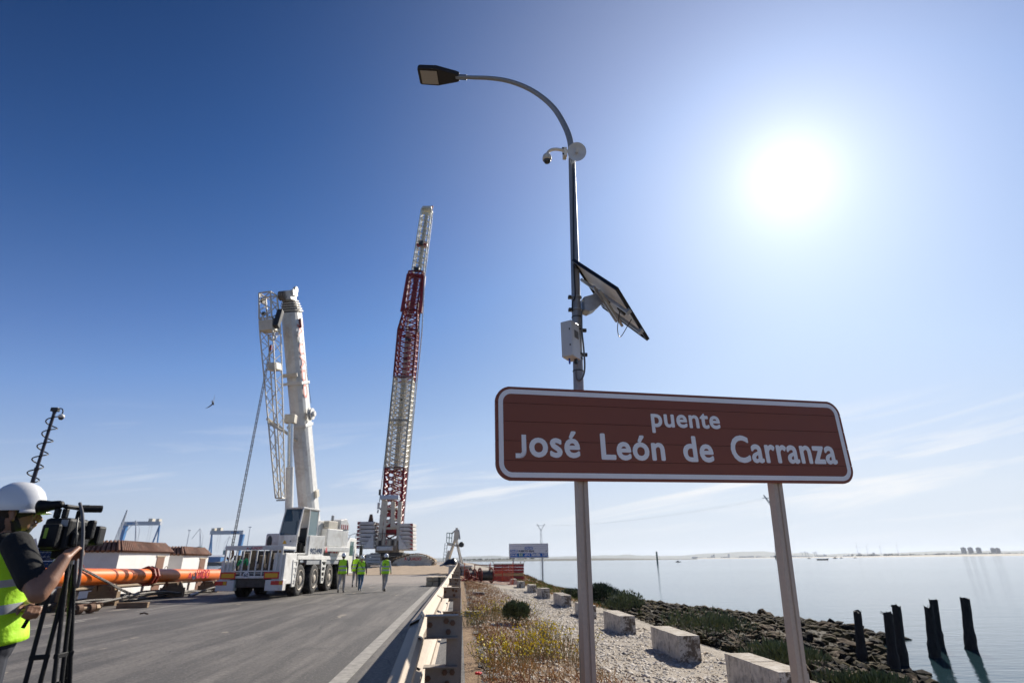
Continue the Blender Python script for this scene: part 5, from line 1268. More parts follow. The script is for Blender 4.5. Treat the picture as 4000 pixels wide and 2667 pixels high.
# crawler tracks: outline, side plates and separate pads
def crawler(name, x0, x1, y0, y1, d0, width, label, lettered, hump=True, par=None):
    ca_, cb_ = cp(x0, y1, CY), cp(x1, y0, CY); L_, H_ = (cb_ - ca_).dot(kx), (cb_ - ca_).z
    o0 = ca_ + ky * d0
    tk = MB(); out = [(0, .35 * H_), (.04 * L_, .12 * H_), (.12 * L_, .02 * H_), (.88 * L_, .02 * H_), (.96 * L_, .12 * H_), (L_, .38 * H_), (.97 * L_, .55 * H_), (.78 * L_, .85 * H_), (.60 * L_, .97 * H_), (.40 * L_, .93 * H_), (.08 * L_, .62 * H_)]
    inn = [(L_ * .5 + (x - L_ * .5) * .90, H_ * .46 + (y - H_ * .46) * .82) for x, y in out]
    fm = MB(); q = [o0 + kx * x + kz * y for x, y in inn]; n = len(q); fm.add([p + ky * .25 for p in q] + [p + ky * (width - .25) for p in q], [tuple(range(n)), tuple(range(2 * n - 1, n - 1, -1))] + [(i, (i + 1) % n, n + (i + 1) % n, n + i) for i in range(n)])
    root = fm.build('track_frame', M('track_frame_cream', (.62, .56, .46), .6, var=.15, dirt=(.3, .22, .15), dirt_amt=.6, dscale=.6), cr)
    tot = []
    for (xa, ya), (xb, yb) in zip(out, out[1:] + out[:1]):
        m = max(1, int(sqrt((xb - xa) ** 2 + (yb - ya) ** 2) / .34))
        for k in range(m): tot.append((lerp(xa, xb, (k + .5) / m), lerp(ya, yb, (k + .5) / m), math.atan2(yb - ya, xb - xa)))
    PAD = M('track_pad_brown', (.28, .20, .12), .85, .1, var=.25, scale=2)
    pad0 = None
    for x, y, a in tot:
        if pad0 is None:
            b = MB(); b.box((0, width / 2, 0), (.31, width, .10)); b.box((0, width / 2, .08), (.08, width, .06)); pad0 = b.build('track_pad', PAD, root); pd = pad0
        else: pd = inst(pad0, 'track_pad', root)
        m_ = (CM.to_4x4() @ Matrix.Rotation(-a, 4, 'Y')); m_.translation = o0 + kx * x + kz * y; pd.matrix_local = m_
    for t in (.22, .5, .84):
        b = MB(); b.cyl(o0 + kx * L_ * t + kz * H_ * .17 + ky * .05, o0 + kx * L_ * t + kz * H_ * .17 + ky * .25, .36 if t < .8 else .5, n=14); b.build('track_roller', CREAM, root)
    if lettered: logo(root, frame(o0 + kx * L_ * .50 + kz * H_ * .52 + ky * .245, kx), 2.3, .55)
    return root
crawler('crawler_track', 1556, 1722, 2160, 2216, -6.0, 2.2, '', True)
crawler('crawler_track', 1352, 1452, 2163, 2212, -1.0, 2.0, '', False)
# timber mats under the crane
random.seed(3)
for k, (x0, x1, yy) in enumerate(((1440, 1560, 2201), (1560, 1640, 2216), (1640, 1722, 2217), (1400, 1470, 2212))):
    a, c = W(x0, yy + 6, CY - 4), W(x1, yy, CY - 4); b = MB(); L_ = (c - a).dot(kx)
    for j in range(5): b.box((L_ / 2, -j * .42, 0), (L_, .38, .22))
    o = b.build('timber_mat', PALEWOOD); o.location = (a.x, a.y, a.z + .1); o.rotation_euler = (0, 0, -YAW)
    tag(o, ['timber mat under the rear of the crawler crane', 'timber mat left under the lettered crawler track', 'timber mat right under the lettered crawler track', 'timber mat at the dark left crawler track'][k], 'mat', 'timber mats under the crawler crane')
# dirt bank under the crane
db = MB(); 
for i in range(41):
    for j in range(9):
        x = lerp(-11, 1.0, i / 40); y = lerp(60, 84, j / 8); h = .02 + .28 * smooth(64, 80, y) * (.6 + .6 * nz(x, y, .5)) * smooth(0, .2, (i / 40)) * smooth(0, .15, 1 - i / 40); db.v.append((x, y, gz(-1, y) + .012 + max(h, 0)))
db.f = [(i * 9 + j, (i + 1) * 9 + j, (i + 1) * 9 + j + 1, i * 9 + j + 1) for i in range(40) for j in range(8)]; db.m = [0] * len(db.f)
tag(db.build('dirt_bank', M('pale_dirt', (.34, .25, .165), .95, var=.25, scale=1.5, bump=.8, bscale=8), smooth=True), kind='structure')

# ================================================================== A-FRAME, GIRDER, DRUMS, NETTING, RED STACK
AY = 62.0
A0 = W(1768, 2212, AY)
af = thing('tilting_frame', 'white A-shaped steel frame with a small work platform beyond the guardrail', 'frame', A0)
def ap(px, py, d=0.0): return W(px, py, AY) - A0 + ky * d
for d in (0.0, 1.3):
    for a, c in (((1752, 2150), (1740, 2210)), ((1776, 2105), (1740, 2210)), ((1780, 2105), (1803, 2210))):
        b = MB(); b.bar(ap(*a, d * .4), ap(*c, d), .20, .16); b.build('frame_leg', CREAM, af)
b = MB(); b.bar(ap(1745, 2192), ap(1800, 2192), .16); b.build('cross_tie', CREAM, af)
b = MB(); b.bar(ap(1748, 2125), ap(1800, 2132), .20); b.build('cross_tie', CREAM, af)
b = MB(); b.bar(ap(1780, 2108, .25), ap(1784, 2072, .25), .5, .4); b.bar(ap(1783, 2075, .25), ap(1784, 2060, .25), .28); b.build('mast_head', CREAM, af, bevel=.04)
b = MB(); b.bar(ap(1795, 2105, .2), ap(1790, 2068, .2), .18); b.build('mast_plate', GREYP, af)
b = MB(); b.cyl(ap(1803, 2126, -.25), ap(1803, 2126, .0), .27, n=20); b.build('spare_wheel', BLACK, af, bevel=.03)
TEAL = M('dark_green_rail', (.03, .12, .11), .5)
for a, c in (((1746, 2080), (1744, 2117)), ((1766, 2082), (1764, 2117)), ((1746, 2080), (1766, 2082)), ((1745, 2098), (1765, 2100)), ((1756, 2081), (1754, 2117)), ((1744, 2118), (1772, 2122))):
    b = MB(); b.bar(ap(*a), ap(*c), .07); b.build('platform_rail', TEAL, af)
b = MB(); b.bar(ap(1766, 2082), ap(1778, 2070, .2), .10); b.build('hand_lever', BLACK, af)
for px in (1739, 1748):
    b = MB(); b.bar(ap(px, 2120), ap(px - 8, 2190), .05); b.build('access_ladder', TEAL, af)
b = MB()
for k in range(5): b.bar(ap(1738 - k * 1.5, 2130 + k * 12), ap(1747 - k * 1.5, 2130 + k * 12), .03)
b.build('ladder_rungs', TEAL, af)
gb = thing('white_girder', 'dirty white steel girder lying below the A-shaped frame', 'girder', W(1795, 2250, 58))
g0 = W(1795, 2250, 58)
def gp(px, py): return W(px, py, 58) - g0
b = MB(); b.bar(gp(1746, 2209), gp(1847, 2210), 1.0, .12); b.build('top_flange', WHITE, gb); b = MB(); b.bar(gp(1752, 2226), gp(1840, 2227), .12, .75); b.build('web_plate', WHITE, gb); b = MB(); b.bar(gp(1752, 2242), gp(1838, 2243), .9, .2); b.build('bottom_flange', M('faded_pink_paint', (.55, .42, .40), .7, var=.15), gb)
b = MB(); b.bar(gp(1780, 2232), gp(1860, 2230), .14); b.build('timber_bar', PALEWOOD, gb)
for px in (1797, 1838):
    t_b = MB(); t_b.tube([gp(px, 2231) + Vector((cos(a) * .12, -.6, sin(a) * .30)) for a in [2 * pi * i / 16 for i in range(16)]], .07, 6, True); o = t_b.build('fender_ring', BLACK, gb, smooth=True)
tp_ = thing('black_tarpaulin', 'crumpled black sheeting heaped under the A-shaped frame', 'tarpaulin', W(1765, 2212, 60))
b = MB(); n1, n2 = 16, 8
for i in range(n1):
    for j in range(n2):
        x, y = lerp(-1.2, 1.4, i / (n1 - 1)), lerp(-.6, .8, j / (n2 - 1)); b.v.append((x, y, .02 + .75 * math.exp(-(x / .9) ** 2 - ((y - .1) / .55) ** 2) * (1 + .35 * nz(x * 3, y * 3)) + .06 * abs(nz(x * 5, y * 5))))
b.f = [(i * n2 + j, (i + 1) * n2 + j, (i + 1) * n2 + j + 1, i * n2 + j + 1) for i in range(n1 - 1) for j in range(n2 - 1)]; b.m = [0] * len(b.f)
b.build('sheet', M('black_sheeting', (.02, .022, .03), .35, var=.2), tp_, smooth=True)
# drums
def drum(px, py, r, w_, yaw_, lab, yc=47):
    p = W(px, py, yc); z = gz(p.x, p.y); t = thing('cable_drum', lab, 'drum', (p.x, p.y, z), yaw_)
    for s in (-1, 1):
        b = MB(); b.tube([(s * w_ / 2, cos(a) * r, r + sin(a) * r) for a in [2 * pi * i / 20 for i in range(20)]], .05, 6, True)
        for k in range(4):
            a = pi * k / 4; b.bar((s * w_ / 2, cos(a) * r, r + sin(a) * r), (s * w_ / 2, -cos(a) * r, r - sin(a) * r), .05)
        b.build('flange', RUSTR, t)
    b = MB(); b.cyl((-w_ / 2, 0, r), (w_ / 2, 0, r), r * .72, n=20); b.build('wound_rope', DSTEEL, t)
RUSTR = M('rusty_red_paint', (.26, .04, .03), .75, var=.3, scale=5, dirt=(.15, .08, .05), dirt_amt=.7, dscale=3)
drum(1838, 2275, .40, .7, .5, 'rusty red cable drum near the guardrail on the verge'); drum(1897, 2292, .50, .9, .3, 'larger rusty red cable drum beside the orange netting', 45)
mf = thing('rusty_machine_frame', 'tangle of rusty red steel frames lying between the two drums', 'scrap steel', W(1865, 2300, 45)); m0 = mf.location.copy(); m0.z = gz(m0.x, m0.y); mf.location = m0
random.seed(12)
for k in range(14):
    b = MB(); p = Vector((random.uniform(-1.3, 1.0), random.uniform(-.6, .8), random.uniform(.02, .35))); q = p + Vector((random.uniform(-.8, .8), random.uniform(-.6, .6), random.uniform(-.05, .3))); b.bar(p, q, random.uniform(.05, .12)); b.build('steel_bar', RUSTR, mf)
b = MB()
for x in (-.2, .9, 1.9): b.bar((x, .9, 0), (x, .9, 1.2), .06)
for z in (.6, 1.15): b.bar((-.2, .9, z), (1.9, .9, z - .03), .06)
b.build('fence_frame', RUSTR, mf)
# netting: separate cords
nt = thing('safety_netting', 'sagging orange plastic safety netting beside the farthest white block', 'netting', W(1945, 2305, 46)); n0 = nt.location.copy(); n0.z = gz(n0.x, n0.y); nt.location = n0
NET = M('orange_net', (.75, .16, .07), .6, var=.15)
b = MB(); nu, nv_ = 40, 14
def netp(u, v): return Vector((lerp(-2.6, 1.1, u), lerp(.9, -.5, u) + .12 * nz(u * 9, v * 3), v * (lerp(.35, 1.35, u) - .25 * sin(u * 19) ** 2 * (1 - u))))
for i in range(nu + 1):
    for j in range(nv_): b.bar(netp(i / nu, j / nv_), netp(i / nu, (j + 1) / nv_), .018)
for j in range(nv_ + 1):
    for i in range(nu): b.bar(netp(i / nu, j / nv_), netp((i + 1) / nu, j / nv_), .018)
o = b.build('mesh_cords', NET, nt); o['kind'] = 'stuff'
for x in (.02, .55, 1.0):
    b = MB(); p = netp(x, 0); b.bar(p, p + Vector((0, .02, 1.5 if x else .5)), .05); b.build('stake', NET, nt)
# red stack of beams
rsp = W(1988, 2283, 55); rsz = gz(rsp.x, rsp.y)
rs = thing('beam_stack', 'stack of dark red steel box beams with one yellow layer by the water', 'steel beams', (rsp.x, rsp.y, rsz - .1), -YAW)
YELB = M('faded_yellow_beam', (.55, .40, .18), .7, var=.15)
for k in range(6):
    m_ = YELB if k == 2 else CRED if k < 5 else CRED
    for j in range(2):
        b = MB(); h_ = .25; b.b2((-1.36 + j * 1.37, -.6, k * h_ + .02), (-.01 + j * 1.37, .9, (k + 1) * h_ - .02)); b.b2((-1.38 + j * 1.37, -.63, k * h_ + .19), (.0 + j * 1.37, .93, (k + 1) * h_ - .015)); b.build('box_beam', m_, rs, bevel=.015)
b = MB(); b.b2((-1.38, -.63, 1.505), (1.38, .93, 1.56)); b.build('top_board', PALEWOOD, rs)
for x, a in ((-1.33, -.12), (1.0, .1), (1.3, .15)):
    b = MB(); b.bar((x, -.5, 1.5), (x + a, -.5, 1.75), .05); b.build('stack_pin', RUST, rs)
# blocks of timber on the road
tbp = G(1706, 2284, .05); tb = thing('timber_block_stack', 'squared timber blocks stacked on the road beside the guardrail', 'timber', (tbp.x, tbp.y, gz(-1, tbp.y)), -.05)
for k in range(2):
    for j in range(3):
        b = MB(); b.b2((-.58 + j * .39, -.6, .02 + k * .26), (-.21 + j * .39, 1.4, .26 + k * .26)); b.build('block', PALEWOOD, tb, bevel=.02)
b = MB(); b.b2((-.7, -.55, -.02), (.65, -.4, .018)); b.b2((.12, -.63, .03), (.26, -.605, .52)); b.build('strap', DSTEEL, tb)
# blue and white direction sign
DY = 63.0; dS = W(2065, 2150, DY); ds = thing('direction_sign', 'white and blue road sign listing Puerto Real and Sevilla on two poles', 'sign', dS, 0)
def dp(px, py): return W(px, py, DY) - dS
dc0, dc1 = dp(1989, 2178), dp(2141, 2120); dw, dh = (dc1 - dc0).dot(kx), (dc1 - dc0).z
DM = frame((0, 0, 0), kx)
def dbox(name, x0, x1, y0, y1, z0, z1, mat, par=None, bev=0.0):
    b = MB(); b.b2((x0, y0, z0), (x1, y1, z1)); o = b.build(name, mat, par or ds, bevel=bev); o.data.transform(DM); return o
SIGNF = M('sign_face_grey', (.85, .84, .86), .6, var=.05); BLU = M('sign_blue', (.01, .14, .52), .5, var=.05); GRN = M('sign_green', (.01, .22, .10), .5)
for k in range(6): dbox('slat', -dw / 2 + .04, dw / 2 - .04, -dh / 2 + .04 + k * (dh - .08) / 6 + .004, -dh / 2 + .04 + (k + 1) * (dh - .08) / 6 - .004, -.04, 0, SIGNF)
dbox('sign_rim', -dw / 2, dw / 2, -dh / 2, dh / 2, -.08, -.02, M('rim_dark', (.06, .06, .07), .5), bev=.015)
bl = dbox('blue_band', -dw / 2 + .12, dw / 2 - .08, -dh / 2 + .10, -dh / 2 + .47, .002, .006, BLU)
def dtext(t, x0, x1, y, mat, z=.012, tall=1.0, bold=.014): text('lettering', t, .3, mat, ds, DM @ Matrix.Translation(((x0 + x1) / 2, y, z)), fit=x1 - x0, bold=bold, tall=tall)
def X(px): return lerp(-dw / 2, dw / 2, (px - 1989) / 152.0)
def Yr(py): return lerp(dh / 2, -dh / 2, (py - 2120) / 58.0)
for t, a, c, y0, y1, m_ in (('CA-36', 2050, 2080, 2133, 2143.5, BLU), ('CA-35', 1993, 2022, 2144.5, 2154.5, BLU)):
    dbox('route_box', X(a), X(c), Yr(y1), Yr(y0), .002, .006, m_); dtext(t, X(a + 2), X(c - 2), Yr(y1 - 2), WHITELET)
dtext('PUERTO REAL', X(2026), X(2088), Yr(2154), BLUELET, .003); dtext('7', X(2131), X(2135), Yr(2154), BLUELET, .003)
for t, a, c, m_ in (('CA-35', 1993, 2022, BLU), ('E-5', 2026, 2043, GRN), ('AP-4', 2047, 2071, BLU)):
    if m_ is GRN: dbox('route_box', X(a), X(c), Yr(2171), Yr(2159), .008, .010, m_)
    dtext(t, X(a + 2), X(c - 2), Yr(2169), WHITELET, .013)
dtext('Sevilla', X(2075), X(2110), Yr(2169.5), WHITELET, .008, bold=.02); dtext('120', X(2119), X(2137), Yr(2169.5), WHITELET, .008, bold=.02)
for px, by in ((2005, 2290), (2117, 2322)):
    b = MB(); x = X(px); p = DM @ Vector((x, -dh / 2 + .3, -.13)); bot = dp(px, by); w_ = Vector((p.x, p.y, 0)); zb = gz(dS.x + p.x, dS.y + p.y) - dS.z - .2
    b.bar(p, (p.x, p.y, zb), .12); b.build('pole', STEEL, ds)

# ================================================================== LEFT ROADSIDE
ORANGE = M('orange_pipe_paint', (.85, .17, .012), .38, var=.10, scale=2, dirt=(.35, .08, .02), dirt_amt=.35, dscale=1.0)
DKRED = M('dark_red_flange', (.28, .035, .015), .5, var=.2)
PX, PZ, PR = -12.9, .80, .275
pp = thing('orange_pipe', 'long orange steel tube with bolted dark red flanges lying along the far guardrail', 'pipe', (PX, 0, .55), 0); pp.rotation_euler = (R(-.9), 0, 0)
segs = [19.6, 26.6, 34.4]
for a, c in zip(segs, segs[1:]):
    b = MB(); b.cyl((0, a, PZ), (0, c, PZ), PR, n=32); b.build('tube', ORANGE, pp, auto=40)
def flange(y, r=.39, th=.10):
    b = MB(); b.cyl((0, y - th / 2, PZ), (0, y + th / 2, PZ), r, n=8); f = b.build('flange', DKRED, pp, bevel=.01)
    for k in range(8):
        a = 2 * pi * (k + .5) / 8; b = MB(); b.cyl((cos(a) * r * .82, y - th * .9, PZ + sin(a) * r * .82), (cos(a) * r * .82, y + th * .9, PZ + sin(a) * r * .82), .03, n=6); b.build('bolt', RUST, f)
for y in (19.6, 26.45, 26.75, 34.45): flange(y)
for y in (21, 23.7, 29, 33):
    b = MB(); b.b2((-.5, y - .12, -.35), (.5, y + .12, .3)); b.prism([(-.42, .3), (-.3, .56), (-.22, .3)], y - .1, y + .1, 'y'); b.prism([(.42, .3), (.3, .56), (.22, .3)], y - .1, y + .1, 'y'); b.b2((-.2, y - .1, .301), (.2, y + .1, .485)); b.build('cradle', WOOD, pp)
logo(pp, frame((PR + .008, 30.9, PZ - .12), (0, 1, 0)), 2.4, .30, red=M('red_on_orange', (.50, .015, .03), .5))
for y in (22, 28, 31.5):
    b = MB(); b.tube([(cos(a) * .06, y, PZ + PR + .04 + sin(a) * .06) for a in [2 * pi * i / 10 for i in range(10)]], .012, 5, True); b.build('lifting_eye', DKRED, pp)
# wire ropes under the tube
ROPE = M('greasy_wire_rope', (.12, .11, .10), .55, .4, var=.35, scale=30, bump=.8, bscale=60)
rl = ['thick steel wire rope lying straight along the foot of the far guardrail', 'steel wire rope snaking under the orange tube near the mobile crane', 'loop of steel wire rope below the lettering of the orange tube', 'steel wire rope with a pale sleeve at its end on the road', 'steel wire rope tangled behind the orange tube', 'thin steel wire rope lying nearest the road']
random.seed(9)
for k in range(6):
    t = thing('wire_rope', rl[k], 'rope', (PX, 20, 0), 0, 'wire ropes under the orange tube')
    pts = []; y = -4 + k * .6; x = random.uniform(-.7, .5)
    while y < 13 - k * .5:
        pts.append((x + random.uniform(-.25, .25) * (1 if k else .2), y, .06 + .05 * (k % 3) + random.uniform(0, .14) * (1 if k else 0))); y += random.uniform(.8, 1.7)
    if k == 2: pts += [(.6, 12.0, .1), (1.0, 11.4, .25), (1.1, 10.6, .3), (.8, 9.6, .1)]
    b = MB(); b.tube(spline(pts, 5), .045 if k % 2 == 0 else .032, 7); b.build('strand', ROPE, t, smooth=True)
    if k in (2, 3):
        e = Vector(pts[-1]); d_ = (e - Vector(pts[-2])).normalized(); b = MB(); b.cyl(e - d_ * .1, e + d_ * .4, .075, n=12); b.build('end_sleeve', STEEL, t, auto=40)
rt = thing('wire_rope', 'twisted wire rope draped diagonally over the orange tube to the ground', 'rope', (0, 0, 0))
def onX(px, py, x):
    u, f, w = _ray(px, py); d = cam2w(u, f, w); t = x / d.x; return Vector((0, 0, CAMZ)) + d * t
pts = spline([onX(180, 2205, -13.25), onX(300, 2215, -12.72), onX(400, 2262, -12.5), onX(470, 2300, -12.45), G(535, 2328, .06)], 14)
for o_ in range(4):
    b = MB(); q = []
    for i, p in enumerate(pts):
        a = i * .9 + o_ * pi / 2; q.append(p + Vector((0, cos(a), sin(a))) * .026)
    b.tube(q, .024, 6); b.build('strand', ROPE, rt, smooth=True)
# shackles and timber on the road
def shackle(loc, rz, s, lab):
    t = thing('shackle', lab, 'shackle', loc, rz)
    b = MB(); path = [(-.16, 0, 0), (-.19, .15, 0), (-.22, .32, 0), (-.15, .46, 0), (0, .52, 0), (.15, .46, 0), (.22, .32, 0), (.19, .15, 0), (.16, 0, 0)]
    b.tube([(x * s, y * s, .10 * s + .02) for x, y, z in spline(path, 4)], .06 * s, 10); b.build('bow', RUST, t, smooth=True)
    for sx in (-1, 1):
        b = MB(); b.cyl((sx * .10 * s, 0, .12 * s), (sx * .24 * s, 0, .12 * s), .115 * s, n=16); b.build('eye', RUST, t, bevel=.01)
    b = MB(); b.cyl((-.30 * s, 0, .12 * s), (.42 * s, 0, .12 * s), .06 * s, n=14); b.cyl((.28 * s, 0, .12 * s), (.38 * s, 0, .12 * s), .10 * s, n=6); b.build('pin', M('worn_pin', (.22, .15, .09), .6, .4, var=.3), t, bevel=.006)
p = G(325, 2398, .0); shackle((p.x, p.y, .01), R(70), 1.15, 'heavy rusty lifting shackle lying nearest on the road by the tripod')
p = G(372, 2378, .0); shackle((p.x, p.y, .01), R(150), .9, 'smaller rusty lifting shackle lying just behind the heavy one')
p = G(517, 2374, .0); o = MB().box((0, 0, .085), (.95, .2, .17)).build('timber_sleeper', WOOD, bevel=.01); o.location = (p.x, p.y, .01); o.rotation_euler = (0, 0, R(8)); tag(o, 'short dark timber sleeper lying on the road before the orange tube', 'timber')
p = G(545, 2400, .0); b = MB(); b.tube([(0, 0, .03), (.12, .02, .05), (.25, -.03, .02)], .02, 5); o = b.build('steel_pin', RUST); o.location = (p.x, p.y, .0); tag(o, 'bent rusty pin lying alone on the asphalt', 'scrap')

# site huts
STUCCO = M('white_stucco', (.80, .79, .76), .9, var=.06, scale=1.5, bump=.3, bscale=30, dirt=(.5, .47, .43), dirt_amt=.3, dscale=.8)
TILE = M('brown_clay_tile', (.20, .095, .06), .8, var=.4, scale=2.5, dirt=(.42, .28, .2), dirt_amt=.6, dscale=2)
DOORB = M('brown_door', (.20, .10, .06), .6, var=.1)
def hut(x1, y0, y1, depth, zt, zg, lab, door_y, roof_h=.55):
    t = thing('site_hut', lab, 'hut', (x1, y0, zg)); L = y1 - y0; H = zt - zg
    b = MB(); b.b2((-depth, 0, 0), (0, L, H)); b.build('wall', STUCCO, t)
    rf = MB(); ov = .14
    rf.add([(-depth - ov, -ov, H + .01), (ov, -ov, H + .01), (ov, L + ov, H + .01), (-depth - ov, L + ov, H + .01), (-depth + .5, .35, H + roof_h), (-.28, .35, H + roof_h), (-.28, L - .35, H + roof_h), (-depth + .5, L - .35, H + roof_h)],
           [(3, 2, 1, 0), (4, 5, 6, 7), (0, 1, 5, 4), (1, 2, 6, 5), (2, 3, 7, 6), (3, 0, 4, 7)])
    ro = rf.build('roof', M('roof_underlay', (.10, .05, .035), .9), t)
    n = int(L / .2); t0 = None
    for k in range(n):   # tile courses on the face to the road
        f = (k + .5) / n; yb = lerp(-ov, L + ov, f); yt = lerp(.35, L - .35, f)
        b = MB(); b.cyl((ov + .01, yb, H + .03), (-.27, yt, H + roof_h + .03), .085, .07, n=7); b.build('roof_tile', TILE, ro)
    for k in range(int(depth / .25)):
        f = (k + .5) / int(depth / .25); xb = lerp(ov, -depth - ov, f); xt = lerp(-.28, -depth + .5, f)
        b = MB(); b.cyl((xb, -ov - .01, H + .03), (xt, .34, H + roof_h + .03), .10, .085, n=7); b.build('roof_tile', TILE, ro)
    b = MB(); b.b2((.002, door_y, .05), (.03, door_y + .95, H - .25)); d = b.build('door', DOORB, t); b = MB(); b.b2((.032, door_y + .08, 1.0), (.07, door_y + .14, 1.14)); b.build('handle', BLACK, d)
    b = MB(); b.b2((.002, door_y - .1, H - .24), (.05, door_y + 1.05, H - .16)); b.build('door_lintel', PALEWOOD, t)
    return t
hut(-19, 35.5, 41.4, 4.2, 2.05, -.92, 'longer white site hut with brown tiled roof and brown door', 4.3)
h2 = hut(-19, 43.4, 47.6, 3.6, 1.95, -.92, 'shorter white site hut with brown tiled roof next to the mobile crane', 2.75, .5)
b = MB(); b.add([(.035, 3.15, 1.45), (.035, 3.45, 1.45), (.035, 3.3, 1.8)], [(0, 1, 2)]); b.build('notice', WHITELET, h2)
# CCTV tower trailer
T0 = W(95, 2230, 19.5); T0.z = gz(T0.x, T0.y)
tt = thing('camera_tower', 'black camera mast with a coiled cable on a small solar trailer', 'camera mast', T0)
mb_, mt_ = Vector((W(120, 1905, 19.5) - T0)), Vector((W(214, 1606, 19.5) - T0)); md = (mt_ - mb_).normalized(); m_base = mb_ - md * (mb_.z - .5) / md.z
BL2 = M('mast_black', (.015, .012, .03), .4, var=.2)
for k in range(3):
    a, c = m_base.lerp(mt_, k / 3), m_base.lerp(mt_, (k + 1) / 3); b = MB(); b.cyl(a, c, .075 - .012 * k, n=12); b.build('mast_section', BL2, tt, auto=40)
    b = MB(); b.cyl(c - md * .06, c + md * .02, .085 - .012 * k, n=12); b.build('mast_collar', BL2, tt)
b = MB(); sx_m = md.cross(Vector((0, 1, 0))).normalized(); sy_m = md.cross(sx_m); Lm = (mt_ - m_base).length; pts = []
for i in range(190):
    t = .18 + .79 * i / 189; a = i / 189 * 2 * pi * 10.5; pts.append(m_base + md * Lm * t + (sx_m * cos(a) + sy_m * sin(a)) * (.19 + .03 * sin(i * .3)))
b.tube(pts, .021, 6); b.build('coiled_cable', BLACK, tt, smooth=True)
b = MB(); b.box(mt_ + Vector((.0, 0, .06)), (.24, .16, .14)); b.build('mast_head', BLACK, tt, bevel=.02)
b = MB(); b.tube(spline([mt_ + Vector(p) for p in ((.05, 0, .1), (.2, 0, .1), (.27, 0, .02), (.27, 0, -.1))], 4), .02, 6); b.build('camera_bracket', BLACK, tt, smooth=True)
b = MB(); b.lathe([(.02, .10), (.07, .08), (.10, .03), (.10, -.03)], mt_ + Vector((.27, 0, -.2)), 16); b.build('dome_housing', WHITE, tt, smooth=True); b = MB(); b.lathe([(.085, -.03), (.075, -.07), (.04, -.105), (.004, -.11)], mt_ + Vector((.27, 0, -.2)), 16); b.build('dome_glass', M('smoked_dome', (.012, .012, .014), .08), tt, smooth=True)
CELL = M('trailer_cells', (.015, .02, .05), .15, var=.25, scale=8)
for o_, tl, nm in ((Vector((.35, -.2, 1.32)), R(35), 0), (Vector((.05, .45, 1.65)), R(58), 1)):
    m_ = Matrix.Translation(o_) @ Matrix.Rotation(R(-12), 4, 'Z') @ Matrix.Rotation(tl, 4, 'X')
    b = MB(); b.b2((-.65, -.36, -.02), (.65, .36, .0)); p_ = b.build('panel_frame', WHITE, tt); p_.data.transform(m_)
    for i in range(8):
        for j in range(4):
            b = MB(); b.b2((-.6 + i * .15 + .005, -.32 + j * .16 + .005, .001), (-.6 + (i + 1) * .15 - .005, -.32 + (j + 1) * .16 - .005, .006)); c_ = b.build('cell', CELL, p_); c_.data.transform(m_)
b = MB(); b.b2((-.9, -.6, .45), (1.1, .7, 1.2)); b.build('trailer_box', GREYP, tt, bevel=.04); b = MB(); b.bar((.4, .2, 1.1), (.1, -.1, 2.2), .08); b.build('panel_prop', WHITE, tt)
for s in (-1, 1):
    b = MB(); b.cyl((s * .95, 0, .3), (s * 1.12, 0, .3), .3, n=18); b.build('wheel', RUBBER, tt, bevel=.03)
# blue container beyond the far guardrail
bp0 = W(172, 2235, 36); bc = thing('shipping_container', 'blue corrugated container behind the cameraman', 'container', (bp0.x, bp0.y, -.9), R(4))
BLUEC = M('container_blue', (.015, .13, .36), .5, var=.15, dirt=(.1, .08, .08), dirt_amt=.4)
b = MB(); b.b2((-2.3, 0, 0), (2.3, 2.4, 3.35)); b.build('body', BLUEC, bc)
for k in range(17): b = MB(); b.b2((-2.2 + k * .27, -.05, .2), (-2.05 + k * .27, -.002, 3.1)); b.build('rib', BLUEC, bc)
b = MB(); b.b2((-2.34, -.08, 3.12), (2.34, .1, 3.36)); b.build('top_rail', M('container_rust', (.10, .06, .07), .7), bc)
for x in (.55, 1.1): b = MB(); b.cyl((x, -.09, .2), (x, -.09, 3.1), .03, n=8); b.build('lock_rod', BLUEC, bc)

# ================================================================== PEOPLE
SKIN = M('skin', (.38, .20, .13), .55, var=.10, scale=20); SKIN2 = M('tanned_skin', (.30, .15, .09), .5, var=.15, scale=14, bump=.08, bscale=120)
HAIR = M('dark_hair', (.025, .018, .014), .7, var=.3); BLOND = M('fair_hair', (.30, .19, .09), .6, var=.25)
TSHIRT = M('black_shirt', (.010, .010, .010), .9, var=.3, scale=9, bump=.3, bscale=25); NAVY = M('navy_sleeve', (.02, .022, .035), .9, var=.2)
GREYT = M('light_grey_trousers', (.42, .40, .37), .9, var=.12, scale=9, bump=.3, bscale=20); JEANS = M('blue_jeans', (.06, .13, .24), .9, var=.2, scale=9, bump=.3, bscale=20); DARKT = M('dark_trousers', (.02, .023, .035), .9, var=.2, bump=.3, bscale=20)
SHOE = M('dark_shoe', (.03, .025, .025), .6); WSHOE = M('white_shoe', (.6, .6, .58), .6); WSHIRT = M('pale_shirt', (.55, .56, .58), .9, var=.05)
HIVIS = M('hi_vis_yellow', (.50, .95, .02), .65, var=.08, scale=7, bump=.7, bscale=11)
HIVIS.node_tree.nodes['Principled BSDF'].inputs['Emission Color'].default_value = (.4, .9, .0, 1); HIVIS.node_tree.nodes['Principled BSDF'].inputs['Emission Strength'].default_value = 0.0
SILVER = M('reflective_tape', (.45, .47, .52), .4, .2, var=.1, scale=12)
HELM = M('white_helmet', (.82, .82, .82), .22, var=.02, coat=.4)
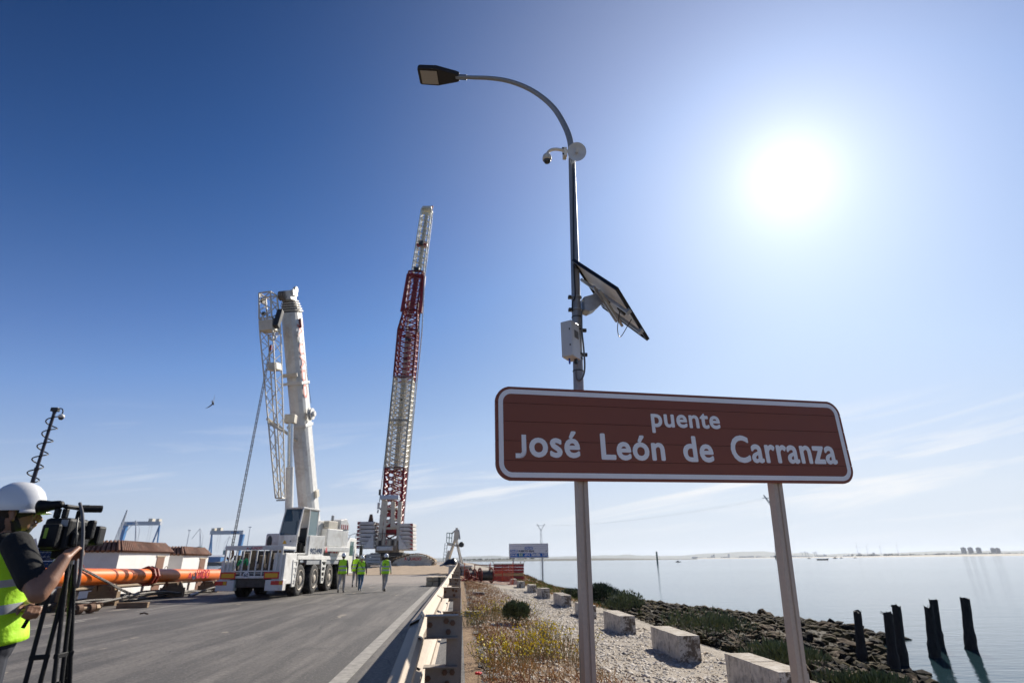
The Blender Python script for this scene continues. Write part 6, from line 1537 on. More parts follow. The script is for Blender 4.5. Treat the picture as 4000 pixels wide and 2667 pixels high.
class Body:
    """a body from tapered capsules and ellipsoids, fused into one skin by a voxel remesh; each face keeps the material of the nearest piece"""
    def __init__(s): s.p = []
    def cap(s, a, b, r0, r1, m): s.p.append((Vector(a), Vector(b), r0, r1, m)); return s
    def chain(s, pts, rs, m):
        for i in range(len(pts) - 1): s.cap(pts[i], pts[i + 1], rs[i], rs[i + 1], m if not isinstance(m, (list, tuple)) else m[i])
        return s
    def build(s, name, mats, parent, voxel=.012, sm=6, grow=0.0):
        b = MB()
        for a, c, r0, r1, m in s.p:
            r0 += grow; r1 += grow
            if (c - a).length > 1e-4: b.cyl(a, c, r0, r1, 14, True)
            b.ell(a, (r0, r0, r0), 14, 10); b.ell(c, (r1, r1, r1), 14, 10)
        me = b.mesh('tmp_body', []); o = bpy.data.objects.new(name, me); COL.objects.link(o)
        md = o.modifiers.new('r', 'REMESH'); md.mode = 'VOXEL'; md.voxel_size = voxel
        m2 = o.modifiers.new('s', 'SMOOTH'); m2.factor = .5; m2.iterations = sm
        bpy.context.view_layer.update()
        nm = bpy.data.meshes.new_from_object(o.evaluated_get(bpy.context.evaluated_depsgraph_get())); o.modifiers.clear(); o.data = nm; nm.name = name; bpy.data.meshes.remove(me)
        nm.materials.clear()
        for m in mats: nm.materials.append(m)
        n = len(nm.polygons); C = np.empty(n * 3, np.float32); nm.polygons.foreach_get('center', C); C = C.reshape(-1, 3)
        best = np.full(n, 1e9); idx = np.zeros(n, np.int32)
        for a, c, r0, r1, m in s.p:
            A, D = np.array(a), np.array(c - a); L2 = max(D @ D, 1e-9); t = np.clip(((C - A) @ D) / L2, 0, 1)
            d = np.linalg.norm(C - A - t[:, None] * D, axis=1) - (r0 + (r1 - r0) * t)
            w_ = d < best; best[w_] = d[w_]; idx[w_] = m
        nm.polygons.foreach_set('material_index', idx); nm.shade_smooth(); nm.update(); o.parent = parent
        return o
def helmet(parent, c, up, fwd, r=.125, name='helmet'):
    up = Vector(up).normalized(); fwd = (Vector(fwd) - up * Vector(fwd).dot(up)).normalized(); rt = fwd.cross(up)
    m_ = Matrix((rt, fwd, up)).transposed().to_4x4(); m_.translation = Vector(c)
    b = MB(); n = 28; prof = [(1.04, -.42), (1.06, -.30), (1.05, -.05), (1.0, .25), (.88, .55), (.68, .80), (.42, .97), (.15, 1.03), (.004, 1.04)]
    for q, z in prof:
        for k in range(n):
            a = 2 * pi * k / n; rg = 1 + .018 * (abs(cos(a)) < .25) * (q > .3); b.v.append((q * r * .92 * cos(a) * rg, q * r * 1.12 * sin(a), z * r * 1.02))
    for i in range(len(prof) - 1): b.f += [(i * n + k, i * n + (k + 1) % n, (i + 1) * n + (k + 1) % n, (i + 1) * n + k) for k in range(n)]
    b.f.append(tuple(range((len(prof) - 1) * n, len(prof) * n))); b.m = [0] * len(b.f)
    h = b.build(name, HELM, parent, smooth=True); h.data.transform(m_)
    b = MB(); out = []; inn = []
    for k in range(17):
        a = lerp(R(8), R(172), k / 16); e = .28 * sin((a)) ** 1.4
        inn.append((r * .95 * cos(a), r * 1.14 * sin(a), -.36 * r)); out.append((r * (1.03 + e * .2) * cos(a), r * (1.18 + e) * sin(a), -.52 * r))
    b.v = inn + out + [(x, y, z - .006) for x, y, z in inn + out]; n2 = 17
    for k in range(16): b.f += [(k, k + 1, n2 + k + 1, n2 + k), (2 * n2 + k, 3 * n2 + k, 3 * n2 + k + 1, 2 * n2 + k + 1), (n2 + k, n2 + k + 1, 3 * n2 + k + 1, 3 * n2 + k)]
    b.m = [0] * len(b.f); v = b.build('peak', HELM, h, smooth=True); v.data.transform(m_); return h
def vest(parent, rings, neck, bands, name='hi_vis_vest', n=36, extra=None):
    """loft of elliptical rings (centre, right axis, front axis); bands = list of (v0, v1) of reflective tape along the loft"""
    b = MB(); N = len(rings); sub = 6; R_ = []
    for i in range(N - 1):
        for k in range(sub): R_.append([Vector(rings[i][j]).lerp(Vector(rings[i + 1][j]), k / sub) for j in range(3)])
    R_.append([Vector(v) for v in rings[-1]]); T = len(R_) - 1
    for i, (c, x, y) in enumerate(R_):
        for k in range(n):
            a = 2 * pi * k / n; w_ = 1 + .025 * nz(cos(a) * 2 + i * .25, sin(a) * 2, 1.3, i * .2); b.v.append(c + x * cos(a) * w_ + y * sin(a) * w_)
    for i in range(T):
        v = (i + .5) / T; b.cur = 1 if any(a <= v <= c for a, c in bands) else 0
        for k in range(n): b.f.append((i * n + k, i * n + (k + 1) % n, (i + 1) * n + (k + 1) % n, (i + 1) * n + k)); b.m.append(b.cur)
    o = b.build(name, [HIVIS, SILVER], parent, smooth=True); md = o.modifiers.new('thick', 'SOLIDIFY'); md.thickness = .006; return o
def walker(loc, rz, lab, s, legs, shoe, sleeve, hair, phase=1, arms=None, tag_mark=None, long_hair=False):
    t = thing('person', lab, 'person', loc, rz, 'people walking away in hi vis vests')
    B = Body(); f = phase
    for sd in (-1, 1):
        fw = sd * f > 0
        hip = (sd * .085, 0, .93); knee = (sd * .095, .16, .50) if fw else (sd * .09, -.03, .48); ank = (sd * .095, .15, .09) if fw else (sd * .09, -.30, .17); toe = (sd * .105, .32, .035) if fw else (sd * .095, -.20, .045)
        B.chain([hip, knee, ank], [.098, .066, .045], 0); B.cap(ank, toe, .042, .036, 1)
        sh = (sd * .175, 0, 1.42); a = arms[0 if sd < 0 else 1] if arms else (((sd * .245, -.10, 1.14), (sd * .25, -.02, .90)) if fw else ((sd * .245, .05, 1.14), (sd * .235, .20, .92)))
        B.chain([sh, a[0], a[1]], [.058, .046, .034], [2, 2]); d = (Vector(a[1]) - Vector(a[0])).normalized(); h0 = Vector(a[1]) + d * .05; B.cap(h0 - d * .02, h0 + d * .045, .035, .030, 3)
        for k in range(4): B.cap(h0 + Vector((0, -.024 + .016 * k, 0)) + d * .03, h0 + Vector((0, -.026 + .017 * k, 0)) + d * (.10 - .008 * abs(k - 1.5)), .009, .008, 3)
        B.cap(h0 + Vector((0, .03, 0)), h0 + Vector((0, .05, 0)) + d * .05, .010, .009, 3)
    B.chain([(0, 0, .95), (0, 0, 1.15), (0, .0, 1.35)], [.135, .125, .13], 2); B.cap((-.13, 0, 1.40), (.13, 0, 1.40), .07, .07, 2); B.cap((-.07, 0, .95), (.07, 0, .95), .115, .115, 0)
    B.cap((0, 0, 1.42), (0, .015, 1.55), .055, .05, 3); B.cap((0, .01, 1.66), (0, .01, 1.62), .088, .082, 4); B.cap((0, .035, 1.60), (0, .04, 1.56), .07, .055, 3); B.cap((0, .115, 1.62), (0, .125, 1.605), .014, .012, 3)
    for sd in (-1, 1): B.cap((sd * .085, .01, 1.63), (sd * .088, .0, 1.60), .018, .014, 3)
    if long_hair: B.chain([(0, -.06, 1.60), (.01, -.09, 1.47), (.02, -.09, 1.36)], [.07, .055, .03], 4)
    o = B.build('body', [legs, shoe, sleeve, SKIN, hair], t, voxel=.016, sm=4); s *= .95; o.data.transform(Matrix.Scale(s, 4))
    X_, Y_ = Vector((1, 0, 0)), Vector((0, 1, 0))
    v = vest(t, [((0, 0, .84), X_ * .215, Y_ * .165), ((0, 0, 1.05), X_ * .195, Y_ * .155), ((0, 0, 1.25), X_ * .20, Y_ * .155), ((0, 0, 1.38), X_ * .205, Y_ * .135), ((0, 0, 1.475), X_ * .16, Y_ * .095), ((0, 0, 1.50), X_ * .085, Y_ * .075)], None, [(.12, .19), (.30, .37)]); v.data.transform(Matrix.Scale(s, 4))
    if tag_mark:
        b = MB()
        for k in range(4): b.b2((-.07 + .01 * k, -.156, 1.30 - k * .035), (.07 - .01 * k, -.152, 1.318 - k * .035))
        m_ = b.build('back_print', BLUELET, v); m_.data.transform(Matrix.Scale(s, 4))
    h = helmet(t, (0, .005, 1.69), (0, -.05, 1), (0, 1, 0), .118); h.data.transform(Matrix.Scale(s, 4)); h.children[0].data.transform(Matrix.Scale(s, 4))
    return t
def walk_at(px, py, *a, **k):
    p = G(px, py + (hor(px) - yh(px)) * .5, 0.006); return walker((p.x, p.y, .006), *a, **k)
def hor(x): return HOR + ROLL * (x - 2000)
def yh(x): return 2214 - 3.07e-5 * (x - 2000) ** 2 + .0248 * (x - 2000)
walk_at(1330, 2309, R(4), 'person in white helmet, yellow vest, dark sleeves and grey trousers, walking nearest the crane truck', 1.06, GREYT, SHOE, NAVY, HAIR, 1)
walk_at(1405, 2306, R(-3), 'person in white helmet and yellow vest with fair hair, blue jeans and white shoes', 1.0, JEANS, WSHOE, NAVY, BLOND, -1, long_hair=True)
walk_at(1384, 2290, R(5), 'person in helmet and yellow vest mostly hidden behind the one in blue jeans', 1.09, GREYT, SHOE, NAVY, HAIR, 1)
w3 = walk_at(1500, 2311, R(-8), 'person in white helmet, yellow vest with back print and pale trousers, walking alone', 1.03, GREYT, SHOE, WSHIRT, HAIR, -1, tag_mark=True)
b = MB(); b.tube(spline([(-.13, -.155, 1.38), (0, -.17, 1.22), (.14, -.165, 1.03)], 5), .014, 6); bag = [o for o in bpy.data.objects if o.get('label', '').startswith('person in white helmet and yellow vest with fair')][0]; b.build('bag_strap', BLACK, bag, smooth=True)

# ---- cameraman in the left foreground
CAMO = W(-60, 2667, 3.75); CAMO.z = .006
cmn = thing('person', 'cameraman in white helmet, black shirt and yellow reflective vest operating a video camera', 'person', CAMO)
def mp(px, py, d): return W(px, py, d) - CAMO
fd = (kx * .80 + ky * .60).normalized(); rd_ = Vector((fd.y, -fd.x, 0))       # facing, and his right hand side
uz = Vector((0, 0, 1))
HC = mp(62, 1998, 3.70)                     # skull centre
NB = mp(28, 2092, 3.72); PV = mp(-45, 2520, 3.78)
RS, RE, RW = mp(66, 2128, 3.46), mp(150, 2318, 3.34), mp(250, 2182, 3.44)
LS, LE, LW = mp(40, 2120, 3.86), mp(52, 2330, 3.95), mp(118, 2375, 3.72)
B = Body()
# materials: 0 trousers 1 shoe 2 shirt 3 skin 4 hair/beard
pel = PV
for sd, dx in ((1, .10), (-1, -.10)):
    hp = pel + rd_ * dx - uz * .02; kn = Vector((hp.x, hp.y, .50)) + fd * .05 + rd_ * dx * .3; an = Vector((hp.x, hp.y, .09)) + rd_ * dx * .4 - fd * .02
    B.chain([hp, kn, an], [.105, .072, .05], 0); B.cap(an, Vector((an.x, an.y, .045)) + fd * .17, .045, .038, 1)
B.cap(pel - rd_ * .08, pel + rd_ * .08, .13, .13, 0)
ch = NB.lerp(PV, .32); wa = NB.lerp(PV, .72)
B.chain([pel + uz * .03, wa, ch], [.135, .135, .14], 2); B.cap(ch - rd_ * .07, ch + rd_ * .07, .13, .13, 2); B.cap(wa - rd_ * .06, wa + rd_ * .06, .125, .125, 2)
B.cap(NB - rd_ * .13 - uz * .06, NB + rd_ * .13 - uz * .06, .075, .075, 2)
sl_e = RS.lerp(RE, .72)
B.chain([RS, sl_e], [.078, .070], 2); B.chain([sl_e, RE], [.056, .050], 3); B.chain([RE, RE.lerp(RW, .35), RW], [.050, .053, .034], 3)
B.chain([LS, LS.lerp(LE, .7)], [.075, .066], 2); B.chain([LS.lerp(LE, .7), LE, LW], [.052, .047, .033], 3)
B.cap(NB - uz * .03, HC - uz * .05 - fd * .01, .062, .058, 3)
B.cap(HC + uz * .03 - fd * .02, HC + uz * .02 + fd * .03, .088, .085, 4)
B.cap(HC - uz * .06 - fd * .055, HC - uz * .09 - fd * .045, .055, .05, 4)
B.cap(HC - uz * .02 + fd * .045, HC - uz * .08 + fd * .05, .066, .052, 3)
B.cap(HC - uz * .115 + fd * .06, HC - uz * .095 + fd * .075, .038, .034, 4); B.cap(HC - uz * .10 + rd_ * .035 + fd * .03, HC - uz * .06 + rd_ * .058 + fd * .01, .026, .018, 4)
B.cap(HC - uz * .015 + fd * .115, HC - uz * .045 + fd * .132, .012, .016, 3); B.cap(HC - uz * .075 + fd * .112, HC - uz * .08 + fd * .108, .014, .014, 3)
for sd in (-1, 1): B.cap(HC + rd_ * sd * .082 - uz * .005 - fd * .01, HC + rd_ * sd * .088 - uz * .05 - fd * .002, .019, .014, 3)
def hand(W_, dirv, palmn, side, curl):
    """wrist, direction to the knuckles, palm normal, thumb side, curl angles"""
    d = Vector(dirv).normalized(); n_ = Vector(palmn); n_ = (n_ - d * n_.dot(d)).normalized(); s_h = d.cross(n_) * side
    k0 = W_ + d * .095
    for q in (-.030, -.010, .010, .030): B.cap(W_ + s_h * q * .6 + d * .01, k0 + s_h * q, .017, .014, 3)
    for q, L_ in zip((-.032, -.011, .011, .031), (.062, .074, .078, .070)):
        p0 = k0 + s_h * q; dd_ = d.copy(); rr_ = [.0105, .0095, .0088, .0078]; pts = [p0]; ang = 0
        for j, fr in enumerate((.45, .32, .23)):
            ang += R(curl[j]); v = d * cos(ang) + n_ * sin(ang); pts.append(pts[-1] + v * L_ * fr * 1.25)
        B.chain(pts, rr_, 3)
    th0 = W_ + d * .03 + s_h * .030; th1 = th0 + (s_h * .8 + d * .6 + n_ * .35).normalized() * .04; th2 = th1 + (d * .9 + n_ * .5 + s_h * .1).normalized() * .034; th3 = th2 + (d * .8 + n_ * .7).normalized() * .026
    B.chain([th0, th1, th2, th3], [.017, .014, .0115, .010], 3)
hand(RW, mp(300, 2128, 3.56) - RW, -uz * .3 + ky * .9, 1, (40, 55, 45))
hand(LW, mp(150, 2366, 3.60) - LW, -uz * .8 + rd_ * .3 - ky * .2, -1, (60, 70, 50))
body = B.build('body', [DARKT, SHOE, TSHIRT, SKIN2, HAIR], cmn, voxel=.0065, sm=5)
r_up = (NB - PV).normalized(); r_rt = (rd_ - r_up * rd_.dot(r_up)).normalized(); r_fw = r_up.cross(r_rt); r_fw = r_fw if r_fw.dot(fd) > 0 else -r_fw
TL = (NB - PV).length
def vr(t, a, c, off=0.0): return (PV + r_up * TL * t + r_fw * off, r_rt * a, r_fw * c)
vest(cmn, [vr(.02, .215, .185), vr(.25, .205, .17), vr(.50, .205, .170), vr(.70, .222, .168), vr(.84, .215, .158), vr(.95, .175, .128), vr(1.02, .105, .092)], None, [(.185, .245), (.36, .425)], n=56)
helmet(cmn, HC + uz * .055, uz + fd * -.04, fd, .122)
b = MB(); b.tube([HC + rd_ * .088 - fd * .01 - uz * .005, HC + rd_ * .075 + fd * .085 - uz * .004], .004, 6)
b.tube([HC + rd_ * (.062 + .022 * cos(a)) + fd * .098 + uz * (-.012 + .018 * sin(a)) for a in [2 * pi * i / 14 for i in range(14)]], .004, 5, True); b.build('sunglasses', BLACK, cmn)

# ---- video camera on its tripod
VC = W(250, 2085, 3.72)
vcam = thing('video_camera', 'black professional video camera with eyepiece and side screen on a tripod', 'video camera', VC)
vf = (kx * -.12 + ky * .99).normalized(); vr_ = Vector((vf.y, -vf.x, 0)); VM = Matrix((vr_, vf, uz)).transposed().to_4x4()     # x = its right (towards us), y = lens direction
CAMB = M('camera_black', (.010, .010, .011), .55, var=.3, bump=.15, bscale=90, spec=.25)
def vb(name, a, c, mat=None, bev=.008, par=None):
    b = MB(); b.b2(a, c); o = b.build(name, mat or CAMB, par or vcam, bevel=bev); o.data.transform(VM); return o
bdy = vb('body', (-.078, -.09, -.10), (.072, .13, .092), bev=.02)
vb('battery', (-.055, -.14, -.085), (.045, -.092, .055), bev=.014); vb('battery_label', (-.03, -.143, -.03), (-.012, -.1405, .03), M('lime_label', (.35, .5, .05), .6), 0)
vb('lens_barrel', (-.05, .132, -.05), (.05, .24, .05), bev=.03); vb('lens_hood', (-.075, .242, -.062), (.075, .33, .062), bev=.015)
vb('side_screen', (.105, .02, -.03), (.150, .06, .085), bev=.012); vb('screen_hinge', (.073, .03, .02), (.104, .05, .05), bev=.004); vb('grip', (.073, -.06, -.075), (.105, .10, .012), bev=.018); vb('control_strip', (.02, -.093, .04), (.06, -.0905, .08), GREYP, .002)
vb('handle', (-.015, -.07, .150), (.02, .12, .175), bev=.01); vb('handle_post', (-.012, -.06, .093), (.018, -.03, .149), bev=.006); vb('handle_post', (-.012, .085, .093), (.018, .115, .149), bev=.006)
b = MB(); b.cyl((.05, .03, .155), (.125, .11, .160), .023, n=14); o = b.build('microphone', CAMB, vcam, auto=40); o.data.transform(VM); vb('mic_holder', (.03, .04, .145), (.085, .08, .180), bev=.006)
b = MB(); b.lathe([(.018, .07), (.026, .05), (.030, .0), (.040, -.035), (.045, -.062), (.03, -.066)], (0, 0, 0), 20, Matrix.Rotation(R(82), 3, 'Y')); o = b.build('eyepiece', CAMB, vcam, smooth=True); o.data.transform(VM @ Matrix.Translation((-.085, -.06, .165)))
vb('eyepiece_arm', (-.05, -.075, .093), (-.022, -.04, .15), bev=.006)
st = MB(); st.tube(spline([mp(312, 1965, 3.60) + CAMO - VC, mp(322, 2010, 3.56) + CAMO - VC, mp(324, 2090, 3.55) + CAMO - VC, mp(318, 2180, 3.55) + CAMO - VC, mp(310, 2255, 3.56) + CAMO - VC, mp(302, 2290, 3.58) + CAMO - VC, mp(295, 2270, 3.6) + CAMO - VC, mp(300, 2170, 3.62) + CAMO - VC], 6), .010, 6); st.build('strap', M('grey_webbing', (.10, .10, .11), .7), vcam, smooth=True)
st = MB(); st.tube(spline([mp(305, 2020, 3.6) + CAMO - VC, mp(300, 2060, 3.57) + CAMO - VC, mp(297, 2120, 3.57) + CAMO - VC, mp(290, 2170, 3.6) + CAMO - VC], 6), .005, 5); st.build('cable', BLACK, vcam, smooth=True)
AP = W(252, 2180, 3.72); tz = AP.z
tri = thing('tripod', 'black twin tube camera tripod standing on the road', 'tripod', (AP.x, AP.y, .006))
b = MB(); b.cyl((0, 0, tz - .06), (0, 0, tz - .01), .05, n=16); b.build('bowl', CAMB, tri, bevel=.006)
b = MB(); b.b2((-.06, -.05, tz - .009), (.06, .05, tz + .055)); o = b.build('pan_head', CAMB, tri, bevel=.012)
b = MB(); hnd = W(140, 2366, 3.68) - Vector((AP.x, AP.y, .006)); b.tube([(0, 0, tz), Vector((0, 0, tz)).lerp(hnd, .75), hnd + (hnd - Vector((0, 0, tz))).normalized() * .12], .011, 8); b.build('pan_handle', CAMB, tri, smooth=True)
for fa in ((.08, -.10), (.24, .02), (.20, .24)):
    foot = kx * fa[0] + ky * fa[1]; top = foot.normalized() * .05 + uz * (tz - .04); sd_ = foot.normalized().cross(uz) * .034; ft = foot + uz * .02
    mid = top.lerp(ft, .52)
    lg = MB(); lg.cyl(top + sd_, mid + sd_, .0125, n=10); lg.cyl(top - sd_, mid - sd_, .0125, n=10); leg = lg.build('leg', CAMB, tri)
    b = MB(); b.cyl(mid.lerp(top, .12), ft.lerp(mid, .1), .013, n=10); b.build('lower_tube', CAMB, leg); b = MB(); b.bar(mid - sd_ * 1.5, mid + sd_ * 1.5, .036); b.build('leg_clamp', CAMB, leg, bevel=.006)
    b = MB(); m3 = top.lerp(ft, .36); b.bar(m3 - sd_ * 1.4, m3 + sd_ * 1.4, .026); b.build('leg_clamp', CAMB, leg, bevel=.004); b = MB(); m2 = top.lerp(ft, .52); b.bar(m2, uz * (m2.z - .05), .014); b.build('spreader_arm', CAMB, leg)
    b = MB(); b.cyl(ft, ft - uz * .02, .03, n=12); b.build('rubber_foot', CAMB, leg)

# ================================================================== FAR THINGS
def FW_(px, py, d, k=1.0): return W(px, py + (hor(px) - yh(px)) * k, d)
def far_mat(n, c): return M(n, c, .8, var=.1, scale=.02)
BLUEG, GREYG, TEALG = far_mat('gantry_blue', (.05, .22, .5)), far_mat('gantry_grey', (.52, .55, .6)), far_mat('crane_teal', (.10, .28, .30))
def part(name, mat, par, fn):
    b = MB(); fn(b); return b.build(name, mat, par)
def gantry(x0, x1, yb, d, lab, flip=1):
    a, c = FW_(x0, yb, d, .45), FW_(x1, yb, d, .45); o = (a + c) / 2; o.z = WZ; t = thing('gantry_crane', lab, 'gantry crane', o, -YAW); hw_ = (c - a).length / 2; H = a.z - WZ
    part('girder', GREYG, t, lambda b: b.b2((-hw_ - 3, -5, H - 9), (hw_ + 3, 5, H)))
    l, r = -hw_ * flip, hw_ * flip
    part('rigid_leg', BLUEG, t, lambda b: b.add([(l - 5, -4, H - 9.1), (l + 5, -4, H - 9.1), (l + 5, 4, H - 9.1), (l - 5, 4, H - 9.1), (l - 7, -4, 0), (l - 1, -4, 0), (l - 1, 4, 0), (l - 7, 4, 0)], [(0, 1, 2, 3), (4, 5, 6, 7), (0, 1, 5, 4), (1, 2, 6, 5), (2, 3, 7, 6), (3, 0, 4, 7)]))
    for s in (-1, 1): part('hinged_leg', BLUEG, t, lambda b: b.bar((r, 0, H - 9), (r + (3 if s > 0 else -14) * flip, s * 8, 0), 2.6))
    part('trolley', CREAM, t, lambda b: b.b2((r * .5 - 6, -6, H + .1), (r * .5 + 4, 6, H + 7)))
    part('trolley', CREAM, t, lambda b: b.b2((r * .9 - 4, -6, H + .1), (r * .9 + 4, 6, H + 6)))
    for k in (-3, 3): part('hoist_rope', GREYG, t, lambda b: b.bar((r * .5 + k, 0, H - 9), (r * .5 + k, 0, H * .35), .5))
    part('girder_marking', BLUEG, t, lambda b: b.b2((l * .6 - 12, -5.2, H - 7), (l * .6 + 8, -5.05, H - 3)))
gantry(494, 628, 1994, 1500, 'nearer blue and grey shipyard gantry crane behind the longer hut')
gantry(830, 950, 2047, 1500, 'farther grey shipyard gantry crane just left of the hanging chain', -1)
def jib_crane(px, ytop, d, lab, dirn=1, s=1.0):
    o = FW_(px, yh(px), d); o.z = WZ; H = (FW_(px, ytop, d, .5).z - WZ); t = thing('harbour_crane', lab, 'harbour crane', o, -YAW)
    w_ = 4 * s
    for sx in (-1, 1):
        for sy in (-1, 1): part('portal_leg', TEALG, t, lambda b: b.bar((sx * w_, sy * w_, 0), (sx * w_ * .5, sy * w_ * .5, H * .35), 1.3 * s))
    part('machine_house', TEALG, t, lambda b: b.b2((-5 * s, -4 * s, H * .35), (6 * s, 4 * s, H * .5)))
    part('jib', GREYG, t, lambda b: (b.bar((2 * dirn, -1, H * .45), (-8 * s * dirn, 0, H), 1.1 * s), b.bar((4 * dirn, 1, H * .45), (-8 * s * dirn, 0, H), .9 * s)))
    part('fly_jib', GREYG, t, lambda b: b.bar((-8 * s * dirn, 0, H), (-26 * s * dirn, 0, H * .72), .9 * s)); part('tie_rod', GREYG, t, lambda b: (b.bar((6 * s * dirn, 0, H * .5), (5 * s * dirn, 0, H * .8), .8 * s), b.bar((5 * s * dirn, 0, H * .8), (-8 * s * dirn, 0, H), .6 * s)))
jib_crane(508, 1985, 1300, 'dark harbour jib crane in front of the nearer gantry', 1); jib_crane(768, 2032, 1350, 'teal harbour jib crane between the hut roofs and the chain', 1, .8); jib_crane(872, 2068, 1450, 'small harbour crane under the farther gantry', -1, .7)
def mast(px, ytop, d, lab, w0=3.0):
    o = FW_(px, yh(px), d); o.z = WZ; H = FW_(px, ytop, d, .5).z - WZ; t = thing('light_mast', lab, 'mast', o)
    part('shaft', GREYG, t, lambda b: b.cyl((0, 0, 0), (0, 0, H), w0 * .4, w0 * .2, 8)); part('head', GREYG, t, lambda b: b.b2((-3.5, -1, H - 1), (3.5, 1, H + .5)))
mast(443, 2013, 1400, 'thin light mast beside the lattice tower crane'); mast(716, 2036, 1400, 'light mast above the shorter hut'); mast(956, 2036, 1500, 'light mast at the right end of the farther gantry')
o = FW_(420, yh(420), 1300); o.z = WZ; H = FW_(447, 1938, 1300, .5).z; t = thing('lattice_tower_crane', 'leaning lattice boom rising behind the longer hut roof', 'crane', o)
b = MB(); lattice(b, (0, 0, 0), (15, 0, H), 9, 1.2, 9, 1.2, (1, 0, 0), (0, 1, 0), 14, .6, .4); b.build('boom', GREYG, t); part('base', GREYG, t, lambda b: b.b2((-9, -6, 0), (9, 6, 14)))
# quay with halls and a breakwater
def quay_hall(px0, px1, ytop, d, mat, lab):
    a, c = FW_(px0, yh(px0), d), FW_(px1, yh(px1), d); h = FW_(px0, ytop, d).z - WZ; L = (c - a).length; t = thing('quay_shed', lab, 'shed', ((a + c).x / 2, (a + c).y / 2, WZ), -YAW)
    part('wall', mat, t, lambda b: b.b2((-L / 2, -10, 0), (L / 2, 20, h * .8))); part('roof', GREYG, t, lambda b: b.prism([(-10, h * .8 + .01), (20, h * .8 + .01), (5, h)], -L / 2 - 1, L / 2 + 1, 'x'))
quay_hall(792, 868, 2106, 1250, BLUEG, 'long blue shed on the far quay'); quay_hall(700, 790, 2112, 1400, GREYG, 'grey shed on the far quay left of the blue one'); quay_hall(560, 690, 2098, 1400, CREAM, 'pale shed on the far quay behind the huts'); quay_hall(930, 1010, 2120, 1250, CREAM, 'pale shed on the far quay behind the truck rear'); quay_hall(300, 480, 2075, 1400, GREYG, 'wide grey shed on the far quay behind the video camera')
b = MB()
for i in range(61):
    a = lerp(R(-52), R(-16), i / 60)
    for r, z in ((1080, WZ - 2), (1085, 3 + 1.5 * nz(i, 0, .7)), (1100, 3.5 + 1.5 * nz(i, 3, .7)), (1650, 2.5)): b.v.append((sin(a) * r, cos(a) * r, z))
b.f = [(i * 4 + k, i * 4 + k + 1, (i + 1) * 4 + k + 1, (i + 1) * 4 + k) for i in range(60) for k in range(3)]; b.m = [0] * len(b.f)
tag(b.build('far_quay', far_mat('quay_stone', (.07, .065, .06))), kind='structure')
# distant street lamps along the road behind the crane
for k, (px, py, d) in enumerate(((1392, 2068, 150), (1366, 2076, 185), (1343, 2080, 225), (1320, 2087, 270))):
    tip = FW_(px, py, d); o = Vector((tip.x, tip.y, gz(-5, 200))); H = tip.z - o.z
    t = thing('road_lamp', ['distant curved street lamp nearest of the row behind the crane', 'distant curved street lamp second of the row behind the crane', 'distant curved street lamp third of the row behind the crane', 'distant curved street lamp last of the row behind the crane'][k], 'street lamp', o, 0, 'distant street lamps')
    part('column', GALV, t, lambda b: b.tube(spline([(0, 0, 0), (0, 0, H * .8), (.4, 0, H * .95), (1.5, 0, H)], 5), .09, 6)); part('lantern', BLACK, t, lambda b: b.b2((1.5, -.15, H - .08), (2.2, .15, H + .08)))
# bird
bp_ = W(832, 1575, 22); t = thing('swift', 'small dark bird gliding in the blue sky left of the boom', 'bird', bp_)
bd = MB(); bd.ell((0, 0, 0), (.025, .075, .022), 8, 6)
for s in (-1, 1):
    prev = None; sec = [(0, 0, .05, 0), (.05, .02, .05, .02), (.11, .02, .038, .045), (.17, -.01, .022, .06), (.215, -.06, .004, .065)]
    for (x0, y0, w0, z0), (x1, y1, w1, z1) in zip(sec, sec[1:]):
        bd.add([(s * x0, y0 + w0 / 2, z0), (s * x0, y0 - w0 / 2, z0), (s * x1, y1 - w1 / 2, z1), (s * x1, y1 + w1 / 2, z1), (s * x0, y0, z0 + .006), (s * x1, y1, z1 + .003)], [(0, 1, 2, 3), (0, 4, 5, 3), (1, 4, 5, 2)])
bd.add([(-.012, -.06, 0), (.012, -.06, 0), (.03, -.14, 0), (0, -.10, .004), (-.03, -.14, 0)], [(0, 1, 2, 3, 4)])
o = bd.build('body', M('bird_dark', (.03, .028, .027), .8), t); o.data.transform(Matrix.Scale(1.6, 4) @ Matrix.Rotation(R(-75), 4, 'Y') @ Matrix.Rotation(R(20), 4, 'Z'))
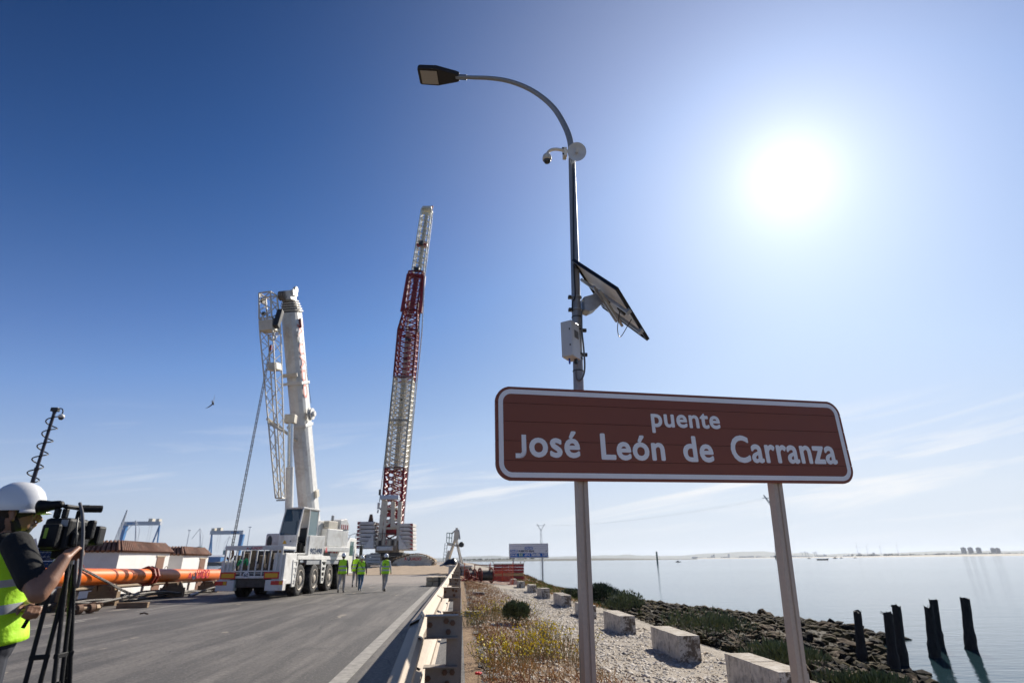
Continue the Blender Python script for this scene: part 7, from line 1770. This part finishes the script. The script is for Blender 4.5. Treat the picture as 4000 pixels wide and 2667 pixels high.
# power pylons standing in the bay
PYL = far_mat('pylon_steel', (.30, .34, .36))
def pylon(px, ytop, d, lab, wires=None):
    o = FW_(px, yh(px), d); o.z = WZ; H = FW_(px, ytop, d).z - WZ; t = thing('power_pylon', lab, 'pylon', o, -YAW)
    b = MB(); w0 = H * .115; lattice(b, (0, 0, H * .05), (0, 0, H * .35), w0, w0 * .55, w0, w0 * .55, (1, 0, 0), (0, 1, 0), 4, H * .004, H * .0025); b.build('lower_tower', PYL, t)
    b = MB(); lattice(b, (0, 0, H * .35), (0, 0, H * .82), w0 * .55, w0 * .30, w0 * .55, w0 * .3, (1, 0, 0), (0, 1, 0), 9, H * .0035, H * .0022); b.build('upper_tower', PYL, t)
    for s in (-1, 1):
        b = MB(); lattice(b, (0, 0, H * .82), (s * H * .11, 0, H * 1.0), w0 * .28, w0 * .08, w0 * .28, w0 * .1, (1, 0, 0), (0, 1, 0), 4, H * .003, H * .002); b.build('horn_arm', PYL, t)
    part('cross_arm', PYL, t, lambda b: b.bar((-H * .14, 0, H * .955), (H * .14, 0, H * .955), H * .008))
    part('platform', far_mat('pylon_deck', (.10, .14, .14)), t, lambda b: b.b2((-w0 * .65, -w0 * .65, H * .03), (w0 * .65, w0 * .65, H * .05)))
    for sx in (-1, 1):
        for sy in (-1, 1): part('pier', far_mat('pylon_deck', (.10, .14, .14)), t, lambda b: b.cyl((sx * w0 * .5, sy * w0 * .5, -2), (sx * w0 * .5, sy * w0 * .5, H * .03), H * .012, n=8))
    return o + Vector((0, 0, H * .955)), o, H
a1, _, h1 = pylon(2116, 2076, 2600, 'distant power pylon rising behind the blue and white sign')
a2, _, h2_ = pylon(3050, 1962, 1450, 'tall power pylon standing in the bay behind the right sign post')
far_end = FW_(4600, 1975, 900)
for k, off in enumerate((-14, 0, 14)):
    pts = []
    for i in range(25):
        t_ = i / 24; p = (a1 + Vector((off, 0, 0))).lerp(a2 + Vector((off, 0, 0)), t_); p.z -= 18 * 4 * t_ * (1 - t_); pts.append(p)
    b = MB(); b.tube(pts, .07, 4); o = b.build('power_line', PYL); tag(o, ['power line cable nearest between the two pylons', 'middle power line cable between the two pylons', 'farthest power line cable between the two pylons'][k], 'cable', 'power lines over the bay')
# channel marker, boats, buoys
def wpt(px, d): q = FW_(px, yh(px), d); q.z = WZ; return q
q = wpt(2567, 430); t = thing('channel_marker', 'dark green channel marker post standing in the calm bay', 'marker', q); part('post', far_mat('marker_green', (.02, .10, .09)), t, lambda b: b.cyl((0, 0, -1), (0, 0, 8.0), .62, .55, 12)); part('cap', far_mat('marker_green', (.02, .10, .09)), t, lambda b: b.cyl((0, 0, 8.01), (0, 0, 8.3), .65, .4, 12))
def boat(px, d, L, lab, cabin=True, dark=True):
    q = wpt(px, d); t = thing('small_boat', lab, 'boat', q, R(random.uniform(-30, 30)), 'boats out on the bay'); m_ = far_mat('boat_hull_dark', (.04, .06, .07)) if dark else WHITE
    part('hull', m_, t, lambda b: b.add([(-L / 2, -L * .16, .5 * L * .2), (-L / 2, L * .16, .1 * L), (L * .3, L * .17, .11 * L), (L / 2, 0, .15 * L), (L * .3, -L * .17, .11 * L), (-L * .45, -L * .1, -.4), (-L * .45, L * .1, -.4), (L * .25, L * .1, -.4), (L * .4, 0, -.4), (L * .25, -L * .1, -.4)],
         [(0, 1, 2, 3, 4), (5, 6, 7, 8, 9), (0, 1, 6, 5), (1, 2, 7, 6), (2, 3, 8, 7), (3, 4, 9, 8), (4, 0, 5, 9)]))
    if cabin: part('cabin', WHITE if not dark else m_, t, lambda b: b.b2((-L * .2, -L * .1, L * .1), (L * .1, L * .1, L * .26)))
random.seed(4)
boat(2648, 620, 5.5, 'tiny boat right of the channel marker'); boat(3212, 760, 14, 'dark low barge near the right sign post', False); boat(3262, 1500, 12, 'distant boat below the harbour skyline'); boat(3286, 1600, 10, 'distant small boat beside another near the skyline', True, False); boat(3340, 1700, 9, 'farthest small boat right of the pair'); boat(3160, 1500, 9, 'small boat left of the dark barge')
# apartment towers and low skyline on the far right shore
TOW = far_mat('tower_concrete', (.20, .165, .165)); TWD = far_mat('tower_window', (.08, .09, .11))
def tower(px, wpx, ytop, d, lab, double=False):
    q = FW_(px, yh(px), d); q.z = 3; H = FW_(px, ytop, d).z - 3; w_ = wpx * d / 2361; t = thing('apartment_tower', lab, 'tower block', q, -YAW + R(12))
    part('block', TOW, t, lambda b: b.b2((-w_ / 2, -w_ / 2, 0), (w_ / 2, w_ / 2, H * .92))); part('roof_house', TOW, t, lambda b: b.b2((-w_ * .25, -w_ * .25, H * .92), (w_ * .2, w_ * .2, H)))
    for k in range(4): part('balcony_bay', TWD, t, lambda b: b.b2((-w_ * .42 + k * w_ * .22, -w_ / 2 - .8, 4), (-w_ * .42 + k * w_ * .22 + w_ * .12, -w_ / 2 - .05, H * .88)))
    for k in range(6): part('storey_band', TOW, t, lambda b: b.b2((-w_ / 2 - .3, -w_ / 2 - 1.2, H * .1 + k * H * .13), (w_ / 2 + .3, -w_ / 2 - .82, H * .1 + k * H * .13 + 1.2)))
for px, w_, yt, lab in ((3770, 12, 2128, 'leftmost apartment tower on the far right shore'), (3797, 12, 2126, 'second apartment tower from the left on the far shore'), (3829, 12, 2124, 'third apartment tower from the left on the far shore'), (3885, 11, 2121, 'left half of the twin apartment towers on the far shore'), (3903, 12, 2120, 'right half of the twin apartment towers on the far shore')): tower(px, w_, yt, 5600, lab)
TREEF = far_mat('far_tree_mass', (.05, .065, .04))
random.seed(31)
def tree_line(name, lab, spots, d, hmin, hmax):
    b = MB()
    for px in spots:
        q = FW_(px, yh(px), d + random.uniform(0, 200)); h = random.uniform(hmin, hmax); w_ = h * random.uniform(.8, 1.6)
        for k in range(3):
            c = Vector((q.x + random.uniform(-.5, .5) * w_, q.y, 2 + h * random.uniform(.35, .75))); b.ell(c, (w_ * random.uniform(.3, .6), w_ * .5, h * random.uniform(.25, .45)), 7, 5)
    tag(b.build(name, TREEF), lab, 'trees', kind='stuff')
tree_line('far_trees', 'line of trees and roofs along the far right shore', [3330 + 670 * random.random() ** .7 for _ in range(260)] + [3700 + 300 * random.random() for _ in range(120)], 5300, 6, 22)
tree_line('marsh_trees', 'dark trees on the low marsh beyond the sign', [1800 + 280 * random.random() for _ in range(90)], 2450, 3, 8)
b = MB()
for k in range(60):
    px = random.uniform(2700, 3420); q = FW_(px, yh(px), 8800); h = random.uniform(8, 26) if random.random() < .8 else random.uniform(30, 60); w_ = random.uniform(20, 90) if h < 28 else random.uniform(5, 9); b.box((q.x, q.y, h / 2), (w_, 40, h))
for px in (3138, 3150, 3158, 3184, 3192):
    q = FW_(px, yh(px), 8500); b.bar((q.x, q.y, 0), (q.x + random.uniform(-8, 8), q.y, random.uniform(55, 85)), 5); b.bar((q.x, q.y, 50), (q.x - 30, q.y, 75), 4)
tag(b.build('far_port', far_mat('port_grey', (.25, .27, .30))), 'hazy port skyline of sheds and cranes across the bay', 'skyline', kind='stuff')
def turbine(px, ytop, d, lab):
    q = FW_(px, yh(px), d); q.z = 20; H = FW_(px, ytop, d).z - 20; t = thing('wind_turbine', lab, 'wind turbine', q, -YAW, 'wind turbines on the hills')
    part('tower', WHITE, t, lambda b: b.cyl((0, 0, 0), (0, 0, H), 3.2, 2.0, 8)); part('nacelle', WHITE, t, lambda b: b.b2((-3, -8, H), (3, 6, H + 5)))
    a0 = random.uniform(0, 2)
    for k in range(3): part('blade', WHITE, t, lambda b: b.bar((0, -9, H + 2), (cos(a0 + k * 2.094) * H * .45, -9, H + 2 + sin(a0 + k * 2.094) * H * .45), 2.6, 1))
for px, yt, lab in ((3354, 2150, 'leftmost faint wind turbine on the hills'), (3392, 2150, 'second faint wind turbine on the hills'), (3445, 2146, 'third faint wind turbine on the hills'), (3512, 2138, 'rightmost faint wind turbine on the hills')): turbine(px, yt, 9500, lab)

# ================================================================== HAZE
hz_b = MB(); hz_b.b2((-15000, -120, -6), (15000, 16500, 190)); hzo = hz_b.build('haze', [])
hm_ = bpy.data.materials.new('sea_haze'); hm_.use_nodes = True; hn = hm_.node_tree.nodes; hl = hm_.node_tree.links
hn.remove(hn['Principled BSDF']); pv = hn.new('ShaderNodeVolumePrincipled'); pv.inputs['Color'].default_value = (.80, .88, 1.0, 1); pv.inputs['Density'].default_value = HAZE; pv.inputs['Anisotropy'].default_value = 0.3
hl.new(pv.outputs[0], hn['Material Output'].inputs['Volume']); hzo.data.materials.append(hm_); hzo['kind'] = 'stuff'; hzo['label'] = 'pale sea haze over the bay'; hzo['category'] = 'haze'
